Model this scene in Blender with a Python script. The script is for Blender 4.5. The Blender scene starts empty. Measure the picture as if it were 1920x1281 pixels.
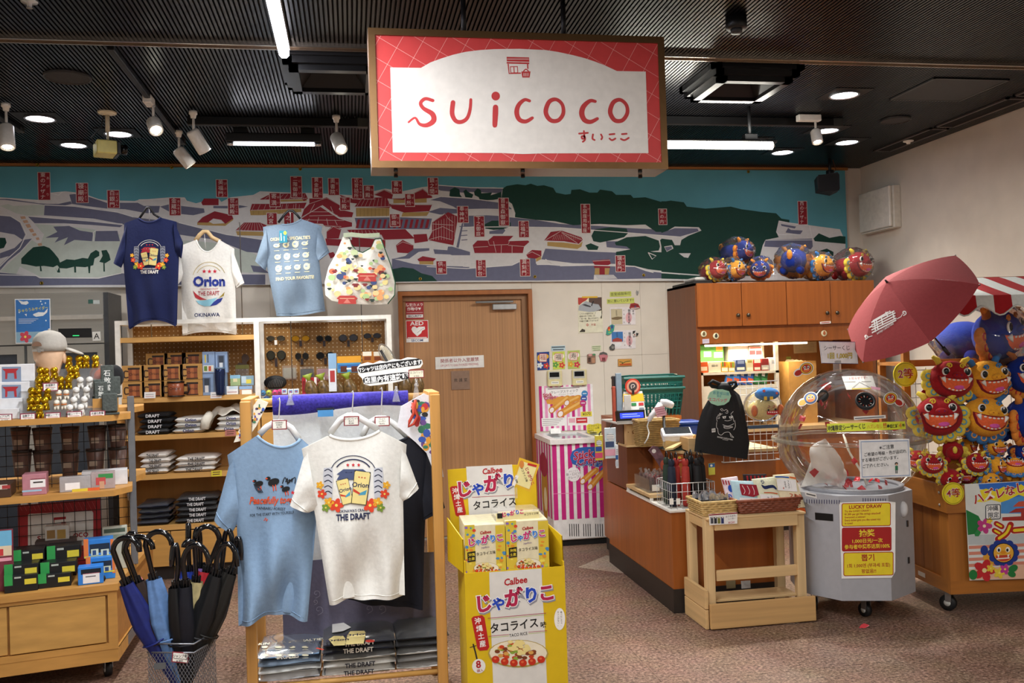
import bpy,bmesh,math,random
from math import sin,cos,sqrt,hypot,atan2,radians as D
from mathutils.bvhtree import BVHTree
from mathutils import Vector,Matrix
PI=math.pi
rnd=random.Random(7)
sc=bpy.context.scene
COL=sc.collection
F,CZ=1710.0,1.56
def _axes(yaw,pitch,roll):
 cy,sy,cp,sp,cr,sr=cos(yaw),sin(yaw),cos(pitch),sin(pitch),cos(roll),sin(roll)
 w=Vector((sy*cp,cy*cp,sp));r=Vector((cy,-sy,0));u=r.cross(w)
 return r*cr+u*sr,u*cr-r*sr,w
CR,CU,CW=_axes(D(10.0),D(.65),D(-1.75))
EYE=Vector((0,0,CZ))
cam=bpy.data.cameras.new('camera');cam.sensor_width=36;cam.lens=36*F/1920;cam.clip_start=.05
camo=bpy.data.objects.new('camera',cam);COL.objects.link(camo)
camo.matrix_world=Matrix(((CR.x,CU.x,-CW.x,0),(CR.y,CU.y,-CW.y,0),(CR.z,CU.z,-CW.z,CZ),(0,0,0,1)))
sc.camera=camo
wd=bpy.data.worlds.new('world');sc.world=wd;wd.use_nodes=True
bg=wd.node_tree.nodes['Background'];bg.inputs[0].default_value=(1,.93,.84,1);bg.inputs[1].default_value=.24
vs=sc.view_settings;vs.view_transform='Standard';vs.look='None';vs.exposure=0.1;vs.gamma=1;vs.use_curve_mapping=False
def area_light(name,loc,sx,sy,power,col=(1,.95,.88),rot=(0,0,0)):
 l=bpy.data.lights.new(name,'AREA');l.shape='RECTANGLE';l.size=sx;l.size_y=sy;l.energy=power;l.color=col
 o=bpy.data.objects.new(name,l);o.location=loc;o.rotation_euler=rot;COL.objects.link(o);return o
def spot_light(name,loc,target,power,ang=50,col=(1,.95,.86),rad=.035,blend=.35):
 l=bpy.data.lights.new(name,'SPOT');l.energy=power;l.color=col;l.spot_size=D(ang);l.spot_blend=blend;l.shadow_soft_size=rad
 o=bpy.data.objects.new(name,l);o.location=loc
 o.rotation_euler=(Vector(target)-Vector(loc)).to_track_quat('-Z','Y').to_euler();COL.objects.link(o);return o
for lx in(-1.6,1.2,3.6):
 area_light('hall_fill_light',(lx,-.9,3.05),.15,2.6,60)  # unseen area lights added behind the camera as front fill, without fixtures
def ray(x,y):return CW*F+CR*(x-960)+CU*(640.5-y)
def PY(x,y,Y):d=ray(x,y);return EYE+d*(Y/d.y)
def PZ(x,y,z=0.):d=ray(x,y);return EYE+d*((z-CZ)/d.z)
def PX(x,y,X):d=ray(x,y);return EYE+d*(X/d.x)
def lin(h):
 h=h.lstrip('#');o=[]
 for i in(0,2,4):
  c=int(h[i:i+2],16)/255;o.append(c/12.92 if c<=.04045 else((c+.055)/1.055)**2.4)
 return(*o,1)
_M={}
def M(h,rough=.55,metal=0.,var=.08,scale=25.,bump=0.,trans=0.,emit=0.,alpha=1.,coat=0.,sheen=0.,stretch=None,ior=1.45):
 key=(h,rough,metal,var,scale,bump,trans,emit,alpha,coat,sheen,stretch)
 if key in _M:return _M[key]
 m=bpy.data.materials.new('mat_'+h.lstrip('#'));m.use_nodes=True;nt=m.node_tree;b=nt.nodes['Principled BSDF']
 c=lin(h)
 b.inputs['Roughness'].default_value=rough;b.inputs['Metallic'].default_value=metal
 b.inputs['Transmission Weight'].default_value=trans;b.inputs['Alpha'].default_value=alpha
 b.inputs['Coat Weight'].default_value=coat;b.inputs['Sheen Weight'].default_value=sheen;b.inputs['IOR'].default_value=ior
 if emit:
  b.inputs['Emission Color'].default_value=c;b.inputs['Emission Strength'].default_value=emit
 if var or bump:
  tc=nt.nodes.new('ShaderNodeTexCoord');n=nt.nodes.new('ShaderNodeTexNoise');n.inputs['Scale'].default_value=scale;n.inputs['Detail'].default_value=3
  src=tc.outputs['Object']
  if stretch:
   mp=nt.nodes.new('ShaderNodeMapping');mp.inputs['Scale'].default_value=stretch;nt.links.new(src,mp.inputs[0]);src=mp.outputs[0]
  nt.links.new(src,n.inputs['Vector'])
  r=nt.nodes.new('ShaderNodeValToRGB');r.color_ramp.elements[0].position=.3;r.color_ramp.elements[1].position=.7
  r.color_ramp.elements[0].color=(*[x*(1-var)for x in c[:3]],1);r.color_ramp.elements[1].color=(*[min(1,x*(1+var))for x in c[:3]],1)
  nt.links.new(n.outputs['Fac'],r.inputs[0]);nt.links.new(r.outputs[0],b.inputs['Base Color'])
  if bump:
   bp=nt.nodes.new('ShaderNodeBump');bp.inputs['Strength'].default_value=bump;bp.inputs['Distance'].default_value=.01
   nt.links.new(n.outputs['Fac'],bp.inputs['Height']);nt.links.new(bp.outputs[0],b.inputs['Normal'])
 else:b.inputs['Base Color'].default_value=c
 _M[key]=m;return m
def wood(h,var=.16,grain='z',rough=.42,scale=9.):
 st={'x':(.12,3,3),'y':(3,.12,3),'z':(3,3,.12)}[grain]
 return M(h,rough=rough,var=var,scale=scale,stretch=st)
def cloth(h,bump=.12):return M(h,rough=.9,var=.05,scale=60,bump=bump,sheen=.03)
def plush(h):return M(h,rough=.95,var=.10,scale=90,bump=.25,sheen=.06)
def clear(h='#ffffff',rough=.05,alpha=.22):
 pass
 key=('clear',h,rough,alpha)
 if key in _M:return _M[key]
 m=bpy.data.materials.new('mat_clear');m.use_nodes=True;nt=m.node_tree;nt.nodes.remove(nt.nodes['Principled BSDF']);out=nt.nodes['Material Output']
 n=lambda k:nt.nodes.new('ShaderNode'+k);t,g,df,m1,m2,fr,ad=n('BsdfTransparent'),n('BsdfGlossy'),n('BsdfDiffuse'),n('MixShader'),n('MixShader'),n('Fresnel'),n('Math')
 g.inputs['Roughness'].default_value=rough;df.inputs[0].default_value=lin(h);fr.inputs[0].default_value=1.4;ad.operation='MULTIPLY_ADD';ad.inputs[1].default_value=.8;ad.inputs[2].default_value=alpha*.1
 nt.links.new(fr.outputs[0],ad.inputs[0]);nt.links.new(ad.outputs[0],m1.inputs[0]);nt.links.new(t.outputs[0],m1.inputs[1]);nt.links.new(g.outputs[0],m1.inputs[2])
 m2.inputs[0].default_value=alpha*.16;nt.links.new(m1.outputs[0],m2.inputs[1]);nt.links.new(df.outputs[0],m2.inputs[2]);mx=m2
 nt.links.new(mx.outputs[0],out.inputs[0]);_M[key]=m;return m
def steel(h='#b8b8b6',rough=.35):return M(h,rough=rough,metal=.9,var=.05)
WHITE=M('#f2f0ea',.45);BLACK=M('#111113',.4);GREYM=M('#8f9092',.4,metal=.5)
PAPER=M('#f4f2ec',.75,var=.03)
ORG={}
def org(p):return ORG.get(p.name,Vector())if p else Vector()
class MB:
 def __init__(s,mat=None,smooth=False):
  s.v,s.f,s.fm,s.fs,s.ms=[],[],[],[],[];s.cur=0;s.smooth=smooth;s.T=None
  if mat:s.use(mat)
 def use(s,mat,smooth=None):
  if mat not in s.ms:s.ms.append(mat)
  s.cur=s.ms.index(mat)
  if smooth is not None:s.smooth=smooth
  return s
 def add(s,vs,fs,T=None):
  o=len(s.v)
  for p in vs:
   p=Vector(p)
   if T:p=T@p
   if s.T:p=s.T@p
   s.v.append(p)
  for f in fs:s.f.append([i+o for i in f]);s.fm.append(s.cur);s.fs.append(s.smooth)
  return s
 def box(s,a,b,T=None):
  x0,y0,z0=(min(a[i],b[i])for i in range(3));x1,y1,z1=(max(a[i],b[i])for i in range(3))
  return s.add([(x0,y0,z0),(x1,y0,z0),(x1,y1,z0),(x0,y1,z0),(x0,y0,z1),(x1,y0,z1),(x1,y1,z1),(x0,y1,z1)],[(0,3,2,1),(4,5,6,7),(0,1,5,4),(1,2,6,5),(2,3,7,6),(3,0,4,7)],T)
 def cbox(s,c,d,T=None):return s.box([c[i]-d[i]/2 for i in range(3)],[c[i]+d[i]/2 for i in range(3)],T)
 def rbox(s,c,d,r=.01,T=None):
  pass
  hx,hy,hz=d[0]/2,d[1]/2,d[2]/2;r=min(r,hx*.9,hy*.9,hz*.9);vs=[];idx={}
  for sx in(-1,1):
   for sy in(-1,1):
    for sz in(-1,1):
     for k in range(3):
      e=[hx,hy,hz]
      for j in range(3):
       if j!=k:e[j]-=r
      idx[(sx,sy,sz,k)]=len(vs);vs.append((c[0]+sx*e[0],c[1]+sy*e[1],c[2]+sz*e[2]))
  fs=[]
  for k in range(3):
   a,b=[j for j in range(3)if j!=k]
   for sg in(-1,1):
    q=[]
    for sa,sb in((-1,-1),(1,-1),(1,1),(-1,1)):
     t=[0,0,0];t[k]=sg;t[a]=sa;t[b]=sb;q.append(idx[(*t,k)])
    fs.append(q)
   for sa in(-1,1):
    for sb in(-1,1):
     q=[]
     for sg,kk in((-1,a),(1,a),(1,b),(-1,b)):
      t=[0,0,0];t[k]=sg;t[a]=sa;t[b]=sb;q.append(idx[(*t,kk)])
     fs.append(q)
  for key in[(x,y,z)for x in(-1,1)for y in(-1,1)for z in(-1,1)]:fs.append([idx[(*key,k)]for k in range(3)])
  return s.add(vs,fs,T)
 def tube(s,pts,r,n=8,closed=False,caps=True,T=None):
  pts=[Vector(p)for p in pts];m=len(pts);vs=[];fs=[];up=None
  for i,p in enumerate(pts):
   a=pts[i-1]if(i or closed)else p;b=pts[(i+1)%m]if(i<m-1 or closed)else p
   t=(b-a);t=t.normalized()if t.length>1e-9 else Vector((0,0,1))
   if up is None:
    up=Vector((0,0,1))if abs(t.z)<.9 else Vector((1,0,0))
   x=up.cross(t)
   if x.length<1e-6:x=Vector((1,0,0)).cross(t)
   x.normalize();y=t.cross(x);up=y
   rr=r[i]if isinstance(r,(list,tuple))else r
   for k in range(n):
    an=2*PI*k/n;vs.append(p+x*cos(an)*rr+y*sin(an)*rr)
  for i in range(m if closed else m-1):
   j=(i+1)%m
   for k in range(n):fs.append((i*n+k,i*n+(k+1)%n,j*n+(k+1)%n,j*n+k))
  if caps and not closed:fs.append(list(range(n))[::-1]);fs.append([(m-1)*n+k for k in range(n)])
  return s.add(vs,fs,T)
 def lathe(s,prof,n=24,T=None,sx=1.,sy=1.,caps=True):
  vs=[];fs=[]
  for r,z in prof:
   for k in range(n):vs.append((r*cos(2*PI*k/n)*sx,r*sin(2*PI*k/n)*sy,z))
  for i in range(len(prof)-1):
   for k in range(n):fs.append((i*n+k,i*n+(k+1)%n,(i+1)*n+(k+1)%n,(i+1)*n+k))
  caps=caps and prof[0]!=prof[-1]
  if caps and prof[0][0]>1e-6:fs.append(list(range(n))[::-1])
  if caps and prof[-1][0]>1e-6:fs.append([(len(prof)-1)*n+k for k in range(n)])
  return s.add(vs,fs,T)
 def ell(s,c,r,nu=16,nv=9,T=None):
  if not isinstance(r,(list,tuple)):r=(r,r,r)
  vs=[];fs=[]
  for j in range(nv+1):
   ph=PI*j/nv
   for i in range(nu):
    th=2*PI*i/nu;vs.append((c[0]+r[0]*sin(ph)*cos(th),c[1]+r[1]*sin(ph)*sin(th),c[2]+r[2]*cos(ph)))
  for j in range(nv):
   for i in range(nu):fs.append((j*nu+i,(j+1)*nu+i,(j+1)*nu+(i+1)%nu,j*nu+(i+1)%nu))
  return s.add(vs,fs,T)
 def disc(s,c,r,n=24,T=None,axis='z'):
  s.smooth,o=False,s.smooth
  f={'z':lambda a:(c[0]+r*cos(a),c[1]+r*sin(a),c[2]),'y':lambda a:(c[0]+r*cos(a),c[1],c[2]+r*sin(a))}[axis]
  s.add([f(2*PI*k/n)for k in range(n)],[list(range(n))],T);s.smooth=o;return s
 def prism(s,poly,h,T=None):
  pass
  n=len(poly);vs=[(p[0],p[1],0)for p in poly]+[(p[0],p[1],h)for p in poly]
  return s.add(vs,[list(range(n))[::-1],list(range(n,2*n))]+[(i,(i+1)%n,n+(i+1)%n,n+i)for i in range(n)],T)
 def grid(s,fn,nu,nv,T=None,wrap=False):
  vs=[fn(i/(nu if wrap else nu-1),j/(nv-1))for j in range(nv)for i in range(nu)]
  fs=[(j*nu+i,j*nu+(i+1)%nu,(j+1)*nu+(i+1)%nu,(j+1)*nu+i)for j in range(nv-1)for i in range(nu if wrap else nu-1)]
  return s.add(vs,fs,T)
 def build(s,name,parent=None,kind=None,label=None):
  me=bpy.data.meshes.new(name);o=org(parent)
  me.from_pydata([tuple(p-o)for p in s.v],[],s.f)
  for m in s.ms:me.materials.append(m)
  me.polygons.foreach_set('material_index',s.fm);me.polygons.foreach_set('use_smooth',s.fs)
  me.validate();me.update()
  bm=bmesh.new();bm.from_mesh(me);bmesh.ops.recalc_face_normals(bm,faces=bm.faces);bm.to_mesh(me);bm.free()
  ob=bpy.data.objects.new(name,me);COL.objects.link(ob)
  if parent:ob.parent=parent;ORG[ob.name]=o
  if kind:ob['kind']=kind
  if label:ob['label']=label
  return ob
def tag(o,label,cat,group=None):
 o['label']=label;o['category']=cat
 if group:o['group']=group
 return o
def thing(name,label,cat,loc=(0,0,0),group=None):
 o=bpy.data.objects.new(name,None);COL.objects.link(o);o.location=loc;o.empty_display_size=.05
 ORG[o.name]=Vector(loc);return tag(o,label,cat,group)
def solo(mb,name,label,cat,group=None):return tag(mb.build(name),label,cat,group)
def struct(mb,name,parent=None):
 o=mb.build(name,parent)
 if not parent:o['kind']='structure'
 return o
def dup(root,loc,rot=(0,0,0),label=None,group=None,scale=None):
 r=root.copy();COL.objects.link(r);r.location=loc;r.rotation_euler=rot
 if scale:r.scale=(scale,)*3
 if label:r['label']=label
 if group:r['group']=group
 for ch in list(root.children):
  c=ch.copy();COL.objects.link(c);c.parent=r
  for g in list(ch.children):
   d=g.copy();COL.objects.link(d);d.parent=c
 return r
def pose(o,loc,rot=(0,0,0),scale=None):
 o.location=loc;o.rotation_euler=rot
 if scale:o.scale=(scale,)*3
 return o
def Tr(loc,rz=0,rx=0,ry=0):return Matrix.Translation(loc)@Matrix.Rotation(rz,4,'Z')@Matrix.Rotation(ry,4,'Y')@Matrix.Rotation(rx,4,'X')
_cu=bpy.data.curves.new('lettering','FONT');_fo=bpy.data.objects.new('lettering',_cu);_T={}
def glyphs(s,bold,ax,shear=0,sp=1,res=2):
 k=(s,bold,ax,shear,sp,res)
 if k not in _T:
  _cu.body=s;_cu.resolution_u=res;_cu.align_x=ax;_cu.align_y='CENTER';_cu.offset=bold;_cu.shear=shear;_cu.space_character=sp;_cu.size=1
  me=_fo.to_mesh();_T[k]=([(v.co.x,v.co.y)for v in me.vertices],[list(p.vertices)for p in me.polygons]);_fo.to_mesh_clear()
 return _T[k]
class Art:
 pass
 def __init__(s,O=(0,0,0),U=(1,0,0),W=(0,0,1),eps=.0007,uv=False,rough=.6):
  s.O=Vector(O);s.U=Vector(U).normalized();s.W=Vector(W).normalized();s.N=s.U.cross(s.W);s.uv=uv;s.mb=MB();s.eps=eps;s.L=1;s.rough=rough
 zf=(0.,0.,1.)
 def zoom(s,ox,oy,k):s.zf=(ox,oy,k);return s
 def P(s,x,y):
  if s.uv:return x,y
  x,y=s.zf[0]+x/s.zf[2],s.zf[1]+y/s.zf[2]
  d=ray(x,y);p=EYE+d*(((s.O-EYE).dot(s.N))/d.dot(s.N))-s.O
  return p.dot(s.U),p.dot(s.W)
 def lay(s,L):s.L=L;return s
 def put(s,col,uvs,faces):
  s.mb.use(M(col,rough=s.rough,var=.04)if isinstance(col,str)else col)
  s.k=getattr(s,'k',0)+1;e=s.N*(s.eps*s.L+s.eps*.006*(s.k%150))
  s.mb.add([s.O+s.U*u+s.W*v+e for u,v in uvs],faces);return s
 def poly(s,col,pts):return s.put(col,[s.P(*p)for p in pts],[list(range(len(pts)))])
 def polys(s,col,str_):
  pass
  for q in str_.split('|'):s.poly(col,[tuple(float(k)for k in p.split(','))for p in q.split()])
  return s
 def rect(s,col,x0,y0,x1,y1):
  a,b=s.P((x0+x1)/2,y0),s.P((x0+x1)/2,y1);c,d=s.P(x0,(y0+y1)/2),s.P(x1,(y0+y1)/2)
  return s.put(col,[(c[0],b[1]),(d[0],b[1]),(d[0],a[1]),(c[0],a[1])],[(0,1,2,3)])
 def ell(s,col,x,y,rx,ry,n=20,ang=0,a0=0,a1=360):
  pts=[]
  full=a1-a0>=360
  for i in range(n if full else n+1):
   t=D(a0+(a1-a0)*i/n);ex,ey=rx*cos(t),ry*sin(t);ca,sa=cos(D(ang)),sin(D(ang))
   pts.append((x+ex*ca-ey*sa,y+ex*sa+ey*ca))
  return s.poly(col,pts)
 def line(s,col,pts,w,closed=False):
  q=[Vector(s.P(*p))for p in pts];k=s.sc(*pts[0]);w=w*k/2;m=len(q);vs=[]
  for i,p in enumerate(q):
   a=q[i-1]if(i or closed)else p;b=q[(i+1)%m]if(i<m-1 or closed)else p
   t=(b-a);t=t.normalized()if t.length else Vector((1,0));n=Vector((-t.y,t.x))
   vs+=[tuple(p+n*w),tuple(p-n*w)]
  return s.put(col,vs,[(2*i,2*i+1,2*((i+1)%m)+1,2*((i+1)%m))for i in range(m if closed else m-1)])
 def stroke(s,col,pts,w,closed=False,sub=5,caps=True):
  pass
  m=len(pts);ws=w if isinstance(w,(list,tuple))else[w]*m;q,r=[],[]
  for i in range(m if closed else m-1):
   g=lambda k:pts[k%m]if closed else pts[min(max(k,0),m-1)]
   p0,p1,p2,p3=g(i-1),g(i),g(i+1),g(i+2)
   for j in range(sub):
    t=j/sub;q.append(tuple(.5*(2*p1[d]+(p2[d]-p0[d])*t+(2*p0[d]-5*p1[d]+4*p2[d]-p3[d])*t*t+(3*p1[d]-p0[d]-3*p2[d]+p3[d])*t**3)for d in(0,1)))
    r.append(ws[i%len(ws)]*(1-t)+ws[(i+1)%len(ws)]*t)
  if not closed:q.append(pts[-1]);r.append(ws[-1])
  u=[Vector(s.P(*p))for p in q];k=s.sc(*pts[0]);n=len(u);vs=[]
  for i,p in enumerate(u):
   a=u[i-1]if(i or closed)else p;b=u[(i+1)%n]if(i<n-1 or closed)else p
   t=(b-a);t=t.normalized()if t.length else Vector((1,0));e=Vector((-t.y,t.x))*r[i]*k/2
   vs+=[tuple(p+e),tuple(p-e)]
  s.put(col,vs,[(2*i,2*i+1,2*((i+1)%n)+1,2*((i+1)%n))for i in range(n if closed else n-1)])
  if caps and not closed:
   for p,ww in((q[0],r[0]),(q[-1],r[-1])):s.ell(col,p[0],p[1],ww/2,ww/2,n=10)
  return s
 def sc(s,x,y):
  if s.uv:return 1.
  a,b=s.P(x-5,y),s.P(x+5,y);c,d=s.P(x,y-5),s.P(x,y+5)
  return(hypot(a[0]-b[0],a[1]-b[1])*hypot(c[0]-d[0],c[1]-d[1]))**.5/10
 def text(s,col,t,x,y,size,ang=0,bold=.0,ax='CENTER',xs=1.,shear=0,sp=1,res=2):
  vs,fs=glyphs(t,bold,ax,shear,sp,res);u0,v0=s.P(x,y);k=size*s.sc(x,y);ca,sa=cos(D(ang)),sin(D(ang))
  return s.put(col,[(u0+(a*xs*ca-b*sa)*k,v0+(a*xs*sa+b*ca)*k)for a,b in vs],fs)
 def vtext(s,col,t,x,y,size,step=1.05,**kw):
  pass
  k=size*s.sc(x,y);u0,v0=s.P(x,y)
  for i,ch in enumerate(t):
   vs,fs=glyphs(ch,kw.get('bold',0),'CENTER');s.put(col,[(u0+a*k,v0+b*k-i*k*step)for a,b in vs],fs)
  return s
 def star(s,col,x,y,r,n=5,k=.42,a=-90):
  return s.poly(col,[(x+(r if i%2==0 else r*k)*cos(D(a+i*180/n)),y+(1 if not s.uv else-1)*(r if i%2==0 else r*k)*sin(D(a+i*180/n)))for i in range(2*n)])
 def flower(s,col,x,y,r,n=5,core='#f6e36a',rot=0):
  sg=1
  for i in range(n):
   t=D(rot+360*i/n);s.ell(col,x+r*.55*cos(t),y+sg*r*.55*sin(t),r*.5,r*.36,n=10,ang=rot+360*i/n)
  s.L+=1;s.ell(core,x,y,r*.22,r*.22,n=8);s.L-=1;return s
 def build(s,name,parent=None,warp=None,cut=None):
  if cut:
   me=bpy.data.meshes.new('t');me.from_pydata([tuple(p)for p in s.mb.v],[],s.mb.f);me.polygons.foreach_set('material_index',s.mb.fm)
   bm=bmesh.new();bm.from_mesh(me);bmesh.ops.triangulate(bm,faces=bm.faces)
   for _ in range(4):
    es=[e for e in bm.edges if e.calc_length()>cut]
    if not es:break
    bmesh.ops.subdivide_edges(bm,edges=es,cuts=1,use_grid_fill=False);bmesh.ops.triangulate(bm,faces=bm.faces)
   bm.verts.index_update()
   s.mb.v=[v.co.copy()for v in bm.verts];s.mb.f=[[v.index for v in f.verts]for f in bm.faces];s.mb.fm=[f.material_index for f in bm.faces];s.mb.fs=[True]*len(s.mb.f);bm.free();bpy.data.meshes.remove(me)
  if warp:s.mb.v=[warp(p)for p in s.mb.v]
  return s.mb.build(name,parent)
def drape(mb,Y=None,lift=.0022):
 pass
 bv=BVHTree.FromPolygons(mb.v,mb.f)
 def w(p):
  d=(p-EYE).normalized();h=bv.ray_cast(EYE,d)[0];e=(Y-p.y)if Y else 0
  return(h if h else p)-d*(lift+e)
 return w
def card(name,label,cat,col,q,Y,th=.003,group=None,mat=None):
 pass
 ps=[PY(x,y,Y)for x,y in q];base=Vector((sum(p.x for p in ps)/4,Y,min(p.z for p in ps)))
 t=thing(name,label,cat,base,group)
 mb=MB(mat or M(col,rough=.6));n=len(ps);mb.add([tuple(p)for p in ps]+[(p.x,p.y+th,p.z)for p in ps],[list(range(n)),list(range(n,2*n))[::-1]]+[(i,n+i,n+(i+1)%n,(i+1)%n)for i in range(n)])
 mb.build('sheet',t);return t,Art((0,Y,0))
# the room
WY,RX,CH,LX,FY=7.75,4.70,3.165,-4.4,-3.0
def floor_mat(h1,h2):
 m=bpy.data.materials.new('granite');m.use_nodes=True;nt=m.node_tree;b=nt.nodes['Principled BSDF'];b.inputs['Roughness'].default_value=.42
 tc=nt.nodes.new('ShaderNodeTexCoord');gm=nt.nodes.new('ShaderNodeNewGeometry')
 n=nt.nodes.new('ShaderNodeTexNoise');n.inputs['Scale'].default_value=62;n.inputs['Detail'].default_value=5;n.inputs['Roughness'].default_value=.75
 n2=nt.nodes.new('ShaderNodeTexNoise');n2.inputs['Scale'].default_value=5;n2.inputs['Detail'].default_value=4
 for q in(n,n2):nt.links.new(gm.outputs['Position'],q.inputs['Vector'])
 r=nt.nodes.new('ShaderNodeValToRGB');e=r.color_ramp.elements;e[0].position=.37;e[0].color=lin(h1);e[1].position=.64;e[1].color=lin(h2)
 k=e.new(.5);k.color=lin('#7a5a47')if h1=='#3d2b21' else lin('#a8957f')
 nt.links.new(n.outputs['Fac'],r.inputs[0])
 mx=nt.nodes.new('ShaderNodeMix');mx.data_type='RGBA';mx.blend_type='MULTIPLY';mx.inputs[0].default_value=.35
 nt.links.new(r.outputs[0],mx.inputs[6]);nt.links.new(n2.outputs['Color'],mx.inputs[7])
 h=nt.nodes.new('ShaderNodeHueSaturation');h.inputs['Saturation'].default_value=.9;h.inputs['Value'].default_value=1.2;nt.links.new(mx.outputs[2],h.inputs['Color'])
 nt.links.new(h.outputs[0],b.inputs['Base Color'])
 rr=nt.nodes.new('ShaderNodeMapRange');rr.inputs[3].default_value=.36;rr.inputs[4].default_value=.62;nt.links.new(n2.outputs['Fac'],rr.inputs[0]);nt.links.new(rr.outputs[0],b.inputs['Roughness'])
 return m
GRAN=floor_mat('#3d2b21','#a98a72')
fl=struct(MB(M('#8d7a6d',.8)).box((LX,FY,-.12),(RX,WY,-.006)),'floor')
tm=MB(GRAN).rbox((0,0,-.004),(.5986,.5986,.008),.0006).build('tile',fl)
t0=True
for i in range(-6,8):
 for j in range(1,13):
  cx,cy=1.08+.6*i,.6*j+.17
  if cx<LX+.3 or cx>RX+.3 or cx>4.6:continue
  if cy>7.6:continue
  o=tm if t0 else tm.copy()
  if not t0:COL.objects.link(o)
  t0=False;o.location=(cx,cy,0)
T=Tr((1.852,6.389,.0),PI/4)
MB(floor_mat('#8d7c68','#c9b9a2')).rbox((0,0,.0006),(.42,.42,.0016),.0004,T).build('inlay_tile',fl)
WALL=M('#e0d7ca',.85,var=.04,scale=6,bump=.02)
wb=struct(MB(M('#b9afa3',.9)).box((LX-.1,WY+.03,-.1),(RX+.12,WY+.15,CH+.3)),'wall_back')
pj=[LX,-3.35,-2.45,-1.55,-.65,.401];rj=[1.554,2.18,2.53,2.77,3.67,RX]
def panel(x0,x1,z0,z1):MB(WALL).rbox(((x0+x1)/2,WY+.015,(z0+z1)/2),(x1-x0-.0016,.03,z1-z0-.0016),.0004).build('panel',wb)
for a,b in zip(pj,pj[1:]):panel(a,b,0,2.22);panel(a,b,2.22,CH)
panel(.401,1.554,2.1,CH)
for a,b in zip(rj,rj[1:]):
 for z0,z1 in((0,1.50),(1.50,2.22),(2.22,CH)):panel(a,b,z0,z1)
struct(MB(WALL).box((RX,FY,-.1),(RX+.12,WY+.15,CH+.3)),'wall_right')
struct(MB(WALL).box((LX-.12,FY,-.1),(LX,WY+.15,CH+.3)),'wall_left')
struct(MB(wood('#a9703c',grain='x')).box((LX,WY-.022,CH-.022),(4.56,WY,CH)),'trim_1')
ce=struct(MB(M('#060606',.8)).box((LX,FY,CH+.018),(RX,WY,CH+.3)),'ceiling')
sm=MB(M('#26262a',.30,metal=.75,var=.05))
sy=4.755
x=LX+.011
while x<RX-.012:
 for a,b in((FY,sy-.035),(sy+.035,WY)):sm.box((x-.0062,a,CH),(x+.0062,b,CH+.018))
 x+=.0218
sl=sm.build('ceiling_slats',ce,kind='stuff')
st=MB(M('#c9bcae',.22,metal=.95,var=.03))
st.box((LX,sy-.032,CH-.006),(RX,sy+.032,CH+.02));st.box((LX,sy-.034,CH-.022),(RX,sy-.026,CH));st.box((LX,sy+.026,CH-.022),(RX,sy+.034,CH));st.box((LX,sy-.004,CH-.014),(RX,sy+.004,CH))
struct(st,'trim_2')
struct(MB(M('#3b3431',.5)).box((RX-.012,FY,0),(RX,WY,.09)),'baseboard_right')
struct(MB(M('#3b3431',.5)).box((1.6,WY-.012,0),(RX-.014,WY,.09)),'baseboard_back')
GLOW=M('#f4f4ff',.4,var=0,emit=14.)
GLOWW=M('#fffbe8',.4,var=0,emit=16.)
DK=M('#141416',.45,metal=.3)
def downlight(x,y,r,label,pw=26,dim=False):
 p=PZ(x,y,CH);t=thing('recessed_downlight',label,'ceiling lamp',p,'recessed ceiling downlights')
 MB(DK).box((p.x-r*1.55,p.y-r*1.55,CH-.004),(p.x+r*1.55,p.y+r*1.55,CH+.006)).build('plate',t)
 MB(M('#cfd0d6',.25,metal=.8),True).lathe([(r*1.12,CH-.014),(r*1.12,CH-.002),(r*.98,CH-.002),(r*.98,CH-.014),(r*1.12,CH-.014)],28,Tr((p.x,p.y,0))).build('ring',t)
 MB(GLOW).disc((p.x,p.y,CH-.009),r*.98,28).build('diffuser',t)
 spot_light('downlight_beam',(p.x,p.y,CH-.03),(p.x,p.y,0),pw,100,(1,.96,.9),.06,.6)
downlight(75,220,.085,'lit round downlight beside the white cylinder spotlight at the far end of the ceiling')
downlight(138,270,.085,'lit round downlight just below and beside the box projector')
downlight(222,249,.085,'lit round downlight partly hidden by the projector pole')
downlight(1583,176,.085,'lit round downlight closest to the square ceiling access panel')
downlight(1550,243,.085,'lit round downlight touching the white track spotlight box')
downlight(1588,265,.085,'lit round downlight nearest to the right wall')
downlight(1467,284,.085,'lit round downlight at the end of the long bright tube')
downlight(1427,261.5,.05,'small dim downlight just above the long bright tube',6)
def tube_lamp():
 a=Vector((-.292,1.2,3.1));b=Vector((-.292,4.73,3.1))
 t=thing('ceiling_tube_lamp','long bright white LED tube running towards the viewer under the slatted ceiling','ceiling lamp',(a.x,3,3.1))
 MB(M('#d8dade',.3,metal=.4)).box((a.x-.028,a.y,3.125),(a.x+.028,b.y,CH-.001)).build('batten',t)
 MB(GLOW,True).rbox((a.x,(a.y+b.y)/2,3.1),(.05,b.y-a.y-.01,.045),.014).build('tube',t)
 area_light('tube_glow',(a.x,3.0,3.07),.05,3.4,120,(.97,.98,1))
tube_lamp()
def track(name,label,a,b,w=.034,h=.03,z=CH):
 d=(b-a);L=d.length;rz=atan2(d.y,d.x);T=Tr((a+b)/2,rz)
 t=thing(name,label,'lighting track',(a+b)/2)
 MB(M('#0c0c0d',.4)).rbox((0,0,0),(L,w,h),.003,T).build('rail',t)
 MB(M('#2b2b2d',.5)).box((-L/2,-w*.2,-h/2-.001),(L/2,w*.2,-h/2+.001),T).build('slot',t)
 MB(M('#3a3c3a',.5)).rbox((L/2-.03,0,0),(.07,w*1.15,h*1.1),.003,T).build('end_cap',t);return t
ta,tb=PZ(207,88,CH-.016),PZ(343,268,CH-.016)
track('lighting_track','black lighting track running diagonally up to the pale metal ceiling strip',ta,tb)
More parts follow.
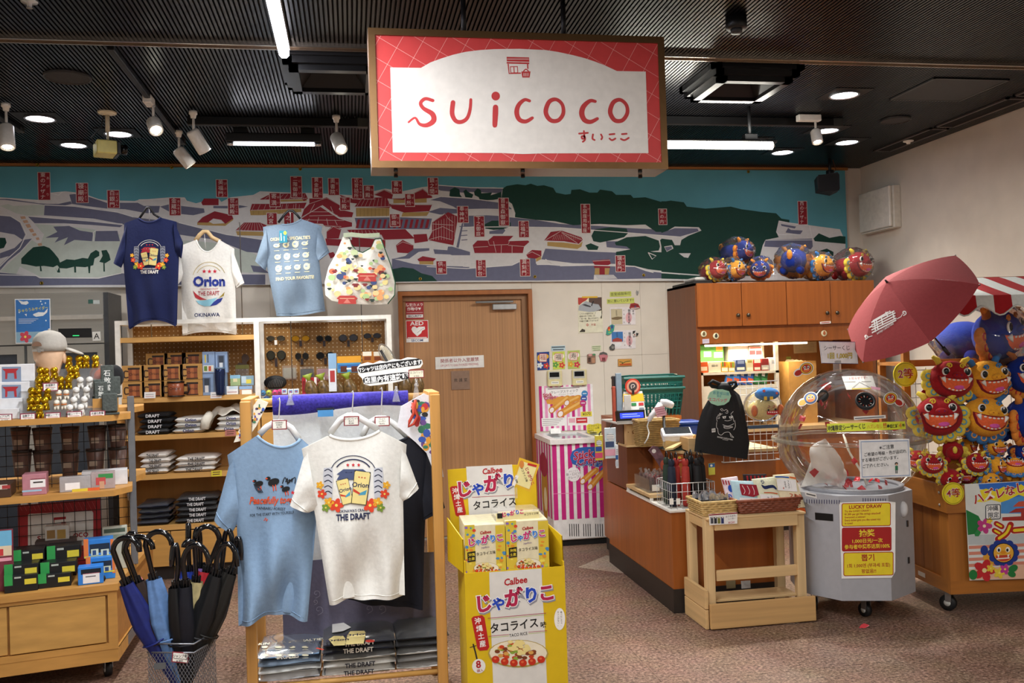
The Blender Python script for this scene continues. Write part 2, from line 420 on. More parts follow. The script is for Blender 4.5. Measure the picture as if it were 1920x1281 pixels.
tc_,td_=PZ(352,227,CH-.03),PZ(688,236,CH-.03)
track('lighting_track','black cross track carrying two white cylinder spotlights near the banner',Vector((tc_.x,tc_.y,CH-.03)),Vector((td_.x,tc_.y,CH-.03)),.05,.055)
te_,tf_=PZ(1240,226,CH-.03),PZ(1590,224,CH-.03)
track('lighting_track','black cross track above the long tube and one small spotlight',Vector((te_.x,te_.y,CH-.03)),Vector((tf_.x,te_.y,CH-.03)),.05,.055)
tg_,th_=PZ(-60,178,CH-.016),PZ(40,245,CH-.016)
track('lighting_track','short black lighting track at the edge of the picture above a white spotlight',tg_,th_)
SPW=M('#e9e6de',.4)
def spotlamp(x,y,Yd,tgt,label,L=.15,r=.042,box=None,pw=40,ang=46,zmount=None,rec=True):
 pass
 c=PY(x,y,Yd);ax=(Vector(tgt)-c).normalized();q=ax.to_track_quat('Z','Y').to_matrix().to_4x4();Tm=Matrix.Translation(c)@q
 t=thing('track_spotlight',label,'spotlight',c,'track spotlights')
 MB(SPW,True).lathe([(0,-L/2),(r*.75,-L/2),(r*.97,-L/2+.012),(r,L/2-.012),(r*.97,L/2),(r*.80,L/2),(r*.80,L/2-.02)],22,Tm).build('can',t)
 MB(M('#d6d6d0',.2,metal=.6),True).lathe([(r*.8,L/2-.002),(r*.42,L/2-.018)],22,Tm,caps=False).build('reflector',t)
 MB(GLOWW).disc((0,0,L/2-.006),r*.62,18,Tm).build('lens',t)
 top=c-ax*L*.35;zm=zmount or CH-.05
 MB(SPW,True).tube([top,(top.x,top.y,zm)],.008,8).build('stem',t)
 if box:
  MB(SPW).rbox((top.x+box[3],top.y+box[4],zm+.02),box[:3],.004).build('driver_box',t)
 else:MB(SPW,True).lathe([(.016,zm-.01),(.02,zm+.012),(.026,zm+.014),(.026,zm+.035)],14,Tr((top.x,top.y,0))).build('adapter',t)
 spot_light('spotlight_beam',c+ax*(L/2+.03),tgt,pw,ang,(1,.96,.88),.03)
spotlamp(290,236,5.75,(-.3,4.0,0.9),'short white spotlight with a square driver box on the diagonal track',.10,.043,(.05,.12,.05,-.02,-.02),260,44)
spotlamp(345,295,6.55,(.05,6.85,1.45),'tilted white cylinder spotlight hanging at the end of the diagonal track',.14,.043,None,45,60)
spotlamp(372,265,6.05,(-.0,6.85,1.3),'tilted white cylinder spotlight at the end of the cross track',.155,.043,None,50,60)
spotlamp(635,268,6.05,(.55,4.2,1.0),'white cylinder spotlight just beside the red sign',.155,.043,None,200,50)
spotlamp(13,256,5.9,(-1.7,5.2,.8),'white cylinder spotlight cut by the picture edge',.155,.043,None,110,60)
spotlamp(1531,256,5.9,(3.1,5.0,.7),'small white spotlight under a long driver box near the right downlights',.10,.038,(.17,.05,.045,-.05,0),130,64)
def hung_box(x0,x1,y0,y1,Y,label,glow_px=None):
 a,b=PY(x0,y0,Y),PY(x1,y1,Y);zc=(a.z+b.z)/2;h=a.z-b.z
 t=thing('hanging_tube_fixture',label,'ceiling lamp',((a.x+b.x)/2,Y,b.z),'hanging tube fixtures')
 MB(M('#0d0d0e',.5)).rbox(((a.x+b.x)/2,Y,zc),(b.x-a.x,.12,h),.006).build('housing',t)
 for k in(.15,.85):
  hx=a.x+(b.x-a.x)*k
  MB(M('#0d0d0e',.5)).rbox((hx,Y,a.z+.02),(.09,.06,.05),.004).build('bracket',t)
  MB(M('#0d0d0e',.5),True).tube([(hx,Y,a.z+.02),(hx,Y,CH)],.012,8).build('rod',t)
 for s in(-1,1):MB(M('#cfcfd2',.2,metal=.8),True).tube([((a.x if s<0 else b.x)-s*.008,Y-.03,b.z-.012),((a.x if s<0 else b.x)-s*.05,Y-.03,b.z-.012)],.012,10).build('tube_cap',t)
 return t,a,b
t,a,b=hung_box(424,604,252,270,6.35,'thin black hanging fixture with a slim lit tube below the cross track')
MB(GLOW,True).tube([(a.x+.05,6.32,b.z-.012),(b.x-.05,6.32,b.z-.012)],.0095,10).build('tube',t)
area_light('tube_glow',((a.x+b.x)/2,6.30,b.z-.05),.7,.03,14,(.97,.98,1))
t,a,b=hung_box(1150,1450,262,272,5.75,'long bright glowing tube fixture beside the red sign')
MB(GLOWW,True).tube([(a.x+.04,5.70,b.z-.016),(b.x-.035,5.70,b.z-.016)],.027,12).build('tube',t)
area_light('tube_glow',((a.x+b.x)/2,5.70,b.z-.06),1.0,.05,55,(1,.97,.9))
l_=area_light('tube_upglow',((a.x+b.x)/2,5.62,b.z+.03),1.0,.04,9,(1,.97,.9),(PI,0,0))
def cassette(x0,y0,x1,y1,label,d=.62,zl=.10):
 pass
 c=PZ((x0+x1)/2,(y0+y1)/2,CH-zl);t=thing('ceiling_air_outlet',label,'air outlet',(c.x,c.y,CH-zl),'square ceiling air outlets')
 hw=d/2;mt=M('#1a1a1c',.35,metal=.2)
 for k,(z0,z1,e)in enumerate(((CH-.035,CH,.05),(CH-.07,CH-.035,.03),(CH-zl,CH-.07,.0))):
  for s in range(4):
   T=Tr((c.x,c.y,0),s*PI/2);MB(mt).box((-hw-e,-hw-e,z0),(hw+e,-hw-e+.05,z1),T).build('frame_side' if k else 'top_rim',t)
 for s in range(4):
  T=Tr((c.x,c.y,0),s*PI/2)
  MB(M('#18181a',.6)).add([(-hw+.03,-hw+.03,CH-zl),(hw-.03,-hw+.03,CH-zl),(hw*.5,-hw*.5,CH-.004),(-hw*.5,-hw*.5,CH-.004)],[(0,1,2,3)],T).build('vane',t)
 MB(M('#08080a',.7)).box((c.x-hw*.5,c.y-hw*.5,CH-.004),(c.x+hw*.5,c.y+hw*.5,CH)).build('grille',t)
cassette(1351,154,1424,194,'square black ceiling air outlet above the long tube, beside the sign',.45)
cassette(560,134,690,178,'square black ceiling air outlet half hidden behind the red sign',.45)
def flush_disc(x,y,r,label):
 p=PZ(x,y,CH);t=thing('ceiling_speaker',label,'speaker',p,'flush ceiling speakers')
 MB(M('#3a3a3c',.5,metal=.3),True).lathe([(r,CH),(r,CH-.012),(r*.93,CH-.016),(r*.9,CH-.008)],32,Tr((p.x,p.y,0)),caps=False).build('ring',t)
 MB(M('#3c3c3e',.7,bump=.3,scale=400)).disc((p.x,p.y,CH-.009),r*.91,32).build('mesh_cover',t)
flush_disc(127,143,.125,'round flush ceiling speaker among the slats above the downlights')
flush_disc(1679,224,.105,'round flush ceiling speaker near the slot vents')
pa,pb,pc,pd=PZ(1670,186,CH),PZ(1800,186.5,CH),PZ(1890,146,CH),PZ(1753,145,CH)
y0,y1=pa.y,pd.y;t=thing('ceiling_access_panel','flat square dark access panel in the ceiling near the right wall','panel',(pa.x,y0,CH))
x0,x1=pa.x,pb.x
MB(M('#2a2a2b',.5,metal=.2)).box((x0,y0,CH-.006),(x1,y1,CH-.001)).build('cover',t)
MB(M('#4a4a4a',.4,metal=.4)).box((x0-.012,y0-.012,CH-.008),(x1+.012,y0,CH)).box((x0-.012,y1,CH-.008),(x1+.012,y1+.012,CH)).box((x0-.012,y0,CH-.008),(x0,y1,CH)).box((x1,y0,CH-.008),(x1+.012,y1,CH)).build('frame',t)
va=PZ(1698,258,CH);vx0=va.x
for k,(vy0,vy1)in enumerate(((6.25,7.02),(5.42,6.20),(4.60,5.37))):
 t=thing('slot_vent',('slot vent farthest from the viewer','middle slot vent','slot vent closest to the viewer')[k]+' in the ceiling along the right wall','air vent',(vx0,vy0,CH),'ceiling slot vents')
 x0,x1=vx0-.0,vx0+.16
 MB(M('#5b5350',.4,metal=.4)).box((x0,vy0,CH-.01),(x1,vy0+.02,CH)).box((x0,vy1-.02,CH-.01),(x1,vy1,CH)).box((x0,vy0,CH-.01),(x0+.02,vy1,CH)).box((x1-.02,vy0,CH-.01),(x1,vy1,CH)).build('frame',t)
 MB(M('#050505',.9)).box((x0+.02,vy0+.02,CH-.004),(x1-.02,vy1-.02,CH)).build('opening',t)
p=PZ(1380,33,CH);t=thing('smoke_detector','black round smoke detector on the slatted ceiling right of the sign','detector',p)
MB(M('#121214',.4),True).lathe([(.052,CH),(.052,CH-.05),(.045,CH-.058),(.03,CH-.058)],24,Tr((p.x,p.y,0))).build('base',t)
MB(M('#3a3b3e',.3),True).lathe([(.03,CH-.055),(.026,CH-.078),(0,CH-.08)],20,Tr((p.x,p.y,0))).build('sensor',t)
p=PZ(1703,263,CH);t=thing('ceiling_sensor','tiny white sensor on the ceiling beside the slot vents','detector',p)
MB(WHITE,True).lathe([(.04,CH),(.04,CH-.012),(.018,CH-.016),(.014,CH-.03),(0,CH-.032)],20,Tr((p.x,p.y,0))).build('base',t);MB(M('#333333')).disc((p.x,p.y,CH-.034),.008,10).build('lens',t)
p=PZ(55,2,CH);t=thing('ceiling_sprinkler','small pale round fitting at the top edge of the ceiling','sprinkler',p)
MB(M('#bdbdb8',.3,metal=.5),True).lathe([(.035,CH),(.035,CH-.006),(.01,CH-.01),(.01,CH-.03)],20,Tr((p.x,p.y,0))).build('rose',t);MB(M('#9a9a96',.3,metal=.8),True).lathe([(0,CH-.034),(.014,CH-.032),(.014,CH-.03)],12,Tr((p.x,p.y,0))).build('nozzle',t)
p=PZ(201,210,CH);pc_=PY(190,280,p.y+.05);t=thing('projector','small cream box projector hanging from a white ceiling pole','projector',(p.x,p.y,pc_.z-.06))
MB(M('#e8dfc6',.4),True).lathe([(.06,CH),(.055,CH-.012),(.018,CH-.022)],24,Tr((p.x,p.y,0))).build('ceiling_rose',t)
MB(M('#cfc6b0',.35),True).tube([(p.x,p.y,CH-.02),(p.x,p.y,pc_.z+.1)],.014,12).tube([(p.x,p.y,pc_.z+.1),(p.x,p.y,pc_.z+.05)],.008,8).build('pole',t)
T=Tr((p.x-.01,p.y+.05,pc_.z),D(22))
MB(M('#d9d27e',.4)).rbox((-.02,0,0),(.12,.17,.085),.006,T).build('case',t)
MB(M('#101012',.4)).rbox((.05,.0,-.002),(.022,.165,.08),.004,T).build('front_panel',t)
MB(M('#0a0a0c',.2),True).lathe([(.03,0),(.034,.045),(.02,.05)],20,T@Tr((.06,-.02,-.0),0,0,PI/2)).build('lens',t)
MB(M('#2a2a2c'),True).tube([(p.x-.07,p.y+.02,pc_.z+.01),(p.x-.1,p.y,pc_.z+.06),(p.x-.04,p.y,CH-.1),(p.x-.02,p.y,CH-.02)],.004,6).build('cable',t)
c=PY(1551,346,7.35);t=thing('wall_speaker','black box loudspeaker hanging in front of the banner corner','speaker',c)
T=Tr(c,D(-22))
MB(M('#17171a',.6)).prism([(-.09,-.055),(-.095,.06),(.075,.085),(.09,.06),(.09,-.06),(.03,-.085)],.2,T@Tr((0,.1,0),0,PI/2)).build('cabinet',t)
MB(M('#0e0e10',.8,bump=.4,scale=300)).box((-.085,-.102,-.075),(.085,-.1,.072),T).build('grille',t)
MB(M('#17171a',.5),True).tube([(c.x+.03,c.y,c.z+.08),(c.x+.03,c.y,CH)],.014,10).rbox((c.x+.03,c.y,c.z+.1),(.05,.06,.05),.006).build('bracket',t)
MB(M('#6b3b20'),True).tube([(c.x+.05,c.y,c.z+.09),(c.x+.085,c.y,c.z+.13),(c.x+.06,c.y,CH-.01)],.0035,6).build('cable',t)
a=PX(1630,365,RX);b=PX(1690,430,RX)
yb=PX(1629,395,RX).y;yf=PX(1690,395,RX-.0).y;za=PX(1660,355,RX).z;zb=PX(1660,433,RX).z
t=thing('wall_vent_hood','square cream vent hood on the right wall','vent',(RX,(yf+yb)/2,zb))
MB(M('#d9d4c8',.5)).rbox((RX-.035,(yf+yb)/2,(za+zb)/2),(.07,abs(yb-yf),za-zb),.006).build('back_box',t)
MB(M('#e3ded3',.45)).rbox((RX-.085,(yf+yb)/2+.01,(za+zb)/2+.005),(.03,abs(yb-yf)*.96,(za-zb)*.97),.008).build('cover',t)
MB(M('#d9d4c8',.5)).box((RX-.1,min(yf,yb)+.03,zb-.004),(RX-.06,max(yf,yb)-.03,zb+.004)).build('drip_lip',t)
# map banner on the back wall
SKY,LAND,SLATE,PALE,TREE,ROOF,TAN='#5b9fae','#d5d3d3','#6a6c84','#c2cbc2','#153f35','#8e2330','#b3935a'
BY=7.715
t=thing('map_banner','long cloth banner with an illustrated castle map along the top of the wall','banner',(.9,BY,2.2))
bn=MB(M(SKY,rough=.8,var=.05,scale=4,bump=.05),True)
zt,bl,br=CH-.03,-3.3,PY(1587,400,BY).x
def zbot(x):return 2.195+.20*0+.012*sin(x*2.1)
bn.grid(lambda u,v:(bl+(br-bl)*u,BY+.0,zbot(bl+(br-bl)*u)*(1-v)+zt*v),60,3)
bn.build('cloth',t)
A=Art((0,BY,0),eps=.0005,rough=.8)
A.lay(1).zoom(0,300,4)
top='-700,280 0,280 150,290 290,300 380,245 490,235 580,245 665,270 720,290 810,305 900,305 1010,308 1040,300 1275,280 1385,280 1400,305 1470,325 1510,315 1540,290 1640,290 1660,315 1730,280 1900,262 1950,235 2020,238 2185,245 2340,248 2470,255 2640,265 2800,235 2890,215 3020,235 3160,205 3285,190 3530,208 3700,205 3775,212 4000,300 5000,330 5700,440 6300,520 6330,590 6330,640'.split()
A.poly(LAND,[tuple(map(float,p.split(',')))for p in top]+[(6330,900),(3200,918),(900,955),(-700,960)])
A.lay(2)
A.polys(PALE,'100,345 330,335 330,415 210,420 120,400 0,345 60,330|260,480 420,490 700,520 900,560 910,850 740,880 310,880 150,800 120,860 0,835 150,700 240,600 300,640 330,560|1340,600 1600,620 1900,700 1990,760 1990,850 1700,840 1400,800')
A.polys(SLATE,'-700,290 40,300 330,335 470,345 540,330 530,310 440,330 360,330 290,325 60,292|335,340 330,415 700,440 860,470 1000,500 1340,560 1700,610 1990,640 1990,600 1700,560 1340,470 1000,430 900,395 760,370 560,350|520,260 600,250 660,275 800,320 1030,320 1080,345 1200,345 1190,395 1100,400 940,370 800,365 640,345 540,330|210,425 460,445 700,465 920,490 900,505 720,490 480,475 260,475|-700,415 0,415 80,425 150,470 190,560 170,600 110,560 0,540 -700,560|400,500 520,495 600,530 700,545 690,610 560,600 480,640 510,580 410,620 440,580 340,585 430,540|720,530 880,530 900,610 710,610|-700,845 0,845 270,870 300,885 740,888 900,850 1000,855 1990,860 1990,935 560,938 -700,955|0,700 110,660 170,600 240,590 150,690 60,760 0,830 0,790 70,720 0,740|1200,350 1280,330 1360,345 1530,365 1535,395 1450,415 1290,400|1880,790 1960,800 2020,850 1900,840')
A.zoom(400,300,4)
A.polys(SLATE,'0,345 100,345 200,340 260,350 180,365 0,362|0,555 100,580 250,600 380,620 380,700 250,690 0,590|1330,745 1470,740 1540,690 1620,680 1620,662 1500,665 1440,720 1380,735|1340,740 1500,780 1660,795 1920,800 1920,905 1340,915|1650,670 1790,680 1790,710 1660,705|1700,190 1920,205 1920,250 1700,230|1060,435 1400,430 1640,440 1620,520 1080,515|1610,390 1700,360 1840,370 1840,400 1700,410')
A.zoom(800,300,4)
A.polys(SLATE,'20,300 105,275 330,290 560,320 620,350 640,370 440,365 230,370 200,350 100,310|80,190 330,212 570,215 560,250 330,240 80,225|270,420 450,415 540,420 620,430 820,450 1000,480 1280,495 1500,510 1700,520 1900,545 1900,575 1450,540 1000,505 620,500 440,490 280,505|440,805 640,790 740,740 815,735 820,780 1000,795 1240,790 1400,795 1560,800 1640,830 1900,860 1900,885 1400,895 820,905 0,905 0,800 300,815|890,665 1280,690 1430,695 1420,780 1100,775 860,745|160,650 190,650 325,690 325,715 190,715 150,700|1345,610 1500,610 1545,640 1530,670 1350,655|265,470 275,475 240,660 222,655|470,535 580,515 590,530 570,555 470,555')
A.lay(3)
A.polys(TREE,'170,270 175,225 210,205 245,220 250,260 265,280 180,275|275,235 295,220 310,240 350,260 340,285 290,280|355,240 380,212 405,225 410,250 490,245 480,265 560,240 560,290 500,300 400,305 390,280 360,265|430,485 490,455 560,455 630,470 630,500 570,520 500,525 440,515|570,215 600,195 680,182 740,190 780,178 830,195 880,190 950,210 970,245 1040,260 1080,255 1085,225 1150,220 1220,245 1280,245 1300,222 1390,235 1420,262 1530,262 1550,285 1640,280 1760,315 1830,305 1930,318 1930,505 1850,500 1800,540 1720,540 1640,485 1500,490 1300,480 1100,490 960,460 820,450 660,430 665,400 640,330 600,300 560,290|1235,570 1260,520 1380,505 1500,515 1510,550 1480,580 1400,600 1300,620 1250,610|1190,640 1230,625 1290,650 1280,675 1210,675|1410,620 1500,580 1640,570 1740,605 1750,650 1740,680 1640,690 1550,690 1500,650 1420,640|1420,690 1560,665 1700,690 1920,700 1920,850 1660,820 1560,795 1490,790 1420,760|1750,600 1800,570 1830,610 1880,600 1910,640 1900,700 1840,690 1830,640 1760,650')
A.zoom(0,300,4)
A.polys(TREE,'160,740 210,690 250,655 330,645 370,660 400,690 440,740 450,770 500,745 560,750 620,735 660,740 680,700 720,675 745,690 745,720 710,740 700,790 640,805 560,800 500,815 450,812 430,790 400,805 330,795 270,800 200,785 160,780|760,680 800,675 820,710 830,750 790,775 745,765 770,720|-60,580 40,585 50,620 30,660 -60,680|298,790 308,790 315,835 302,835|412,800 430,835 445,800 452,845 432,845|555,795 570,795 572,845 558,845|660,800 680,790 675,850 665,850|775,770 785,770 788,838 776,838')
A.zoom(400,300,4).polys(TREE,'1340,820 1420,805 1500,815 1560,850 1640,870 1680,910 1340,915')
A.zoom(1240,300,4)
A.polys(TREE,'0,310 100,310 170,320 190,350 330,365 400,360 520,350 600,370 680,380 750,390 860,400 900,440 960,450 960,470 880,560 880,580 780,600 760,640 700,870 290,862 130,850 0,845')
A.lay(4)
A.polys(LAND,'0,560 100,500 280,505 300,530 200,570 150,600 140,640 100,640 80,600 0,590|130,700 220,700 200,735 170,730|880,455 960,470 1110,490 1130,600 880,580 860,540|1150,610 1380,630 1380,860 700,870 760,650 1120,670|20,650 80,640 90,665 40,690')
A.lay(5)
A.polys(SLATE,'0,548 100,512 270,515 280,535 140,575 0,568|780,600 1130,590 1135,650 1120,670 770,650|930,545 950,510 970,525 1060,530 1040,560|895,480 1010,500 1000,515 900,495|25,655 75,648 80,665 40,685')
A.polys(TREE,'1140,590 1180,550 1260,585 1340,570 1380,575 1380,630 1150,610|1190,680 1240,665 1290,690 1290,720 1190,720|0,845 290,862 480,868 480,900 0,890')
A.polys(LAND,'0,840 300,862 480,868 480,876 290,870 0,850')
A.lay(5).zoom(0,300,4)
A.polys(TAN,'1480,470 1560,460 1600,480 1690,475 1750,435 1750,450 1690,495 1560,492 1480,488')
A.polys('#c9a184','152,425 188,422 196,440 162,445|170,455 205,450 214,470 182,475|190,485 222,480 235,505 206,510|216,520 245,515 258,540 232,545|240,555 268,548 276,565 252,572|268,585 290,580 298,598 276,602|282,628 312,622 318,642 290,646')
A.zoom(400,300,4)
A.polys(TAN,'170,535 380,540 380,570 180,565|430,300 700,295 700,310 440,315|275,380 660,365 660,390 370,415 280,415|1070,360 1320,360 1320,420 1070,425|1420,395 1620,390 1600,420 1410,425|1545,758 1650,758 1650,785 1545,782|1350,290 1600,288 1600,320 1350,325')
A.zoom(800,300,4)
A.polys(TAN,'905,615 1030,620 1140,635 1170,610 1160,650 1130,668 905,645|1262,812 1372,812 1365,860 1258,860|820,735 858,715 858,745 820,765')
A.lay(6).zoom(0,300,4)
A.polys(ROOF,'1510,320 1530,290 1640,290 1640,340 1520,340|1480,470 1520,430 1610,385 1740,415 1750,440 1690,480 1660,450 1600,440 1560,470')
A.zoom(400,300,4)
A.polys(ROOF,'165,530 230,470 350,470 400,490 380,535|350,295 430,255 690,250 710,290 680,310 660,290 360,300|275,380 290,330 480,330 700,320 680,365 360,375|720,290 820,290 850,280 920,320 960,345 940,370 1050,395 1040,430 940,430 820,340 700,410 660,430 680,370 720,330|660,440 800,350 940,440 1040,470 1040,500 960,510 840,500 820,480 700,475|850,535 900,490 960,520 940,590 850,590|1060,350 1110,285 1300,280 1330,350 1320,360|1200,260 1280,222 1350,250 1340,290 1420,290 1500,250 1570,215 1640,270 1640,285 1570,290 1500,295 1420,300 1300,290|1320,330 1420,335 1640,335 1620,385 1430,395 1340,365|1000,525 1170,520 1240,525 1440,520 1510,590 1280,600 1260,560 1040,560|1040,580 1290,600 1290,660 1040,650|1640,470 1760,392 1835,425 1800,640 1700,620 1610,600 1640,540|1370,640 1420,600 1500,640 1500,670 1460,700 1380,695|1500,560 1600,555 1610,610 1510,625|1530,745 1570,722 1670,740 1650,760 1540,760|940,260 1040,290 1110,300 1100,330 1010,320|840,590 1040,600 1040,650 850,640|860,700 900,690 920,720 880,740')
for i in range(14):A.poly(ROOF,[(1082+40*i,447),(1102+40*i,447),(1087+40*i,512),(1067+40*i,512)])
A.zoom(800,300,4)
A.polys(ROOF,'345,640 380,605 460,605 500,570 650,570 610,610 760,605 770,615 730,650 720,700 360,700|880,605 930,540 1010,530 1160,580 1170,600 1140,630 1030,610|745,710 790,675 860,680 860,720 820,740 760,735|1240,755 1370,745 1380,780 1360,790 1260,790|1255,795 1375,795 1375,810 1255,810|1295,810 1335,810 1335,860 1295,860')
A.polys(LAND,'1255,862 1400,862 1430,890 1252,898')
A.lay(7)
RIB='#c9b9b6'
for i in range(16):A.line(RIB,[(1075+15.6*i+3600*0,0)for _ in()]or[(960+i*13,560),(945+i*14,600)],1.6)
for i in range(5):A.line('#777a90',[(1262+i*5,866+i*6.5),(1398+i*7,864+i*5.5)],1.4)
for q in('355,655 460,650|500,610 520,695|360,700 720,700|460,605 470,640 610,635 620,612|610,640 730,650|560,640 558,698|640,645 640,698','885,605 1010,532 1020,545 1165,600|1010,545 1130,625','745,712 790,690 850,720|1245,760 1375,752'):
 for l in q.split('|'):A.line(RIB,[tuple(map(float,p.split(',')))for p in l.split()],3.5)
A.zoom(400,300,4)
for q in('660,432 808,345 950,432 1045,462|690,475 840,495 960,500|720,330 850,285 960,345|820,340 700,412|350,300 680,292 705,285|280,378 670,365|1060,352 1325,350|1205,262 1280,226 1345,255|1500,252 1570,220 1638,272|1330,335 1635,338|1000,560 1260,562 1280,600 1505,592|1640,470 1735,400 1760,440 1800,470|1640,480 1800,490|1620,540 1720,500 1800,540|1610,600 1700,575 1790,600|1375,642 1420,615 1495,640|850,538 900,500 955,525|165,528 380,533|480,330 470,370|550,330 545,368|620,328 618,365|760,330 720,400|880,350 900,400|700,470 720,440|780,475 790,430|860,490 850,440|930,490 910,450|740,390 900,390|720,420 930,415|690,450 980,455',):
 for l in q.split('|'):A.line(RIB,[tuple(map(float,p.split(',')))for p in l.split()],3.5)
for i in range(9):
 A.line('#8d7240',[(1075+28*i,362),(1075+28*i,424)],2.5);A.line(RIB,[(1115+25*i,288),(1078+30*i,348)],2)
 A.line(RIB,[(1010+26*i,528),(1000+30*i,558)],2);A.line(RIB,[(235+15*i,475),(180+26*i,530)],2);A.line(RIB,[(430+32*i,258),(385+36*i,296)],2)
 A.line(RIB,[(310+42*i,334),(290+44*i,376)],2);A.line(RIB,[(1650+20*i,470-7*i),(1650+20*i,600)],2.2);A.line('#8d7240',[(300+40*i,384),(300+40*i,410)],2.5)
for i in range(4):A.line(SLATE,[(1845+5*i,500+34*i),(1905,496+34*i)],6)
A.zoom(1240,300,4)
for l in('885,458 960,475 1108,492|862,540 880,560 1040,560|1110,495 1132,600 780,603'.split('|')):A.line('#eeeeee',[tuple(map(float,p.split(',')))for p in l.split()],4)
A.zoom(0,300,4)
for l in('-700,285 60,290 150,300 290,305|380,250 440,265 470,240|335,338 560,348 880,392 1000,428|210,422 460,442 700,462 920,482|0,415 80,422 160,470 200,560 150,660 60,740 0,800|-700,845 270,868 300,885 740,888 910,850|700,545 720,530 900,528|540,250 640,262 800,318 1030,318|1040,300 1390,290 1400,310|1340,470 1700,560 1990,600|700,545 705,610'.split('|')):A.line('#e3e1e0',[tuple(map(float,p.split(',')))for p in l.split()],7)
A.zoom(800,300,4)
for l in('20,300 105,275 330,290 560,320|85,190 330,208 575,212|270,505 620,502 1000,508 1450,542 1900,578|640,365 660,430|0,800 300,815 440,805 640,790 740,742|1000,795 1240,790 1560,800 1640,830 1900,858|825,785 950,785 890,745|1640,830 1700,845|1660,695 1720,720 1690,745 1660,695'.split('|')):A.line('#e3e1e0',[tuple(map(float,p.split(',')))for p in l.split()],6)
A.line('#e3e1e0',[(275,765),(360,768),(355,805),(272,800)],3,True)
A.line('#e3e1e0',[(305,778),(330,778),(328,792),(303,790)],3,True)
A.zoom(0,0,1)
TAGS=[(72,324,94,375,'東のアザナ','あがり'),(143.5,344,165,380,'寝廟殿','しんびょう'),(202,357.5,223.5,390,'白銀門','はくぎん'),(318,372,338.5,404,'金蔵跡','きんぞう'),(406,337.5,426,369.5,'美福門','びふく'),(428,372,447,403,'世誇殿','よほこり'),(506,362.5,525,387.5,'寄満','ゆい'),(545.5,331.5,565.5,370.5,'二階御殿','にかい'),(585.5,333.5,604.5,371.5,'黄金御殿','くがに'),(616,335,635.5,366,'奥書院','おく'),(660.5,334.5,679.5,372.5,'近習詰所','きんじゅう'),(682.5,348.5,700.5,373,'南殿','なん'),(735,340,753.5,363.5,'書院','しょ'),(802.5,334,821,365,'鎖之間','さすのま'),(760,364,776.5,387,'番所','ばん'),(638,370.5,656,394,'正殿','せい'),(501,400,519,421,'内宮',''),(533,399,550.5,420,'之',''),(858,387.5,877.5,417.5,'奉神門','ほうしん'),(731.5,402,749,424.5,'御庭','うな'),(889.5,406,907.5,444,'下之御庭','しちゃぬ'),(935.5,372,953.5,423,'首里森御嶽','すいむい'),(973,415,991,445,'広福門','こうふく'),(1090,383.5,1106,437,'系図座用物座','けいずざ'),(818.5,490,836.5,513.5,'供屋','とも'),(893,488,910.5,518.5,'日影台','にちえい'),(975.5,486.5,993,517.5,'漏刻門','ろうこく'),(1235,392.5,1249.5,421,'京の内','きょう'),(1154.5,480,1171.5,509.5,'瑞泉門','ずいせん'),(1496.5,378,1512.5,421,'西のアザナ','いり')]
for x0,y0,x1,y1,s1,s2 in TAGS:
 A.lay(8).rect('#d9cfca',x0-1,y0-1,x1+1,y1+1);A.lay(9).rect('#92202c',x0,y0,x1,y1);A.lay(10)
 st_=(y1-y0)/len(s1);sz=min(st_*.95,(x1-x0)*.55)
 for i,ch in enumerate(s1):A.text('#e8dcd8',ch,x0+(x1-x0)*.40,y0+st_*(i+.5),sz)
 for i,ch in enumerate(s2):A.text('#d9b9b5',ch,x0+(x1-x0)*.82,y0+3+(y1-y0-5)/max(1,len(s2))*(i+.5),min((y1-y0)/len(s2)*.8,(x1-x0)*.28))
A.build('map_print',t)
for x,y in((70,309),(322,314),(563,317),(1403,322),(78,531),(788,523),(1003,519),(1207,516)):
 p=PY(x,y,BY-.003);MB(M('#a58a3a',.3,metal=.9),True).lathe([(.006,0),(.006,.003),(.013,.004),(.014,0)],14,Tr(p,0,PI/2)).build('grommet',t)
# hanging shop sign
SY_=4.0;a=PY(693.5,185,SY_);b=PY(1249,190,SY_);zt=PY(960,60,SY_).z;zb=PY(975,315.5,SY_).z
t=thing('shop_sign','large red and white lightbox shop sign hung from the ceiling','sign',((a.x+b.x)/2,SY_,zb))
BRZ=M('#8a6947',.32,metal=.85,var=.04);fw=.03
MB(M('#6b4f3b',.3,metal=.7)).box((a.x,SY_+.012,zb),(b.x,SY_+.19,zt)).build('case',t)
for n,q in(('frame_top',((a.x,zt),(b.x,zt),(b.x-fw,zt-fw),(a.x+fw,zt-fw))),('frame_bottom',((a.x,zb),(b.x,zb),(b.x-fw,zb+fw),(a.x+fw,zb+fw))),('frame_side',((a.x,zt),(a.x,zb),(a.x+fw,zb+fw),(a.x+fw,zt-fw))),('frame_side',((b.x,zt),(b.x,zb),(b.x-fw,zb+fw),(b.x-fw,zt-fw)))):
 MB(BRZ).add([(x,SY_,z)for x,z in q]+[(x,SY_+.014,z)for x,z in q],[(0,1,2,3),(4,5,6,7),(0,1,5,4),(1,2,6,5),(2,3,7,6),(3,0,4,7)]).build(n,t)
SF=SY_+.008
MB(M('#c94444',.35,var=.03)).box((a.x+fw*.9,SF,zb+fw*.9),(b.x-fw*.9,SF+.003,zt-fw*.9)).build('face',t)
A=Art((0,SF,0),eps=.0004,rough=.35).lay(1);ix0,ix1,iz0,iz1=a.x+fw,b.x-fw,zb+fw,zt-fw
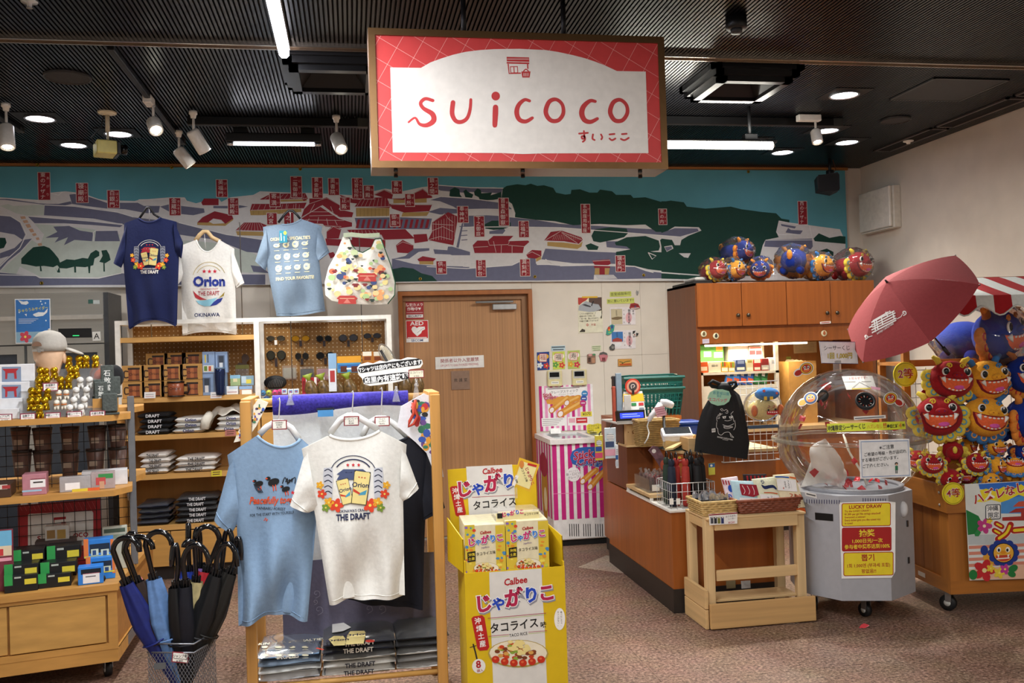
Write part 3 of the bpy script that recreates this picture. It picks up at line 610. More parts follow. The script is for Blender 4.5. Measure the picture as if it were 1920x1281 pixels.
def clipline(c,d,w,col):
 ts=[]
 for k,(lo,hi)in enumerate(((ix0,ix1),(iz0,iz1))):
  ts.append(sorted(((lo-c[k])/d[k],(hi-c[k])/d[k])))
 t0_,t1_=max(ts[0][0],ts[1][0]),min(ts[0][1],ts[1][1])
 if t1_-t0_>.01:
  n=Vector((-d[1],d[0])).normalized()*w;p,q=Vector(c)+Vector(d)*t0_,Vector(c)+Vector(d)*t1_
  A.put(col,[tuple(p+n),tuple(p-n),tuple(q-n),tuple(q+n)],[(0,1,2,3)])
for i in range(-14,26):
 clipline((ix0+i*.0975,iz0),(.5,.866),.0007,'#f0b3ae');clipline((ix0+i*.17,iz1),(.866,-.5),.0007,'#f0b3ae')
A.zoom(640,0,3).lay(2)
A.polys('#e6e1da','275,380 448,382 500,352 560,330 630,308 700,292 780,282 860,277 1000,275 1150,282 1220,293 1300,310 1370,328 1430,348 1490,372 1550,400 1712,403 1727,862 1140,863 1020,867 900,861 290,858')
A.lay(3);R_='#bf3f41'
A.stroke(R_,[(378,688),(415,663),(440,698),(480,705),(518,680),(512,642),(462,610),(446,580),(472,556),(514,566)],[11,12,17,24,30,30,22,20,19,19])
A.stroke(R_,[(628,577),(623,640),(643,680),(676,686),(708,664),(724,615),(728,561)],[26,26,24,22,20,18,16])
A.ell(R_,868,541,24,25);A.stroke(R_,[(867,604),(866,640),(863,705)],[30,32,27])
A.stroke(R_,[(1058,568),(1030,562),(998,590),(986,632),(1000,672),(1036,684),(1074,664)],[17,18,24,28,26,22,17])
A.stroke(R_,[(1150,620),(1170,572),(1208,560),(1242,588),(1248,638),(1222,676),(1184,680),(1158,656)],[26,24,20,20,22,22,24,26],True)
A.stroke(R_,[(1428,571),(1398,568),(1362,600),(1352,640),(1368,676),(1402,686),(1440,668)],[17,20,28,31,28,23,17])
A.stroke(R_,[(1512,622),(1530,576),(1568,562),(1602,590),(1608,636),(1582,676),(1544,680),(1520,656)],[26,24,20,20,22,22,24,26],True)
for c_,q,w in(('す',[(1337,752),(1386,748)],10),('す',[(1364,738),(1366,776),(1354,780),(1352,768),(1368,768),(1370,786),(1358,798)],10),('い',[(1415,757),(1412,780),(1424,788)],10),('い',[(1460,757),(1467,772),(1462,784)],10),('こ',[(1508,757),(1536,754)],10),('こ',[(1508,780),(1522,789),(1541,780)],10),('こ',[(1578,755),(1604,753)],10),('こ',[(1572,782),(1592,789),(1616,776)],10)):A.stroke(R_,q,w)
A.rect(R_,930,322,1056,347);A.rect(R_,930,351,1056,360)
A.line(R_,[(938,360),(943,414),(1010,412)],7);A.line(R_,[(1047,360),(1049,388)],7);A.line(R_,[(950,376),(990,375),(992,410),(953,411)],6,True);A.line(R_,[(970,376),(972,410)],5)
A.polys(R_,'1012,403 1064,402 1058,437 1018,437');A.stroke(R_,[(1024,402),(1038,390),(1052,401)],6)
A.lay(4)
for k in(1027,1038,1049):A.line('#e6e1da',[(k,412),(k,430)],4)
A.line('#e6e1da',[(932,333),(1054,333)],3)
A.build('sign_print',t)
for x in(869,1056):
 p=PY(x,30,SY_+.1);MB(M('#2c2a2b',.4,metal=.6),True).tube([(p.x,SY_+.1,zt),(p.x,SY_+.1,CH+.02)],.012,10).build('hanging_rod',t)
for x in(742,980,1200):
 for yy in(SY_+.03,SY_+.16):
  p=PY(x,318,yy);MB(M('#161616',.5)).rbox((p.x,yy,zb-.006),(.018,.012,.012),.002).build('clip',t)
# door
fx0,fx1,fz=PY(746,548,WY-.05).x,PY(997.5,544,WY-.05).x,PY(870,545,WY-.05).z
d=thing('door_1','x','door',((fx0+fx1)/2,WY,0));del d['label'],d['category'];d['kind']='structure'
FR=wood('#a5622d',.12,'z');w_=.035
for n,q in(('jamb',((fx0,0),(fx0+w_,fz))),('jamb',((fx1-w_,0),(fx1,fz))),('frame_head',((fx0+w_,fz-w_),(fx1-w_,fz)))):
 MB(FR).box((q[0][0],WY-.05,q[0][1]),(q[1][0],WY+.03,q[1][1])).build(n,d)
DM=M('#b08258',.5,var=.16,scale=14,stretch=(9,9,.02))
lx0,lx1,lz=fx0+w_+.012,fx1-w_-.05,fz-w_-.045
MB(DM).box((lx0,WY+.018,.01),(lx1,WY+.03,lz)).build('leaf',d)
MB(wood('#8d6440',.1)).box((fx0+w_,WY,lz),(fx1-w_,WY+.03,fz-w_)).box((fx0+w_,WY,0),(lx0,WY+.03,lz)).box((lx1,WY,0),(fx1-w_,WY+.03,lz)).build('door_stop',d)
DY=WY+.017
a=PY(922,576,DY-.03);MB(M('#b9bbbc',.3,metal=.7)).rbox((a.x+.11,DY-.03,a.z),(.21,.045,.05),.005).build('closer_body',d)
p0,p1=PY(896,569,DY-.05),PY(958,564,DY-.05);MB(M('#8a8b8c',.3,metal=.8)).rbox(((p0.x+p1.x)/2,DY-.05,p0.z+.01),(p1.x-p0.x+.04,.02,.018),.003,None).build('closer_arm',d)
def dpx(x,y):return 740+x/4.743,530+y/4.743
def rcard(name,label,cat,col,q,Y,**k):return card(name,label,cat,col,[dpx(*p)for p in q],Y,**k)
t,A=rcard('security_sticker','red security camera sticker at the top corner of the door','sticker','#a02a2e',[(97,168),(257,165),(259,325),(100,328)],DY-.002);A.zoom(740,530,4.743)
A.text('#f0e6e0','防犯カメラ',176,200,31,.5,.01);A.text('#f0e6e0','作動中',160,237,33,.5,.01);A.text('#f0e6e0','▼',222,236,30);A.rect('#e8e4e0',104,284,252,312);A.lay(2).text('#20263c','SECURITY',178,299,25,.5,.02,xs=1.12);A.line('#f0d8d4',[(106,268),(250,266)],3);A.build('lettering',t)
t,A=rcard('defibrillator_sticker','square red and white AED sticker with a heart on the door','sticker','#f2f0ee',[(99,338),(297,334),(302,528),(104,533)],DY-.002);A.zoom(740,530,4.743)
A.poly('#c8272b',[(104,342),(293,339),(296,493),(108,498)]);A.lay(2).text('#f6f2ef','AED',198,365,50,.5,.02,xs=1.25)
A.poly('#f6f2ef',[(200,478),(160,440),(148,415),(158,395),(180,390),(198,405),(215,392),(235,392),(268,392),(270,415),(245,428),(235,450)]);A.lay(3).line('#8c8c8c',[(200,448),(240,415),(262,405)],3);A.lay(2).line('#f6f2ef',[(115,491),(285,487)],6)
A.text('#274a86','SECOM',200,515,30,.5,.01,xs=1.1);A.build('lettering',t)
t,A=rcard('door_notice','long white off-limits notice with red writing on the door','sign','#eceae6',[(361,664),(792,645),(796,753),(364,773)],DY-.006,th=.006);A.zoom(740,530,4.743)
A.text('#9c2b33','関係者以外入室厳禁',578,692,38,1.2,.005,sp=1.02);A.text('#b4555a','OFF LIMITS TO UNAUTHORIZED PERSONNEL',578,733,27,1.2,0,xs=.62);A.build('lettering',t)
t,A=rcard('room_plate','small square bronze room name plate on the door','sign','#a08470',[(501,789),(664,784),(670,948),(507,954)],DY-.006,th=.006,mat=M('#9c8170',.35,metal=.5));A.zoom(740,530,4.743)
A.text('#2c2522','救 護 室',587,869,34,1);A.build('lettering',t)
# notices on the wall right of the door
def wc(name,label,cat,col,q,Y=WY-.004,th=.003,group=None):
 t,A=card(name,label,cat,col,[(1000+x/7.115,540+y/7.115)for x,y in q],Y,th=th,group=group);return t,A.zoom(1000,540,7.115)
t,A=wc('calligraphy_poster','poster with a photo of brush writing above lines of text on the wall','poster','#e3dfc6',[(594,128),(914,122),(932,590),(604,606)])
A.polys('#b83a30','596,130 740,128 700,170 660,190 610,230 598,210');A.polys('#5a4138','740,128 912,124 916,300 830,310 740,200');A.lay(2).polys('#a9adb2','610,240 700,175 800,210 870,220 905,280 820,315 740,322 600,300');A.lay(3).polys('#3c3c40','650,225 690,215 770,245 760,258 700,245');A.stroke('#1a1a1a',[(800,180),(785,210),(778,235)],14)
for i,s_ in enumerate(('こちらの御朱印は','御城の印「沖宮」が','一枚一枚、真心を込めて','手書きで書いております')):A.lay(2).text('#4a4438',s_,615,350+i*33,26,1.5,ax='LEFT',xs=.9)
A.text('#b5362c','沖宮',800,492,34,1.5,ax='CENTER');A.ell('#b5362c',722,493,17,17);A.lay(3).ell('#e3dfc6',722,493,11,11);A.lay(4).line('#b5362c',[(722,478),(722,508)],5);A.lay(2).polys('#3a3226','612,590 650,545 690,560 690,588');A.stroke('#4a4436',[(825,345),(835,325),(870,308),(912,300),(905,400)],[4,8,12,6,18]);A.lay(3).ell('#e9e6d4',868,350,42,46)
A.lay(4).rect('#e3b62f',648,112,856,134);A.build('poster_print',t)
for k,(q,s_,lb)in enumerate((([(1022,52),(1305,44),(1308,112),(1020,120)],'首里城御朱印','upper yellow-green handwritten strip above the stamp cards'),([(982,148),(1345,130),(1350,205),(985,212)],'数に置いています!!','lower yellow-green handwritten strip above the stamp cards'))):
 t,A=wc('handwritten_strip',lb,'notice','#ccd36a',q,group='yellow-green handwritten strips');c_=[sum(p[i]for p in q)/4 for i in(0,1)]
 A.text('#33361e',s_,c_[0],c_[1],46 if k==0 else 42,2,.0,xs=1.0);A.build('lettering',t)
def stampcard(q,sky,lb):
 t,A=wc('stamp_card',lb,'card','#e6dfe0',q,th=.006,group='castle stamp cards');x0,y0=q[0];x1,y1=q[2]
 w,h=x1-x0,y1-y0
 A.rect(sky,x0+15,y0+18,x0+165,y0+(225 if sky=='#c9bd9c' else 150))
 A.lay(2)
 if sky=='#c9bd9c':A.polys('#7d6a4c',f'{x0+18},{y0+140} {x0+90},{y0+120} {x0+160},{y0+125} {x0+162},{y0+148} {x0+100},{y0+165} {x0+30},{y0+160}');A.vtext('#3c362c','首里城',x0+85,y0+50,24)
 else:A.polys('#a5433a',f'{x0+25},{y0+120} {x0+90},{y0+95} {x0+155},{y0+118} {x0+155},{y0+150} {x0+25},{y0+150}');A.vtext('#2c3f55','首里城',x0+85,y0+32,22);A.polys('#e9e9ea',f'{x0+40},{y0+185} {x0+100},{y0+160} {x0+150},{y0+175} {x0+120},{y0+225} {x0+60},{y0+210}')
 A.lay(1).ell('#e6b3b8',x0+250,y0+135,42,70);A.lay(2);A.vtext('#2b2b33','首里城版札',x0+255,y0+45,40,1.0,bold=.01);A.vtext('#55555c','令和六年',x0+185,y0+40,20,2.6);A.vtext('#40404a','奉拝',x0+310,y0+50,30,1.1);A.build('card_print',t)
stampcard([(1022,262),(1360,255),(1364,490),(1028,498)],'#c9bd9c','upper stamp card with a sepia castle picture on the wall')
stampcard([(1030,568),(1362,562),(1366,808),(1036,815)],'#3f78b8','lower stamp card with a blue-sky castle picture on the wall')
def magnet(name,lb,pts,col,extra,cat='magnet',th=.008):
 ps=[PY(1000+x/7.115,540+y/7.115,WY-.012)for x,y in pts];c_=sum(ps,Vector())/len(ps)
 t=thing(name,lb,cat,c_);n=len(ps)
 MB(M(col,rough=.5)).add([tuple(p)for p in ps]+[(p.x,p.y+th,p.z)for p in ps],[list(range(n)),list(range(n,2*n))]+[(i,n+i,n+(i+1)%n,(i+1)%n)for i in range(n)]).build('plaque',t)
 A=Art((0,WY-.012,0)).zoom(1000,540,7.115);extra(A);A.build('plaque_print',t)
magnet('gate_magnet','red roofed gate cut-out stuck above the stamp cards',[(1285,265),(1300,210),(1350,200),(1400,215),(1425,262),(1390,278),(1300,280)],'#9c2a2a',lambda A:(A.polys('#e9e2da','1300,268 1410,262 1405,272 1305,278'),A.lay(2).ell('#3b4a78',1360,250,12,10),A.line('#5c1717',[(1305,235),(1405,230)],6)))
magnet('bird_magnet','colourful bird cut-out between the two stamp cards',[(972,620),(980,560),(1010,510),(1050,485),(1085,500),(1075,570),(1040,610),(1000,632)],'#3f9a8c',lambda A:(A.ell('#c8452f',1010,545,20,30),A.lay(2).ell('#e0a030',1012,560,12,14),A.ell('#2c4a8c',1050,520,14,24),A.ell('#7cc26a',1020,595,24,12)))
magnet('cat_magnet','grey cat cut-out under the lower stamp card',[(1015,790),(1045,760),(1050,745),(1085,755),(1088,820),(1060,832),(1025,825)],'#4c4c4a',lambda A:(A.ell('#8b8b86',1060,790,18,22),A.lay(2).ell('#23231f',1060,778,5,5)))
magnet('dog_magnet','black and white dog cut-out on the lower stamp card corner',[(1320,610),(1330,568),(1370,562),(1405,600),(1400,640),(1340,645)],'#d8d4ce',lambda A:(A.polys('#2c2826','1330,575 1365,570 1345,610 1325,612|1370,600 1405,605 1395,635 1372,640'),A.lay(2).ell('#8c3a30',1350,625,10,8)))
magnet('plant_magnet','small grey sprig cut-out beside the yellow strips',[(1372,60),(1380,30),(1392,55),(1402,35),(1406,70),(1392,98),(1378,90)],'#9b9a98',lambda A:A.line('#6d6c6a',[(1390,45),(1390,92)],4))
for lb,x0,x1,y0,y1,cs in(('deep blue flower postcard on the wall beside the door',47,212,855,1095,('#1d3f86','#c23a34','#e7b52f','#dfe8ef')),('yellow-green postcard with a red square on the wall',255,418,850,1085,('#c9d65c','#d24a33','#f0f0d8','#5a9a45')),('pink and green flower postcard nearest the intercoms',455,620,835,1078,('#b9c66a','#c8324a','#f1e6e2','#d9a52f'))):
 t,A=wc('postcard',lb,'card',cs[0],[(x0,y0+5),(x1,y0-5),(x1+5,y1-5),(x0+8,y1+5)],group='three postcards on the wall');m_=(x0+x1)/2
 A.flower(cs[3],m_-40,y1-60,40);A.flower(cs[1],m_+45,y1-55,42);A.ell(cs[2],m_+50,y0+60,25,30);A.ell(cs[2],m_-55,y0+80,20,40)
 A.lay(2).rect('#e8d7c8',m_-48,y0+25,m_+48,y0+130);A.line(cs[1],[(m_-48,y0+25),(m_+48,y0+25),(m_+48,y0+130),(m_-48,y0+130)],8,True);A.lay(3).text('#4a3a34' if cs[0]!='#1d3f86' else '#a02c2c','寿' if x0>300 else '福',m_,y0+78,80);A.build('card_print',t)
t,A=wc('memo_slip','pale blue memo slip above the middle postcard','notice','#bcd3dc',[(238,775),(425,768),(428,835),(240,842)]);A.line('#3c4650',[(245,793),(420,787)],14);A.line('#3c4650',[(262,825),(405,820)],12);A.build('handwriting',t)
t,A=wc('memo_slip','pale green memo slip above the small wooden magnets','notice','#d3dcba',[(780,772),(902,766),(905,835),(786,842)]);A.line('#7d8660',[(785,785),(895,778)],8);A.line('#7d8660',[(790,808),(890,802)],8);A.line('#7d8660',[(800,830),(890,826)],8);A.build('handwriting',t)
magnet('building_magnet','small brown house magnet with a green top',[(720,890),(750,880),(830,880),(832,1000),(775,1010),(722,998)],'#8a6a58',lambda A:(A.ell('#d89a9a',760,895,25,15),A.ell('#4d8a5c',810,890,20,13),A.rect('#b9886a',780,930,822,1000),A.lay(2).rect('#4a3228',730,930,765,990)))
magnet('house_magnet','small grey-roofed pink house magnet',[(878,900),(890,865),(935,852),(980,868),(995,915),(970,980),(900,975)],'#c47a82',lambda A:(A.polys('#5c5c58','878,898 890,865 935,852 980,868 992,898 935,885'),A.rect('#7c3a3c',915,930,960,972)))
magnet('ticket_magnet','orange plaque magnet alone at the lower edge of the notices',[(1130,950),(1312,946),(1316,1038),(1133,1043)],'#c88d3c',lambda A:(A.rect('#d8a04c',1140,956,1306,1034),A.lay(2).stroke('#4a5a2c',[(1150,985),(1190,995),(1180,1015),(1230,985),(1290,975)],9),A.polys('#c4572c','1150,1015 1300,1005 1302,1030 1152,1034')))
for k,(x0,lb)in enumerate(((190,'cream intercom monitor closer to the door'),(520,'cream intercom monitor farther from the door'))):
 y0=1105-k*12;p0,p1=PY(1000+x0/7.115,540+y0/7.115,WY-.03),PY(1000+(x0+198)/7.115,540+(y0+205)/7.115,WY-.03)
 t=thing('intercom_monitor',lb+' on the wall','intercom',(p0.x,WY,p1.z),'two wall intercom monitors')
 MB(M('#ddd2a0',.45)).rbox(((p0.x+p1.x)/2,WY-.015,(p0.z+p1.z)/2),(p1.x-p0.x,.03,p0.z-p1.z),.005).build('case',t)
 A=Art((0,WY-.03,0)).zoom(1000,540,7.115)
 A.rect('#b9b9b2',x0+15,y0+8,x0+165,y0+112);A.build('bezel',t)
 A=Art((0,WY-.031,0)).zoom(1000,540,7.115);A.rect(M('#15171b',.15),x0+28,y0+22,x0+155,y0+85);A.build('screen',t)
 A=Art((0,WY-.0305,0)).zoom(1000,540,7.115);A.rect('#f0eee6',x0+50,y0+142,x0+150,y0+178);A.lay(2).line('#55524a',[(x0+60,y0+161),(x0+140,y0+158)],6);A.build('name_label',t)
# freezer
def zf(x,y):return 990+x/3.37,680+y/3.37
FZ=7.085
fx0=PY(1034,840,FZ).x;fx1=fx0+.74;ztop=PY(1034,825,FZ).z;zrim=PY(1034,834,FZ).z
t=thing('chest_freezer','white chest freezer wrapped in pink stripes, standing against the wall','freezer',(fx0+.37,FZ+.3,0))
FW=M('#e8e6e4',.3)
MB(FW).rbox((fx0+.37,FZ+.31,(zrim+.04)/2+.01),(.74,.62,zrim-.04),.008).build('body',t)
MB(M('#1b1b1b',.6)).box((fx0+.03,FZ+.03,0),(fx1-.03,FZ+.6,.04)).build('plinth',t)
mb=MB(FW)
for q in(((fx0-.012,FZ-.012),(fx1+.012,FZ+.05)),((fx0-.012,FZ+.57),(fx1+.012,FZ+.63)),((fx0-.012,FZ+.05),(fx0+.05,FZ+.57)),((fx1-.05,FZ+.05),(fx1+.012,FZ+.57)),((fx0+.35,FZ+.05),(fx0+.39,FZ+.57))):mb.box((*q[0],zrim),(*q[1],ztop))
mb.build('lid_frame',t)
for k in(0,1):MB(M('#aebbc2',.08,trans=.4)).box((fx0+.05+.34*k,FZ+.05,ztop-.02),(fx0+.35+.34*k,FZ+.57,ztop-.014)).build('glass_lid',t)
A=Art((0,FZ,0),eps=.0006).zoom(990,680,3.37)
za,zb_=zrim-.002,PY(1100,972,FZ).z;PK='#c3237c'
x=fx0+.004;per=.063
while x<fx1-.02:
 A.put(PK,[(x,zb_),(min(x+.036,fx1),zb_),(min(x+.036,fx1),za),(x,za)],[(0,1,2,3)]);x+=per
A.lay(2).line('#e98cc0',[(160,830),(520,815)],3)
A.lay(3).polys('#2a5fae','265,600 280,560 320,538 370,533 420,533 480,545 520,590 500,640 440,660 380,650 320,655 280,640')
A.lay(4);A.text('#f2b9d0','Stick',345,585,68,6,.05,shear=.2,xs=.95);A.text('#f2b9d0','Crepe',385,618,68,6,.05,shear=.2,xs=.95);A.lay(5).text('#a81d3f','Stick',345,585,68,6,.022,shear=.2,xs=.95);A.text('#a81d3f','Crepe',385,618,68,6,.022,shear=.2,xs=.95)
A.lay(4).text('#f6f4f4','スティッククレープ',300,655,42,4,.05,ax='LEFT',xs=.85);A.lay(5).text('#2b3f7c','スティッククレープ',300,655,42,4,.015,ax='LEFT',xs=.85)
A.lay(3).ell('#f0edf0',287,707,44,46);A.lay(4).text('#6b5a66','新・口どけ',287,705,19,4);A.text('#6b5a66','クレープ',287,727,19,4);A.text('#8b7a86','ひとくちで',287,686,12,4)
def crepe(A,x0,y0,x1,y1,w):
 A.stroke('#d99032',[(x0,y0),((x0+x1)/2,(y0+y1)/2-4),(x1,y1)],[w,w*.95,w*.9]);A.L+=1;A.stroke('#eab765',[(x0+w*.1,y0-w*.1),(x1,y1-w*.2)],w*.3,caps=False)
 A.ell('#c9761f',x0,y0,w*.42,w*.55,ang=30);A.L+=1;A.ell('#f3e7e6',x0,y0,w*.32,w*.42,ang=30);A.L-=2
A.lay(4);crepe(A,345,750,430,680,38);crepe(A,392,785,480,690,40);A.lay(3).ell('#3b62b4',475,680,18,20)
A.build('stripe_print',t)
mb=MB(M('#121212',.7))
for g0 in(262,350,427,500):
 for i in range(5 if g0<300 else 4):
  p0,p1=PY(*zf(g0+i*14-2,1020),FZ),PY(*zf(g0+i*14+5,1098),FZ)
  MB(M('#121212',.7)).box((p0.x,FZ-.001,p1.z),(p1.x,FZ+.004,p0.z)).build('vent_slot',t)
p0=PY(*zf(308,1134),FZ);MB(M('#222222')).disc((p0.x,FZ-.001,p0.z),.007,12,None,'y').build('lock',t)
A=Art((fx0,0,0),(0,-1,0),(0,0,1)).lay(1)
for i in range(6):A.put(PK,[(-FZ-.6+i*.1,zb_),(-FZ-.55+i*.1,zb_),(-FZ-.55+i*.1,za),(-FZ-.6+i*.1,za)],[(0,1,2,3)])
A.lay(2);uvx=A.uv;A.uv=True
A.ell('#b8862e',-FZ-.3,.42,.12,.26);A.lay(3).ell('#a02346',-FZ-.32,.62,.15,.1);A.ell('#e9d9b0',-FZ-.28,.34,.06,.1);A.build('side_print',t)
t,A=card('crepe_poster','pink striped crepe poster with a yellow price tag above the freezer','poster','#f0ecec',[zf(68,150),zf(408,135),zf(417,425),zf(78,435)],WY-.004);A.zoom(990,680,3.37)
for i in range(10):A.poly(PK if i%2==0 else '#e79ac4',[(68+i*34.0,150-i*1.5),(68+i*34.0+18,149-i*1.5),(78+i*34.0+18,434-i*1),(78+i*34.0,435-i*1)])
A.lay(2).poly('#f3f0ef',[(110,160),(365,147),(368,205),(112,215)]);A.poly('#f1efee',[(85,352),(245,346),(246,398),(88,405)]);A.poly('#f1efee',[(250,345),(400,338),(404,394),(252,398)])
A.lay(3).text('#43303c','クレープスティック',230,184,20,3,.0);A.text('#7b6a72','Frozen Crepe',240,199,11,3,sp=1.5);A.line('#8b7a82',[(125,168),(325,157)],5)
for i in range(4):A.line('#9a8d92',[(92,361+i*12),(220-i*12,356+i*12)],3)
A.rect('#c8323c',304,348,374,382);A.lay(4).line('#f3e3e3',[(312,365),(366,363)],6);A.lay(3).rect('#e2a7b6',258,352,298,380)
A.lay(2);crepe(A,150,300,250,225,40);crepe(A,205,325,330,260,46);crepe(A,245,255,320,222,40);A.polys('#dc9a3e','112,235 200,215 300,210 320,225 200,270 120,260')
A.lay(6).text('#f2c9d4','Stick',122,205,30,6,.05);A.text('#f2c9d4','Crepe',138,222,30,6,.05);A.lay(7).text('#b01f36','Stick',122,205,30,6,.02);A.text('#b01f36','Crepe',138,222,30,6,.02)
for x,y,c_ in((357,196,'#3a86bf'),(352,227,'#3b56a8'),(347,256,'#c0337a')):A.lay(6).ell(c_,x,y,20,20);A.lay(7).line('#f0f0f4',[(x-12,y),(x+12,y-1)],5)
A.lay(6).rect('#e8d64a',334,310,403,340);A.lay(7).text('#3f3a22','¥370',370,325,25,3,.01);A.build('poster_print',t)
p=PY(*zf(412,452),7.62)
t=thing('yellow_note','yellow cloud-shaped handwritten note standing at the back of the freezer','notice',(p.x,7.62,ztop))
ps=[PY(*zf(*q),7.62)for q in((370,400),(385,388),(410,392),(440,384),(470,390),(475,440),(440,448),(400,452),(375,445))];n=len(ps)
MB(M('#e3d040',.6)).add([tuple(q)for q in ps]+[(q.x,q.y+.004,q.z)for q in ps],[list(range(n)),list(range(n,2*n))]+[(i,n+i,n+(i+1)%n,(i+1)%n)for i in range(n)]).build('sheet',t)
MB(M('#d9d6cf')).box((p.x-.03,7.60,ztop),(p.x+.03,7.66,p.z+.02)).build('stand',t)
A=Art((0,7.62,0)).zoom(990,680,3.37)
for i,s_ in enumerate(('ストロベリー','クリーム味','240円')):A.text('#39341c',s_,378,404+i*15,15,3,0,'LEFT')
A.build('handwriting',t)
c_=PZ(*zf(176,450),ztop);MB_=MB(M('#f2f1ef',.6));MB_.prism([(-.045,0),(.045,0),(.045,.05),(-.045,.05)],.002,Tr((c_.x,c_.y,ztop+.001),0,D(60)))
t=thing('price_card','blank-looking small white card standing on the freezer rim','price card',(c_.x,c_.y,ztop));MB_.build('front',t);MB(M('#dedcd8',.6)).prism([(-.045,0),(.045,0),(.045,.05),(-.045,.05)],.002,Tr((c_.x,c_.y+.051,ztop+.001),0,D(120))).build('back_flap',t)
# cash counter
CW_=wood('#9c5723',.14,'z',.35);CT=wood('#cfae7e',.1,'x',.5);KB=M('#2b2522',.5)
X0,Y0,Y1,ZL,ZU=1.82,5.12,6.47,.61,.89
t=thing('cash_counter','reddish brown wooden cash counter with a dark kick board','counter',(2.3,5.7,0))
MB(CW_).box((X0,Y0,.14),(2.46,Y1,ZL-.02)).build('lower_body',t)
MB(KB).box((X0-.004,Y0-.004,0),(2.464,Y1+.004,.14)).build('kick_board',t)
MB(M('#e8e4dc',.4)).box((X0-.012,Y0-.012,ZL-.02),(2.46,Y1-.5,ZL-.008)).build('ledge_liner',t)
MB(CT).box((X0-.012,5.46,ZL+.012),(2.1,5.97,ZL+.03)).build('ledge_board',t)
for yy in(5.47,5.95):MB(M('#eceae4',.4)).box((X0-.01,yy,ZL-.008),(X0+.01,yy+.012,ZL+.012)).box((2.06,yy,ZL-.008),(2.08,yy+.012,ZL+.012)).build('ledge_bracket',t)
MB(CW_).add([(2.12,5.36,ZL-.008),(2.60,5.36,ZL-.008),(2.60,Y1,ZL-.008),(2.0,Y1,ZL-.008),(2.0,5.50,ZL-.008)]+[(2.12,5.36,ZU),(2.60,5.36,ZU),(2.60,Y1,ZU),(2.0,Y1,ZU),(2.0,5.50,ZU)],[(0,4,3,2,1),(5,6,7,8,9)]+[(i,(i+1)%5,5+(i+1)%5,5+i)for i in range(5)]).build('upper_body',t)
MB(CT).add([(2.11,5.345,ZU),(2.61,5.345,ZU),(2.61,Y1,ZU),(1.985,Y1,ZU),(1.985,5.495,ZU)]+[(2.11,5.345,ZU+.018),(2.61,5.345,ZU+.018),(2.61,Y1,ZU+.018),(1.985,Y1,ZU+.018),(1.985,5.495,ZU+.018)],[(0,4,3,2,1),(5,6,7,8,9)]+[(i,(i+1)%5,5+(i+1)%5,5+i)for i in range(5)]).build('worktop',t)
MB(wood('#6d3d1e',.12)).box((X0,5.97,ZL-.01),(2.0,Y1,ZU-.0)).build('end_panel',t)
MB(CT).box((X0-.006,5.955,ZU),(2.02,Y1,ZU+.012)).build('end_panel_cap',t)
MB(wood('#5d351c',.12)).box((X0+.002,6.05,ZU+.012),(X0+.16,Y1,1.045)).build('end_post',t)
for x,c2 in((1370,'#9a8a66'),(1398,'#d9d6d0')):
 p=PY(x,1096,5.118);MB(M(c2,rough=.4)).box((p.x-.028,5.112,p.z-.022),(p.x+.028,5.12,p.z+.022)).build('socket_plate',t)
def zc(x,y):return 1110+x/5.647,700+y/5.647
TZ=ZU+.018
PZ_=ZU+.0125
def onto(x,y,z=TZ):return PZ(*zc(x,y),z)
zt_=1.047;c_=PY(*zc(330,545),6.1)
t=thing('payment_tray','pale grey plastic tray on top of the counter end post','tray',(1.96,6.16,zt_))
MB(M('#c9c5be',.35)).rbox((1.965,6.14,zt_+.006),(.43,.40,.012),.003).build('board',t);MB(M('#b4afa6',.4)).box((1.75,5.94,zt_+.012),(2.18,5.95,zt_+.022)).build('front_lip',t)
zs=zt_+.0125
b=PY(*zc(415,490),5.99);t=thing('customer_display','black customer price display with a blue lit screen','display',(b.x,5.99,zs))
MB(M('#1a1a1c',.4)).rbox((0,0,.04),(.20,.05,.075),.004,Tr((b.x,6.0,zs),D(6),D(-8))).build('case',t)
T=Tr((b.x,6.0,zs),D(6),D(-8));MB(M('#2b3cff',.3,var=.02,emit=1.6)).box((-.085,-.0262,.022),(.085,-.0255,.058),T).build('screen',t)
A=Art(T@Vector((0,-.0272,.04)),T.to_3x3()@Vector((1,0,0)),T.to_3x3()@Vector((0,0,1)),uv=True);A.line(M('#9fb0ff',emit=1.2),[(-.07,.008),(.04,.008)],.003);A.line(M('#9fb0ff',emit=1.2),[(-.07,-.006),(.06,-.006)],.003);A.build('digits',t)
b=PY(*zc(450,350),6.05);t=thing('payment_logo_stand','yellow and white card payment stand with a round red emblem','sign',(b.x,6.06,zs))
MB(M('#ece9e4',.5)).add([(b.x-.085,6.05,zs),(b.x+.085,6.05,zs),(b.x+.075,6.10,zs+.2),(b.x-.06,6.10,zs+.2),(b.x-.085,6.2,zs),(b.x+.085,6.2,zs)],[(0,1,2,3),(0,3,4),(1,5,2),(2,5,4,3),(0,4,5,1)]).build('easel',t)
U,W=Vector((1,0,0)),Vector((0,.05,.2)).normalized();A=Art((b.x,6.049,zs),U,W,uv=True)
A.put('#e5b92c',[(-.072,.135),(.082,.135),(.078,.19),(-.066,.19)],[(0,1,2,3)])
for i,c2 in enumerate(('#2f5aa8','#2f8a4c','#c8353a','#3d6ac0','#e8e8e8','#7d8a96','#d84a3a','#e0912c','#8a94a0')):A.lay(2).put(c2,[(-.065+(i%3)*.052,.105-(i//3)*.035),(-.03+(i%3)*.052,.105-(i//3)*.035),(-.03+(i%3)*.052,.125-(i//3)*.035),(-.065+(i%3)*.052,.125-(i//3)*.035)],[(0,1,2,3)])
A.build('logos',t)
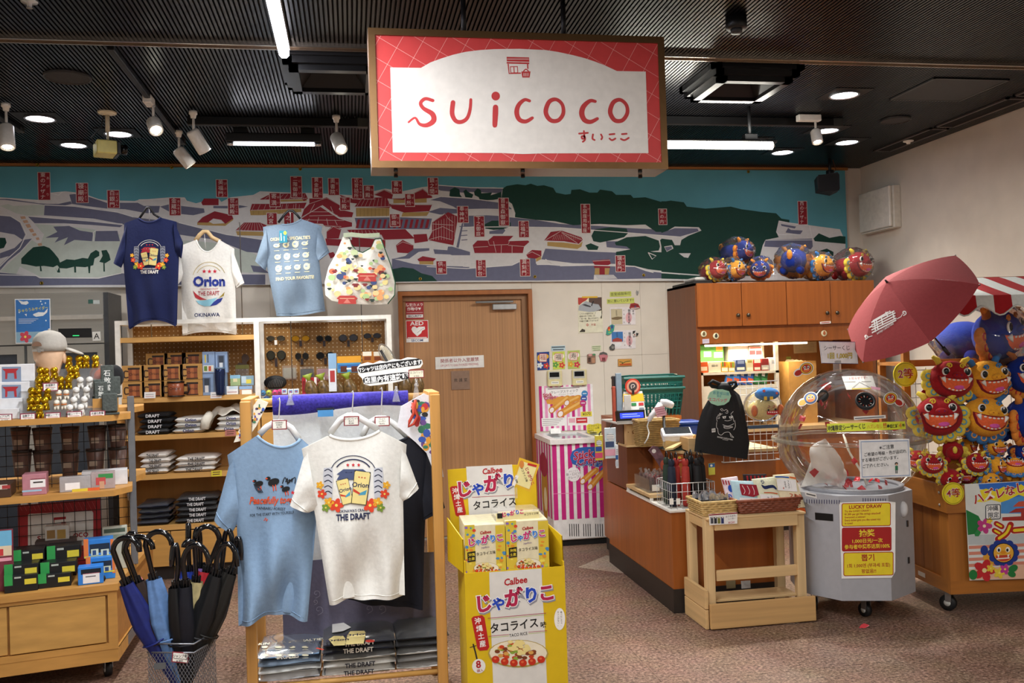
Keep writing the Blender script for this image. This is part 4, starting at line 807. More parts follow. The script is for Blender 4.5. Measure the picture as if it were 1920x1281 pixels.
mb=MB(M('#d8412f',.5));mb.disc((b.x+.005,6.09,zs+.235),.055,26,None,'y');mb.disc((b.x+.005,6.094,zs+.235),.055,26,None,'y');mb.build('round_emblem',t)
A=Art((b.x+.005,6.089,zs+.235),uv=True);A.ell('#e9a58c',0,0,.044,.044);A.lay(2).ell('#4b4446',0,0,.03,.03);A.lay(3).stroke('#d9d0cc',[(-.01,-.012),(-.012,.008),(.004,.014),(.012,.002),(.002,-.006)],.006);A.lay(2).line('#2a2628',[(0,-.055),(0,-.02)],.018);A.build('emblem_print',t)
b=PY(*zc(310,350),6.1);t=thing('leaflet_holder','narrow leaflet holder with dark brochures at the tray edge','holder',(b.x,6.12,zs))
MB(M('#33343a',.4)).rbox((b.x-.02,6.14,zs+.155),(.05,.06,.31),.004,None).build('holder_back',t);MB(M('#8fa2b4',.3)).rbox((b.x-.015,6.10,zs+.19),(.04,.02,.28),.002).build('brochure',t);MB(M('#b5523e',.5)).rbox((b.x-.055,6.09,zs+.12),(.02,.03,.24),.002).build('red_brochure',t);MB(M('#d9d5d0')).rbox((b.x+.03,6.05,zs+.09),(.05,.012,.18),.002,None).build('card',t)
b0=onto(370,770,PZ_)
t=thing('plywood_riser','square pine plywood riser box with knots behind the display','box',(1.92,6.0,PZ_))
b0,b1=PY(*zc(370,770),5.97),PY(*zc(528,760),5.97)
MB(wood('#d0ab78',.14,'z')).rbox((b0.x+.075,6.0,(PZ_+1.044)/2),(.15,.06,1.044-PZ_),.002).build('front_board',t);MB(wood('#b98f5c',.14,'z')).box((b0.x+.16,5.985,PZ_),(b0.x+.175,6.03,PZ_+.06)).build('side_batten',t)
A=Art((0,5.97,0)).zoom(1110,700,5.647);A.ell('#8d6236',435,625,12,20);A.ell('#8d6236',385,625,6,6);A.build('knots',t)
def wicker(name,label,cat,cx,cy,z,w,d,h,col,flare=.02,n=11,grp=None,rot=0):
 t=thing(name,label,cat,(cx,cy,z),grp);m1=M(col,rough=.65,var=.2,scale=40);m2=M(col,rough=.7,var=.25,scale=60)
 T=Tr((cx,cy,z),rot);fr=[(-w/2,-d/2),(w/2,-d/2),(w/2,d/2),(-w/2,d/2)]
 MB(m2).box((-w/2+.004,-d/2+.004,0),(w/2-.004,d/2-.004,.006),T).build('base',t)
 rows=max(4,int(h/.012));mb=MB(m1,True)
 for r in range(rows):
  f=r/(rows-1);e=flare*f;pts=[]
  per=[(-w/2-e,-d/2-e),(w/2+e,-d/2-e),(w/2+e,d/2+e),(-w/2-e,d/2+e)]
  for k in range(4):
   a,b=per[k],per[(k+1)%4];L=hypot(b[0]-a[0],b[1]-a[1]);m=max(4,int(L/.02))
   nx,ny=(b[1]-a[1])/L,-(b[0]-a[0])/L
   for i in range(m):
    q=.0025*(1 if(i+r)%2 else-1);pts.append((a[0]+(b[0]-a[0])*i/m+nx*q,a[1]+(b[1]-a[1])*i/m+ny*q,.006+(h-.012)*f))
  mb.tube(pts,.0065,5,closed=True,T=T)
 mb.build('weave',t,kind='stuff')
 e=flare;mb=MB(m1,True)
 mb.tube([(-w/2-e,-d/2-e,h),(0,-d/2-e,h),(w/2+e,-d/2-e,h),(w/2+e,0,h),(w/2+e,d/2+e,h),(0,d/2+e,h),(-w/2-e,d/2+e,h),(-w/2-e,0,h)],.009,8,closed=True,T=T);mb.build('rim',t)
 return t
p=PY(*zc(690,640),5.8);wicker('wicker_basket','tall straw wicker basket behind the barcode scanner','basket',p.x,5.82,TZ,.25,.12,.17,'#a98a54',.012)
p=onto(600,740);q=PY(*zc(640,520),5.62)
t=thing('barcode_scanner','white handheld barcode scanner on a black stand with a pink note','scanner',(q.x+.05,5.62,TZ))
sx=PY(*zc(765,600),5.62).x;g=PY(*zc(780,320),5.62)
MB(BLACK,True).lathe([(.045,0),(.045,.008),(.01,.014),(.009,g.z-TZ-.05),(0,g.z-TZ-.05)],18,Tr((sx,5.62,TZ))).build('stand',t)
MB(M('#e4e3e6',.3),True).tube([PY(*zc(600,510),5.62),PY(*zc(630,450),5.62),PY(*zc(690,380),5.62),PY(*zc(730,325),5.62)],[.012,.017,.02,.022],14).build('grip',t)
MB(M('#efeef0',.3),True).tube([PY(*zc(728,300),5.62),PY(*zc(780,312),5.62),PY(*zc(835,335),5.62),PY(*zc(855,345),5.62)],[.017,.024,.024,.018],14).build('head',t)
MB(M('#d9d8d2',.4),True).tube([PY(*zc(600,512),5.62),PY(*zc(585,560),5.62),PY(*zc(605,630),5.60),PY(*zc(590,690),5.58),Vector(PY(*zc(555,745),5.58))],.0045,7).build('cable',t)
A=Art((0,5.595,0)).zoom(1110,700,5.647);A.poly('#e7b3bd',[(655,365),(762,348),(795,440),(690,470)]);A.lay(2)
for i in range(3):A.line('#a8556a',[(672+i*9,392+i*22),(768+i*5,375+i*22)],6)
A.build('pink_note',t)
t=thing('card_reader','white slanted card reader with a dark screen','card reader',onto(920,720))
p=PY(*zc(925,655),5.50);T=Tr((p.x,5.55,p.z),D(-8),D(28))
MB(M('#e6e5e8',.35)).rbox((0,0,0),(.19,.10,.05),.006,T).build('case',t);MB(M('#2a2c30',.2)).box((-.08,-.03,.0252),(.085,.045,.026),T).build('screen',t);MB(M('#d8c79e',.5)).rbox((-.06,-.02,-.05),(.05,.04,.05),.003,T).build('foot',t)
t=thing('slanted_board','pale slanted wooden writing board on the counter','board',onto(1000,760))
q=[onto(770,805,TZ+.002),onto(1030,745,TZ+.002)]
pts=[PY(*zc(770,800),5.48),PY(*zc(860,790),5.44),PY(*zc(1095,650),5.52),PY(*zc(1060,640),5.62)]
MB(wood('#d9bd86',.1,'x')).add([tuple(p)for p in pts]+[(p.x,p.y,p.z-.012)for p in pts],[(0,1,2,3),(4,5,6,7),(0,1,5,4),(1,2,6,5),(2,3,7,6),(3,0,4,7)]).build('board',t)
p=pts[2];MB(wood('#c9a86f',.1,'z')).box((p.x-.2,5.52,TZ),(p.x-.02,5.56,p.z-.03)).build('support',t)
p=onto(930,815,TZ);t=thing('coin_tray','small dark green coin tray lying on the counter edge','tray',(p.x,p.y,TZ));MB(M('#3d4a42',.5)).rbox((p.x,p.y+.03,TZ+.005),(.17,.11,.01),.003).build('base',t);MB(M('#2e3832',.5)).box((p.x-.085,p.y-.025,TZ+.01),(p.x+.085,p.y-.018,TZ+.016)).box((p.x-.085,p.y+.078,TZ+.01),(p.x+.085,p.y+.085,TZ+.016)).build('rim',t)
a=PY(*zc(1012,800),5.30);b=PY(*zc(1240,930),5.30)
t=thing('pine_box','open pale pine box on the counter corner under the black bag','box',(b.x-.1,5.4,TZ));PW=wood('#d6b380',.14,'x')
bx0,bx1=PY(*zc(1030,900),5.35).x,PY(*zc(1440,900),5.35).x
MB(PW).box((bx0,5.352,TZ),(bx1,5.364,TZ+.085)).build('front',t);MB(PW).box((bx0,5.56,TZ),(bx1,5.572,TZ+.085)).build('back',t)
for x in(bx0,bx1-.012):MB(wood('#c79f6a',.14,'y')).box((x,5.364,TZ),(x+.012,5.56,TZ+.085)).build('side',t)
MB(PW).box((bx0,5.364,TZ),(bx1,5.56,TZ+.008)).build('bottom',t)
p=PY(*zc(930,540),5.95);t=thing('blue_case','blue plastic cash case behind the wicker basket','case',(p.x,5.98,TZ));MB(M('#1e3f8f',.35)).rbox((p.x,6.0,TZ+.06),(.27,.16,.12),.01).build('body',t);MB(M('#24489e',.3)).rbox((p.x,6.0,TZ+.132),(.28,.17,.024),.008).build('lid',t);MB(M('#cfd3da')).rbox((p.x+.03,5.918,TZ+.09),(.05,.004,.025),.001).build('label',t)
def shop_basket(z,cx,cy,label):
 t=thing('shopping_basket',label,'basket',(cx,cy,z),'nested green shopping baskets');g=M('#0f5c54',.4);w,d,h=.46,.32,.22
 T=Tr((cx,cy,z))
 def ring(f):e=.86+.14*f;return[(-w/2*e,-d/2*e,h*f),(w/2*e,-d/2*e,h*f),(w/2*e,d/2*e,h*f),(-w/2*e,d/2*e,h*f)]
 mb=MB(g)
 for f0,f1 in((0,.06),(.8,1.)):
  a,b=ring(f0),ring(f1)
  for k in range(4):mb.add([a[k],a[(k+1)%4],b[(k+1)%4],b[k]],[(0,1,2,3)],T)
 a=ring(0);mb.add(a,[(0,1,2,3)],T);mb.build('shell',t)
 mb=MB(g)
 for k in range(4):
  for i in range(15):
   s_=i/14
   lo=[Vector(ring(.06)[k]).lerp(Vector(ring(.06)[(k+1)%4]),s_),Vector(ring(.8)[k]).lerp(Vector(ring(.8)[(k+1)%4]),s_)]
   mb.tube(lo,.0045,5,T=T)
  for f in(.3,.55):mb.tube([ring(f)[k],ring(f)[(k+1)%4]],.004,5,T=T)
 mb.build('lattice',t)
 r_=[(p[0]*1.02,p[1]*1.03,p[2])for p in ring(1)];mb=MB(g);mb.tube(r_,.012,6,closed=True,T=T);mb.build('rim',t)
 MB(g,True).tube([(-w/2,-.02,h+.012),(-w/2+.06,-.1,h+.02),(w/2-.06,-.1,h+.02),(w/2,-.02,h+.012)],.007,6,T=T).build('handle',t)
p=PY(*zc(690,480),6.35)
st_=thing('basket_shelf','low brown stand that carries the green baskets behind the counter','stand',(p.x,6.75,0));MB(CW_).box((p.x-.26,6.55,.1),(p.x+.26,6.93,p.z-.0)).build('body',st_);MB(KB).box((p.x-.25,6.56,0),(p.x+.25,6.92,.1)).build('plinth',st_)
p2=PY(*zc(690,480),6.55)
shop_basket(p2.z+.002,p2.x,6.75,'lower dark green plastic shopping basket of the nested pile')
shop_basket(p2.z+.085,p2.x,6.75,'upper dark green plastic shopping basket of the nested pile')
for k,(x,y,w,h,cs,lb)in enumerate(((75,790,95,260,('#d9c84a','#2f4f9e','#d24a70'),'yellow, blue and pink product packet hanging from the counter tray'),(195,740,130,320,('#cfdde6','#3d4f74','#e3a6b8'),'pale blue sheet packet hanging from the counter tray'),(265,880,38,250,('#e3e7ea','#2f5f9e','#c9d4dc'),'narrow white and blue packet hanging lowest at the counter tray'))):
 a,b=PY(*zc(x-w/2,y-h/2),5.925-.006*k),PY(*zc(x+w/2,y+h/2),5.925-.006*k);Y=5.925-.006*k
 t=thing('hanging_packet',lb,'packet',((a.x+b.x)/2,Y,b.z),'packets hung on the counter tray')
 MB(M(cs[0],rough=.3)).rbox(((a.x+b.x)/2,Y,(a.z+b.z)/2),(b.x-a.x,.005,a.z-b.z),.002).build('pouch',t)
 A=Art((0,Y-.0026,0)).zoom(1110,700,5.647);A.rect(cs[1],x-w*.4,y-h*.05,x+w*.3,y+h*.14);A.rect(cs[2],x-w*.45,y+h*.2,x+w*.4,y+h*.42);A.ell('#f4f2f0',x,y-h*.2,w*.3,h*.12);A.lay(2)
 for i in range(3):A.line('#5d6b7a',[(x-w*.3,y-h*.28+i*h*.07),(x+w*.25,y-h*.28+i*h*.07)],5)
 A.build('packet_print',t)
 MB(BLACK,True).tube([PY(*zc(x,y-h/2),Y),PY(*zc(x+4,y-h/2-25),Y+.01),PY(*zc(x+20,y-h/2-40),Y+.03)],.004,6).build('hook',t)
GX0,GX1,GZ0,GZ1,GY=PY(1357,866,5.33).x,PY(1462,860,5.33).x,PY(1400,865,5.33).z,PY(1400,716,5.33).z,5.33
t=thing('wire_grid_panel','white wire grid panel standing on the counter behind the black bag','display grid',((GX0+GX1)/2,GY,GZ0));GW=M('#d9d4d0',.35,metal=.3)
n=9
for i in range(n+1):
 x=GX0+(GX1-GX0)*i/n;MB(GW,True).tube([(x,GY,GZ0),(x,GY,GZ1)],.0022,6).build('upright_wire',t)
for i in range(13):
 z=GZ0+(GZ1-GZ0)*i/12;MB(GW,True).tube([(GX0,GY-.004,z),(GX1,GY-.004,z)],.0022 if i not in(0,12)else.0035,6).build('cross_wire',t)
MB(GW,True).tube([(GX0,GY,GZ0),(GX0,GY+.12,GZ0+.0)],.004,6).tube([(GX1,GY,GZ0),(GX1,GY+.12,GZ0)],.004,6).build('foot',t)
def zb(x,y):return zc(x,y)
bagY=5.26
t=thing('drawstring_bag','black drawstring bag with a white lion drawing and a mint round tag','bag',PY(*zc(1380,900),bagY))
outl=[(1290,200),(1360,150),(1480,160),(1590,250),(1620,400),(1665,760),(1640,915),(1400,880),(1085,835),(1110,560),(1160,400),(1215,300)]
BG=M('#141416',.75,var=.1,bump=.2,scale=30)
def bagsurf(u,v):
 L=[(1300,190),(1225,290),(1165,400),(1120,540),(1095,700),(1083,830)];Rr=[(1470,150),(1560,230),(1605,360),(1640,560),(1668,740),(1642,912)]
 f=v*5;i=min(4,int(f));g=f-i
 l=Vector(L[i]).lerp(Vector(L[i+1]),g);r=Vector(Rr[i]).lerp(Vector(Rr[i+1]),g);return l.lerp(r,u)
def bagp(u,v,side):
 q=bagsurf(u,v);b=.045*sin(PI*min(1,max(0,u)))**.6*(.25+.75*sin(PI*min(.93,v*.9+.08)));fold=.006*sin(u*38+v*3)*(1-v)**1.3
 p=PY(*zc(q.x,q.y),bagY);return(p.x,bagY-side*b-(fold if side>0 else 0),p.z)
mb=MB(BG,True);mb.grid(lambda u,v:bagp(u,v,1),25,16);mb.grid(lambda u,v:bagp(u,v,-1),25,16);mb.build('pouch',t)
MB(BG,True).tube([PY(*zc(1330,150),bagY),PY(*zc(1270,140),bagY),PY(*zc(1240,110),bagY-.01),PY(*zc(1275,80),bagY-.01),PY(*zc(1330,105),bagY),PY(*zc(1380,130),bagY)],.011,8).build('strap_loop',t)
MB(BG,True).tube([PY(*zc(1400,140),bagY),PY(*zc(1460,100),bagY-.01),PY(*zc(1520,90),bagY),PY(*zc(1530,130),bagY),PY(*zc(1480,170),bagY)],.010,8).build('strap_loop',t)
MB(BG,True).ell(PY(*zc(1400,150),bagY),(.05,.03,.03),14,8).build('gathered_neck',t)
def bagwarp(p):return Vector((p.x,bagY-.05-.0005*0,p.z))if False else p
A=Art((0,bagY-.049,0)).zoom(1110,700,5.647);WL='#d8d6d2'
for q in([(1320,520),(1318,570),(1332,590)],[(1330,590),(1340,640),(1370,655),(1400,630),(1450,625),(1480,660),(1500,680),(1470,670),(1460,630)],[(1500,600),(1518,560),(1510,500)],[(1325,510),(1320,470),(1345,440),(1380,430)],[(1380,400),(1360,385),(1375,375),(1395,395),(1420,385),(1440,400)],[(1470,430),(1495,405)],[(1500,510),(1490,460),(1470,440)],[(1385,545),(1440,560),(1500,535)],[(1395,560),(1400,580),(1440,585),(1490,570)],[(1405,500),(1440,505),(1480,490)]):A.stroke(WL,q,4.5)
for x,y,r in((1352,432,20),(1428,410,18),(1342,468,16)):A.stroke(WL,[(x+r*f*cos(7*f+2),y+r*f*sin(7*f+2))for f in(1,.85,.7,.55,.4,.25,.1)],4)
for x in(1400,1470):A.poly(WL,[(x-22,458),(x+20,452),(x+14,478),(x-12,480)])
for i in range(6):A.lay(1).poly(WL,[(1400+i*15,562),(1411+i*15,561),(1406+i*15,580)])
A.lay(2).ell('#141416',1402,468,6,5);A.ell('#141416',1466,466,6,5)
A.lay(1).poly(WL,[(1266,588),(1305,582),(1308,622),(1268,628)]);A.lay(2).text('#222222','首里',1287,605,18);A.lay(1).text(WL,'SHURIJO CASTLE PARK',1408,690,20,-13,.02,xs=.85);A.line(WL,[(1380,700),(1440,712)],3)
A.build('lion_drawing',t)
A=Art((0,bagY-.052,0)).zoom(1110,700,5.647);A.poly('#a9d6b9',[(1220,265),(1245,205),(1300,170),(1380,170),(1450,190),(1472,240),(1450,300),(1400,335),(1330,345),(1260,320)]);A.lay(2).text('#3a8fa0','首里城公園',1365,215,36,-7);A.text('#3a8fa0','限定',1345,245,26,-7);A.text('#d8436a','エコバッグ',1330,285,42,-6,.01);A.build('mint_tag',t)
hy=5.25;t=thing('plush_pouch','cream animal-face plush pouch with a blue cap in clear plastic on the grid','pouch',PY(*zc(1830,500),hy))
def cz(x,y):return 1240+x/4.571,510+y/4.571
c_=PY(1430,768,hy);MB(plush('#e2cb86'),True).ell((c_.x,hy,c_.z),(.10,.035,.062)).build('face',t)
d_=PY(1438,742,hy-.01);MB(plush('#3f78b8'),True).ell((d_.x,hy-.012,d_.z+.01),(.082,.036,.04)).build('cap',t)
for s in(-1,1):MB(plush('#c86a3a'),True).ell((c_.x+.02+s*.085,hy-.025,c_.z-.005),(.02,.02,.035)).build('ear',t)
A=Art((0,hy-.052,0)).zoom(1240,510,4.571);A.poly('#b8232c',[(905,1195),(1000,1185),(1005,1215),(960,1228),(905,1222)]);A.ell('#2a2522',918,1185,9,10);A.ell('#2a2522',978,1180,9,10);A.stroke('#a82840',[(910,1165),(925,1160),(930,1150),(918,1148)],5);A.stroke('#a82840',[(955,1162),(970,1158),(975,1148),(962,1146)],5);A.lay(2)
for i in range(5):A.rect('#f2eee0',915+i*17,1198,925+i*17,1208)
A.build('face_print',t)
A=Art((0,hy-.05,0)).zoom(1240,510,4.571);A.rect('#e3b93a',880,1068,905,1100);A.rect('#e3b93a',930,1068,958,1095);A.flower('#c8454a',880,1020,14);A.flower('#c8454a',990,1040,12);A.build('cap_print',t)
mb=MB(clear(alpha=.25),True);mb.ell((c_.x,hy,c_.z+.025),(.125,.055,.10),20,12);ob=mb.build('clear_bag',t)
MB(M('#3c4f66',.4)).rbox((c_.x+.0,hy-.0,c_.z-.105),(.2,.03,.02),.004).build('base_card',t)
p=PY(1230,858,5.5)
t=thing('patterned_ornament','dark patterned fan-shaped ornament card hanging at the counter edge','ornament',(p.x,5.5,p.z-.12))
A0=MB(M('#6a4a52',.6,var=.5,scale=40));q=[(1216,845),(1224,836),(1234,838),(1240,848),(1248,862),(1250,880),(1242,884),(1234,870),(1226,858)];ps=[PY(x,y,5.49)for x,y in q];n=len(ps)
A0.add([tuple(v)for v in ps]+[(v.x,v.y+.006,v.z)for v in ps],[list(range(n)),list(range(n,2*n))]+[(i,n+i,n+(i+1)%n,(i+1)%n)for i in range(n)]).build('cutout',t)
A=Art((0,5.489,0));A.ell('#b5533c',1243,872,5,9);A.ell('#e6dcd6',1226,846,4,4);A.build('cutout_print',t)
# tall cabinet behind the counter
def kz(x,y):return 1240+x/4.571,510+y/4.571
KY,kx0,ktop=7.06,2.78,2.075
kx1=PY(1641,560,KY).x;kdoor=PY(1308,614,KY).z;kfas=PY(1312,645,KY).z
KW=wood('#9a5626',.13,'z',.35);KD=wood('#7b4320',.13,'z',.4)
t=thing('wall_cabinet','tall reddish brown cabinet with four doors and a lit niche','cabinet',((kx0+kx1)/2,7.4,0))
MB(KD).box((kx0,KY+.02,0),(kx0+.03,WY-.005,ktop)).build('side_panel',t);MB(KD).box((kx1-.03,KY+.02,0),(kx1,WY-.005,ktop)).build('side_panel',t)
MB(KD).box((kx0,KY+.02,ktop-.02),(kx1,WY-.005,ktop)).build('top_board',t);MB(KD).box((kx0+.03,KY+.02,kdoor),(kx1-.03,WY-.005,kdoor+.02)).build('door_floor',t)
MB(KW).box((kx0+.03,KY+.03,kfas),(kx1-.03,KY+.05,kdoor)).build('fascia',t)
MB(wood('#b0763a',.12,'z',.5)).box((kx0+.03,WY-.03,.5),(kx1-.03,WY-.008,kdoor)).build('back_board',t)
MB(KW).box((kx0+.03,KY+.06,.1),(kx1-.03,WY-.03,.84)).build('base_unit',t);MB(CT).box((kx0+.03,KY+.0,.84),(kx1-.03,WY-.03,.87)).build('desk_top',t);MB(KB).box((kx0+.03,KY+.08,0),(kx1-.03,WY-.03,.1)).build('plinth',t)
ed=[kx0+.004]+[PY(x,570,KY).x for x in(1391,1475.3,1557.8)]+[kx1-.004]
for i in range(4):
 dr=MB(KW).rbox(((ed[i]+ed[i+1])/2,KY+.01,(kdoor+ktop)/2),(ed[i+1]-ed[i]-.006,.02,ktop-kdoor-.004),.002).build('door',t)
 x=ed[i+1]-.045 if i%2==0 else ed[i]+.045
 MB(M('#4a4238',.3,metal=.6),True).lathe([(.006,0),(.007,.014),(.016,.018),(.016,.026),(0,.031)],16,Tr((x,KY,kdoor+.09),0,PI/2)).build('knob',dr)
MB(M('#fff3cf',var=0,emit=7.)).box((kx0+.1,KY+.07,kfas-.025),(kx0+1.0,KY+.10,kfas-.01)).build('strip_lamp',t)
area_light('niche_lamp',(kx0+.5,KY+.2,kfas-.03),.9,.06,13,(1,.86,.6),(D(-12),0,0))
for k,(x,y,c2,lb)in enumerate(((365,533,'#6a5a3a','round badge magnet nearest the cabinet side'),(470,550,'#3a3a36','round badge magnet with a black figure'),(1397,527,'#b5653c','round badge magnet with an orange face near the umbrella'))):
 p=PY(*kz(x,y),KY+.022);t=thing('badge_magnet',lb,'magnet',p,'round badge magnets on the cabinet');MB(M('#e3dcb8',.3),True).lathe([(.026,0),(.026,.005),(.02,.008),(0,.009)],22,Tr((p.x,KY+.03,p.z),0,PI/2)).build('disc',t)
 A=Art((0,KY+.0205,0)).zoom(1240,510,4.571);A.ell(c2,x,y,12,14);A.ell(c2,x,y-14,8,7);A.build('badge_print',t)
t,A=card('cabinet_sticker','tiny lilac paper sticker under the round badges','sticker','#c9c0d0',[kz(352,577),kz(410,573),kz(412,611),kz(354,615)],KY+.028);A.zoom(1240,510,4.571).line('#9a92a4',[(360,592),(400,589)],3);A.build('lettering',t)
t,A=card('door_sticker','thin white label on the lower corner of the third cabinet door','sticker','#f0ece6',[kz(1360,428),kz(1452,421),kz(1454,440),kz(1362,447)],KY-.002,th=.002);A.zoom(1240,510,4.571).line('#b54a44',[(1370,437),(1445,431)],6);A.build('lettering',t)
t,A=card('paper_list','pale paper list pinned to the niche back board','notice','#e3d3a6',[kz(1130,605),kz(1330,596),kz(1333,690),kz(1136,700)],WY-.032,th=.001);A.zoom(1240,510,4.571)
for i in range(6):A.line('#b09a6c',[(1145,620+i*12),(1310,613+i*12)],2)
A.build('lettering',t)
t,A=card('sticky_note','green sticky note on the niche back board','notice','#a9b84a',[kz(1070,727),kz(1110,725),kz(1112,763),kz(1072,766)],WY-.032,th=.001);A.zoom(1240,510,4.571).line('#6a7628',[(1076,745),(1104,743)],3);A.build('handwriting',t)
RY=7.22;sx0,sx1=PY(*kz(330,860),RY).x,PY(*kz(1008,860),RY).x;sz=PY(*kz(600,858),RY).z
t=thing('white_shelf_rack','white two-tier shelf rack standing in the lit cabinet niche','rack',((sx0+sx1)/2,RY,.87));RWH=M('#e9e2cc',.4)
MB(RWH).box((sx0,RY,sz-.02),(sx1,RY+.3,sz)).build('shelf',t);sz2=sz-.30;MB(RWH).box((sx0,RY,sz2-.018),(sx1,RY+.3,sz2)).build('shelf',t)
for x in(sx0,sx1-.03):
 for y in(RY,RY+.27):MB(RWH).box((x,y,.87),(x+.03,y+.03,sz+(.25 if x>sx0 else 0))).build('post',t)
def goods(name,lb,cat,x0,y0,x1,y1,Y,dep,col,marks=(),grp=None,zbase=None,tilt=0,fr=(1240,510,4.571),rough=.4):
 pass
 f=lambda x,y:(fr[0]+x/fr[2],fr[1]+y/fr[2])
 a,b=PY(*f(x0,(y0+y1)/2),Y),PY(*f(x1,(y0+y1)/2),Y);zt=PY(*f((x0+x1)/2,y0),Y).z;zb=PY(*f((x0+x1)/2,y1),Y).z if zbase is None else zbase
 t=thing(name,lb,cat,((a.x+b.x)/2,Y,zb),grp)
 MB(M(col,rough=rough)).rbox(((a.x+b.x)/2,Y+dep/2,(zt+zb)/2),(b.x-a.x-.002,dep,zt-zb-.001),.002).build('carton',t)
 A=Art((0,Y,0),eps=.0004).zoom(*fr);A.lay(1);w,h=x1-x0,y1-y0
 for m in marks:
  c2,u0,v0,u1,v1=m[:5];A.lay(m[5]if len(m)>5 else 1).rect(c2,x0+w*u0,y0+h*v0,x0+w*u1,y0+h*v1)
 if marks:A.build('carton_print',t)
 return t
G='boxes on the niche shelf rack'
for a_ in(('green product box on the rack in the niche',328,625,535,740,.10,'#3f8a3c',(('#e9e2c9',.18,.5,.48,.9),('#e9e2c9',.6,.55,.95,.95),('#d98a3c',.68,.1,.95,.45),('#2c6a2c',0,0,.6,.12))),('silver speckled box on the rack in the niche',573,622,745,722,.1,'#bdbfba',(('#d8d9d4',.1,.1,.9,.9),)),('red and white paired box on the rack in the niche',750,638,866,716,.08,'#efe9dc',(('#c8343c',.05,.45,.48,.92),('#c8343c',.52,.45,.95,.92),('#d8545c',.1,.1,.9,.22)))):
 goods('product_box',a_[0],'box',*a_[1:5],RY+.14,a_[5],a_[6],a_[7],G,zbase=sz+.09)
MB_r=MB(M('#e9e2cc',.5)).box((sx0+.03,RY+.13,sz),(sx0+.75,RY+.29,sz+.0885));solo(MB_r,'display_step','cream step block raising the back row of boxes on the rack','riser')
for k,a_ in enumerate((('orange box leaning at the rack end',328,770,400,856,'#d8612c',(('#f0d9b0',.1,.5,.9,.9),)),('beige box with black numerals on the rack',404,768,512,856,'#e9dfbe',()),('multicoloured slim box on the rack',516,768,572,856,'#d9a62f',(('#3c8a4a',.1,.0,.3,.5),('#c8403a',.4,0,.6,.5),('#f2ead2',.05,.6,.95,.95))),('yellow bar box on the rack',576,768,630,852,'#d8b23c',(('#a8432c',.3,.1,.5,.6),('#6a9a3c',.6,.1,.8,.6),('#f2ead2',.05,.65,.95,.95))),('dark blue slim carton on the rack',640,752,722,842,'#3a4a78',(('#8d9ab8',.15,.1,.85,.4),('#f2ead2',.1,.72,.9,.98))),('cream slim carton on the rack',730,745,788,842,'#e3d6a6',(('#b99a4a',.2,.15,.8,.35),('#f2ead2',.1,.75,.9,.98))),('red and cream slim carton on the rack',793,748,852,840,'#c43a34',(('#efe6d2',.05,.05,.95,.35),('#f2ead2',.1,.75,.9,.98))),('dark red carton with a grey base on the rack',860,740,922,838,'#8f2f2c',(('#c9c2b4',0,.6,1,1),('#efe6d2',.2,.8,.8,.97,2))),('white tall carton at the rack end post',928,735,988,838,'#e6e4de',(('#a9aab0',.3,.2,.7,.5),)))):
 tt=goods('product_box',a_[0],'box',*a_[1:5],RY+.015,.07,a_[5],a_[6],G,zbase=sz+.0005)
A=Art((0,RY+.0145,0)).zoom(1240,510,4.571);A.text('#2a2622','EES-03',458,805,22,1,.02,xs=.9);o_=A.build('lettering',[o for o in bpy.data.objects if o.get('label')=='beige box with black numerals on the rack'][0])
for k,c2 in enumerate(('#3f7fc0','#4a8ad0','#39589a','#3a6ab0','#2f6a3c','#2a5a34')):
 x=590+k*60;p=PY(*kz(x,910),RY-.0);t=thing('snack_packet',('first','second','third','fourth','fifth','sixth')[k]+' tilted snack packet in the row under the rack shelf, from the cabinet side','packet',(p.x,RY,sz2),'snack packets under the rack shelf')
 T=Tr((p.x,RY+.03,p.z),0,D(-15),D(18));MB(M(c2,rough=.3)).rbox((0,0,0),(.06,.03,.12),.004,T).build('packet',t);MB(M('#d8613a' if k<4 else '#3f8a4a',rough=.4)).box((-.02,-.0155,-.045),(.028,-.015,-.005),T).build('front_print',t);MB(M('#e8e4dc',.4)).box((-.028,-.0155,.01),(.0,-.015,.045),T).build('front_label',t)
st_=MB(RWH).box((sx0+.03,RY+.0,sz2),(sx1-.03,RY+.1,PY(*kz(700,952),RY).z-.02));solo(st_,'packet_riser','plain cream riser block under the snack packets','riser')
p0=PY(*kz(1090,770),7.3);p1=PY(*kz(1330,905),7.3)
t=thing('cardboard_box','open brown cardboard box with cream papers in the niche','box',((p0.x+p1.x)/2,7.4,.87));cb_=M('#c08f4c',.8)
MB(cb_).box((p0.x,7.3,.87),(p1.x,7.31,p0.z)).build('front',t);MB(cb_).box((p0.x,7.31,.87),(p0.x+.01,7.55,p0.z)).build('side',t);MB(cb_).box((p1.x-.01,7.31,.87),(p1.x,7.55,p0.z)).build('side',t);MB(cb_).box((p0.x,7.55,.87),(p1.x,7.56,p0.z)).build('back',t)
mb=MB(M('#e9dcb4',.8),True);mb.grid(lambda u,v:(p0.x+.01+(p1.x-p0.x-.02)*u,7.32+.22*v,p0.z-.03+.05*sin(u*9+v*4)*sin(PI*u)),14,6);mb.build('papers',t)
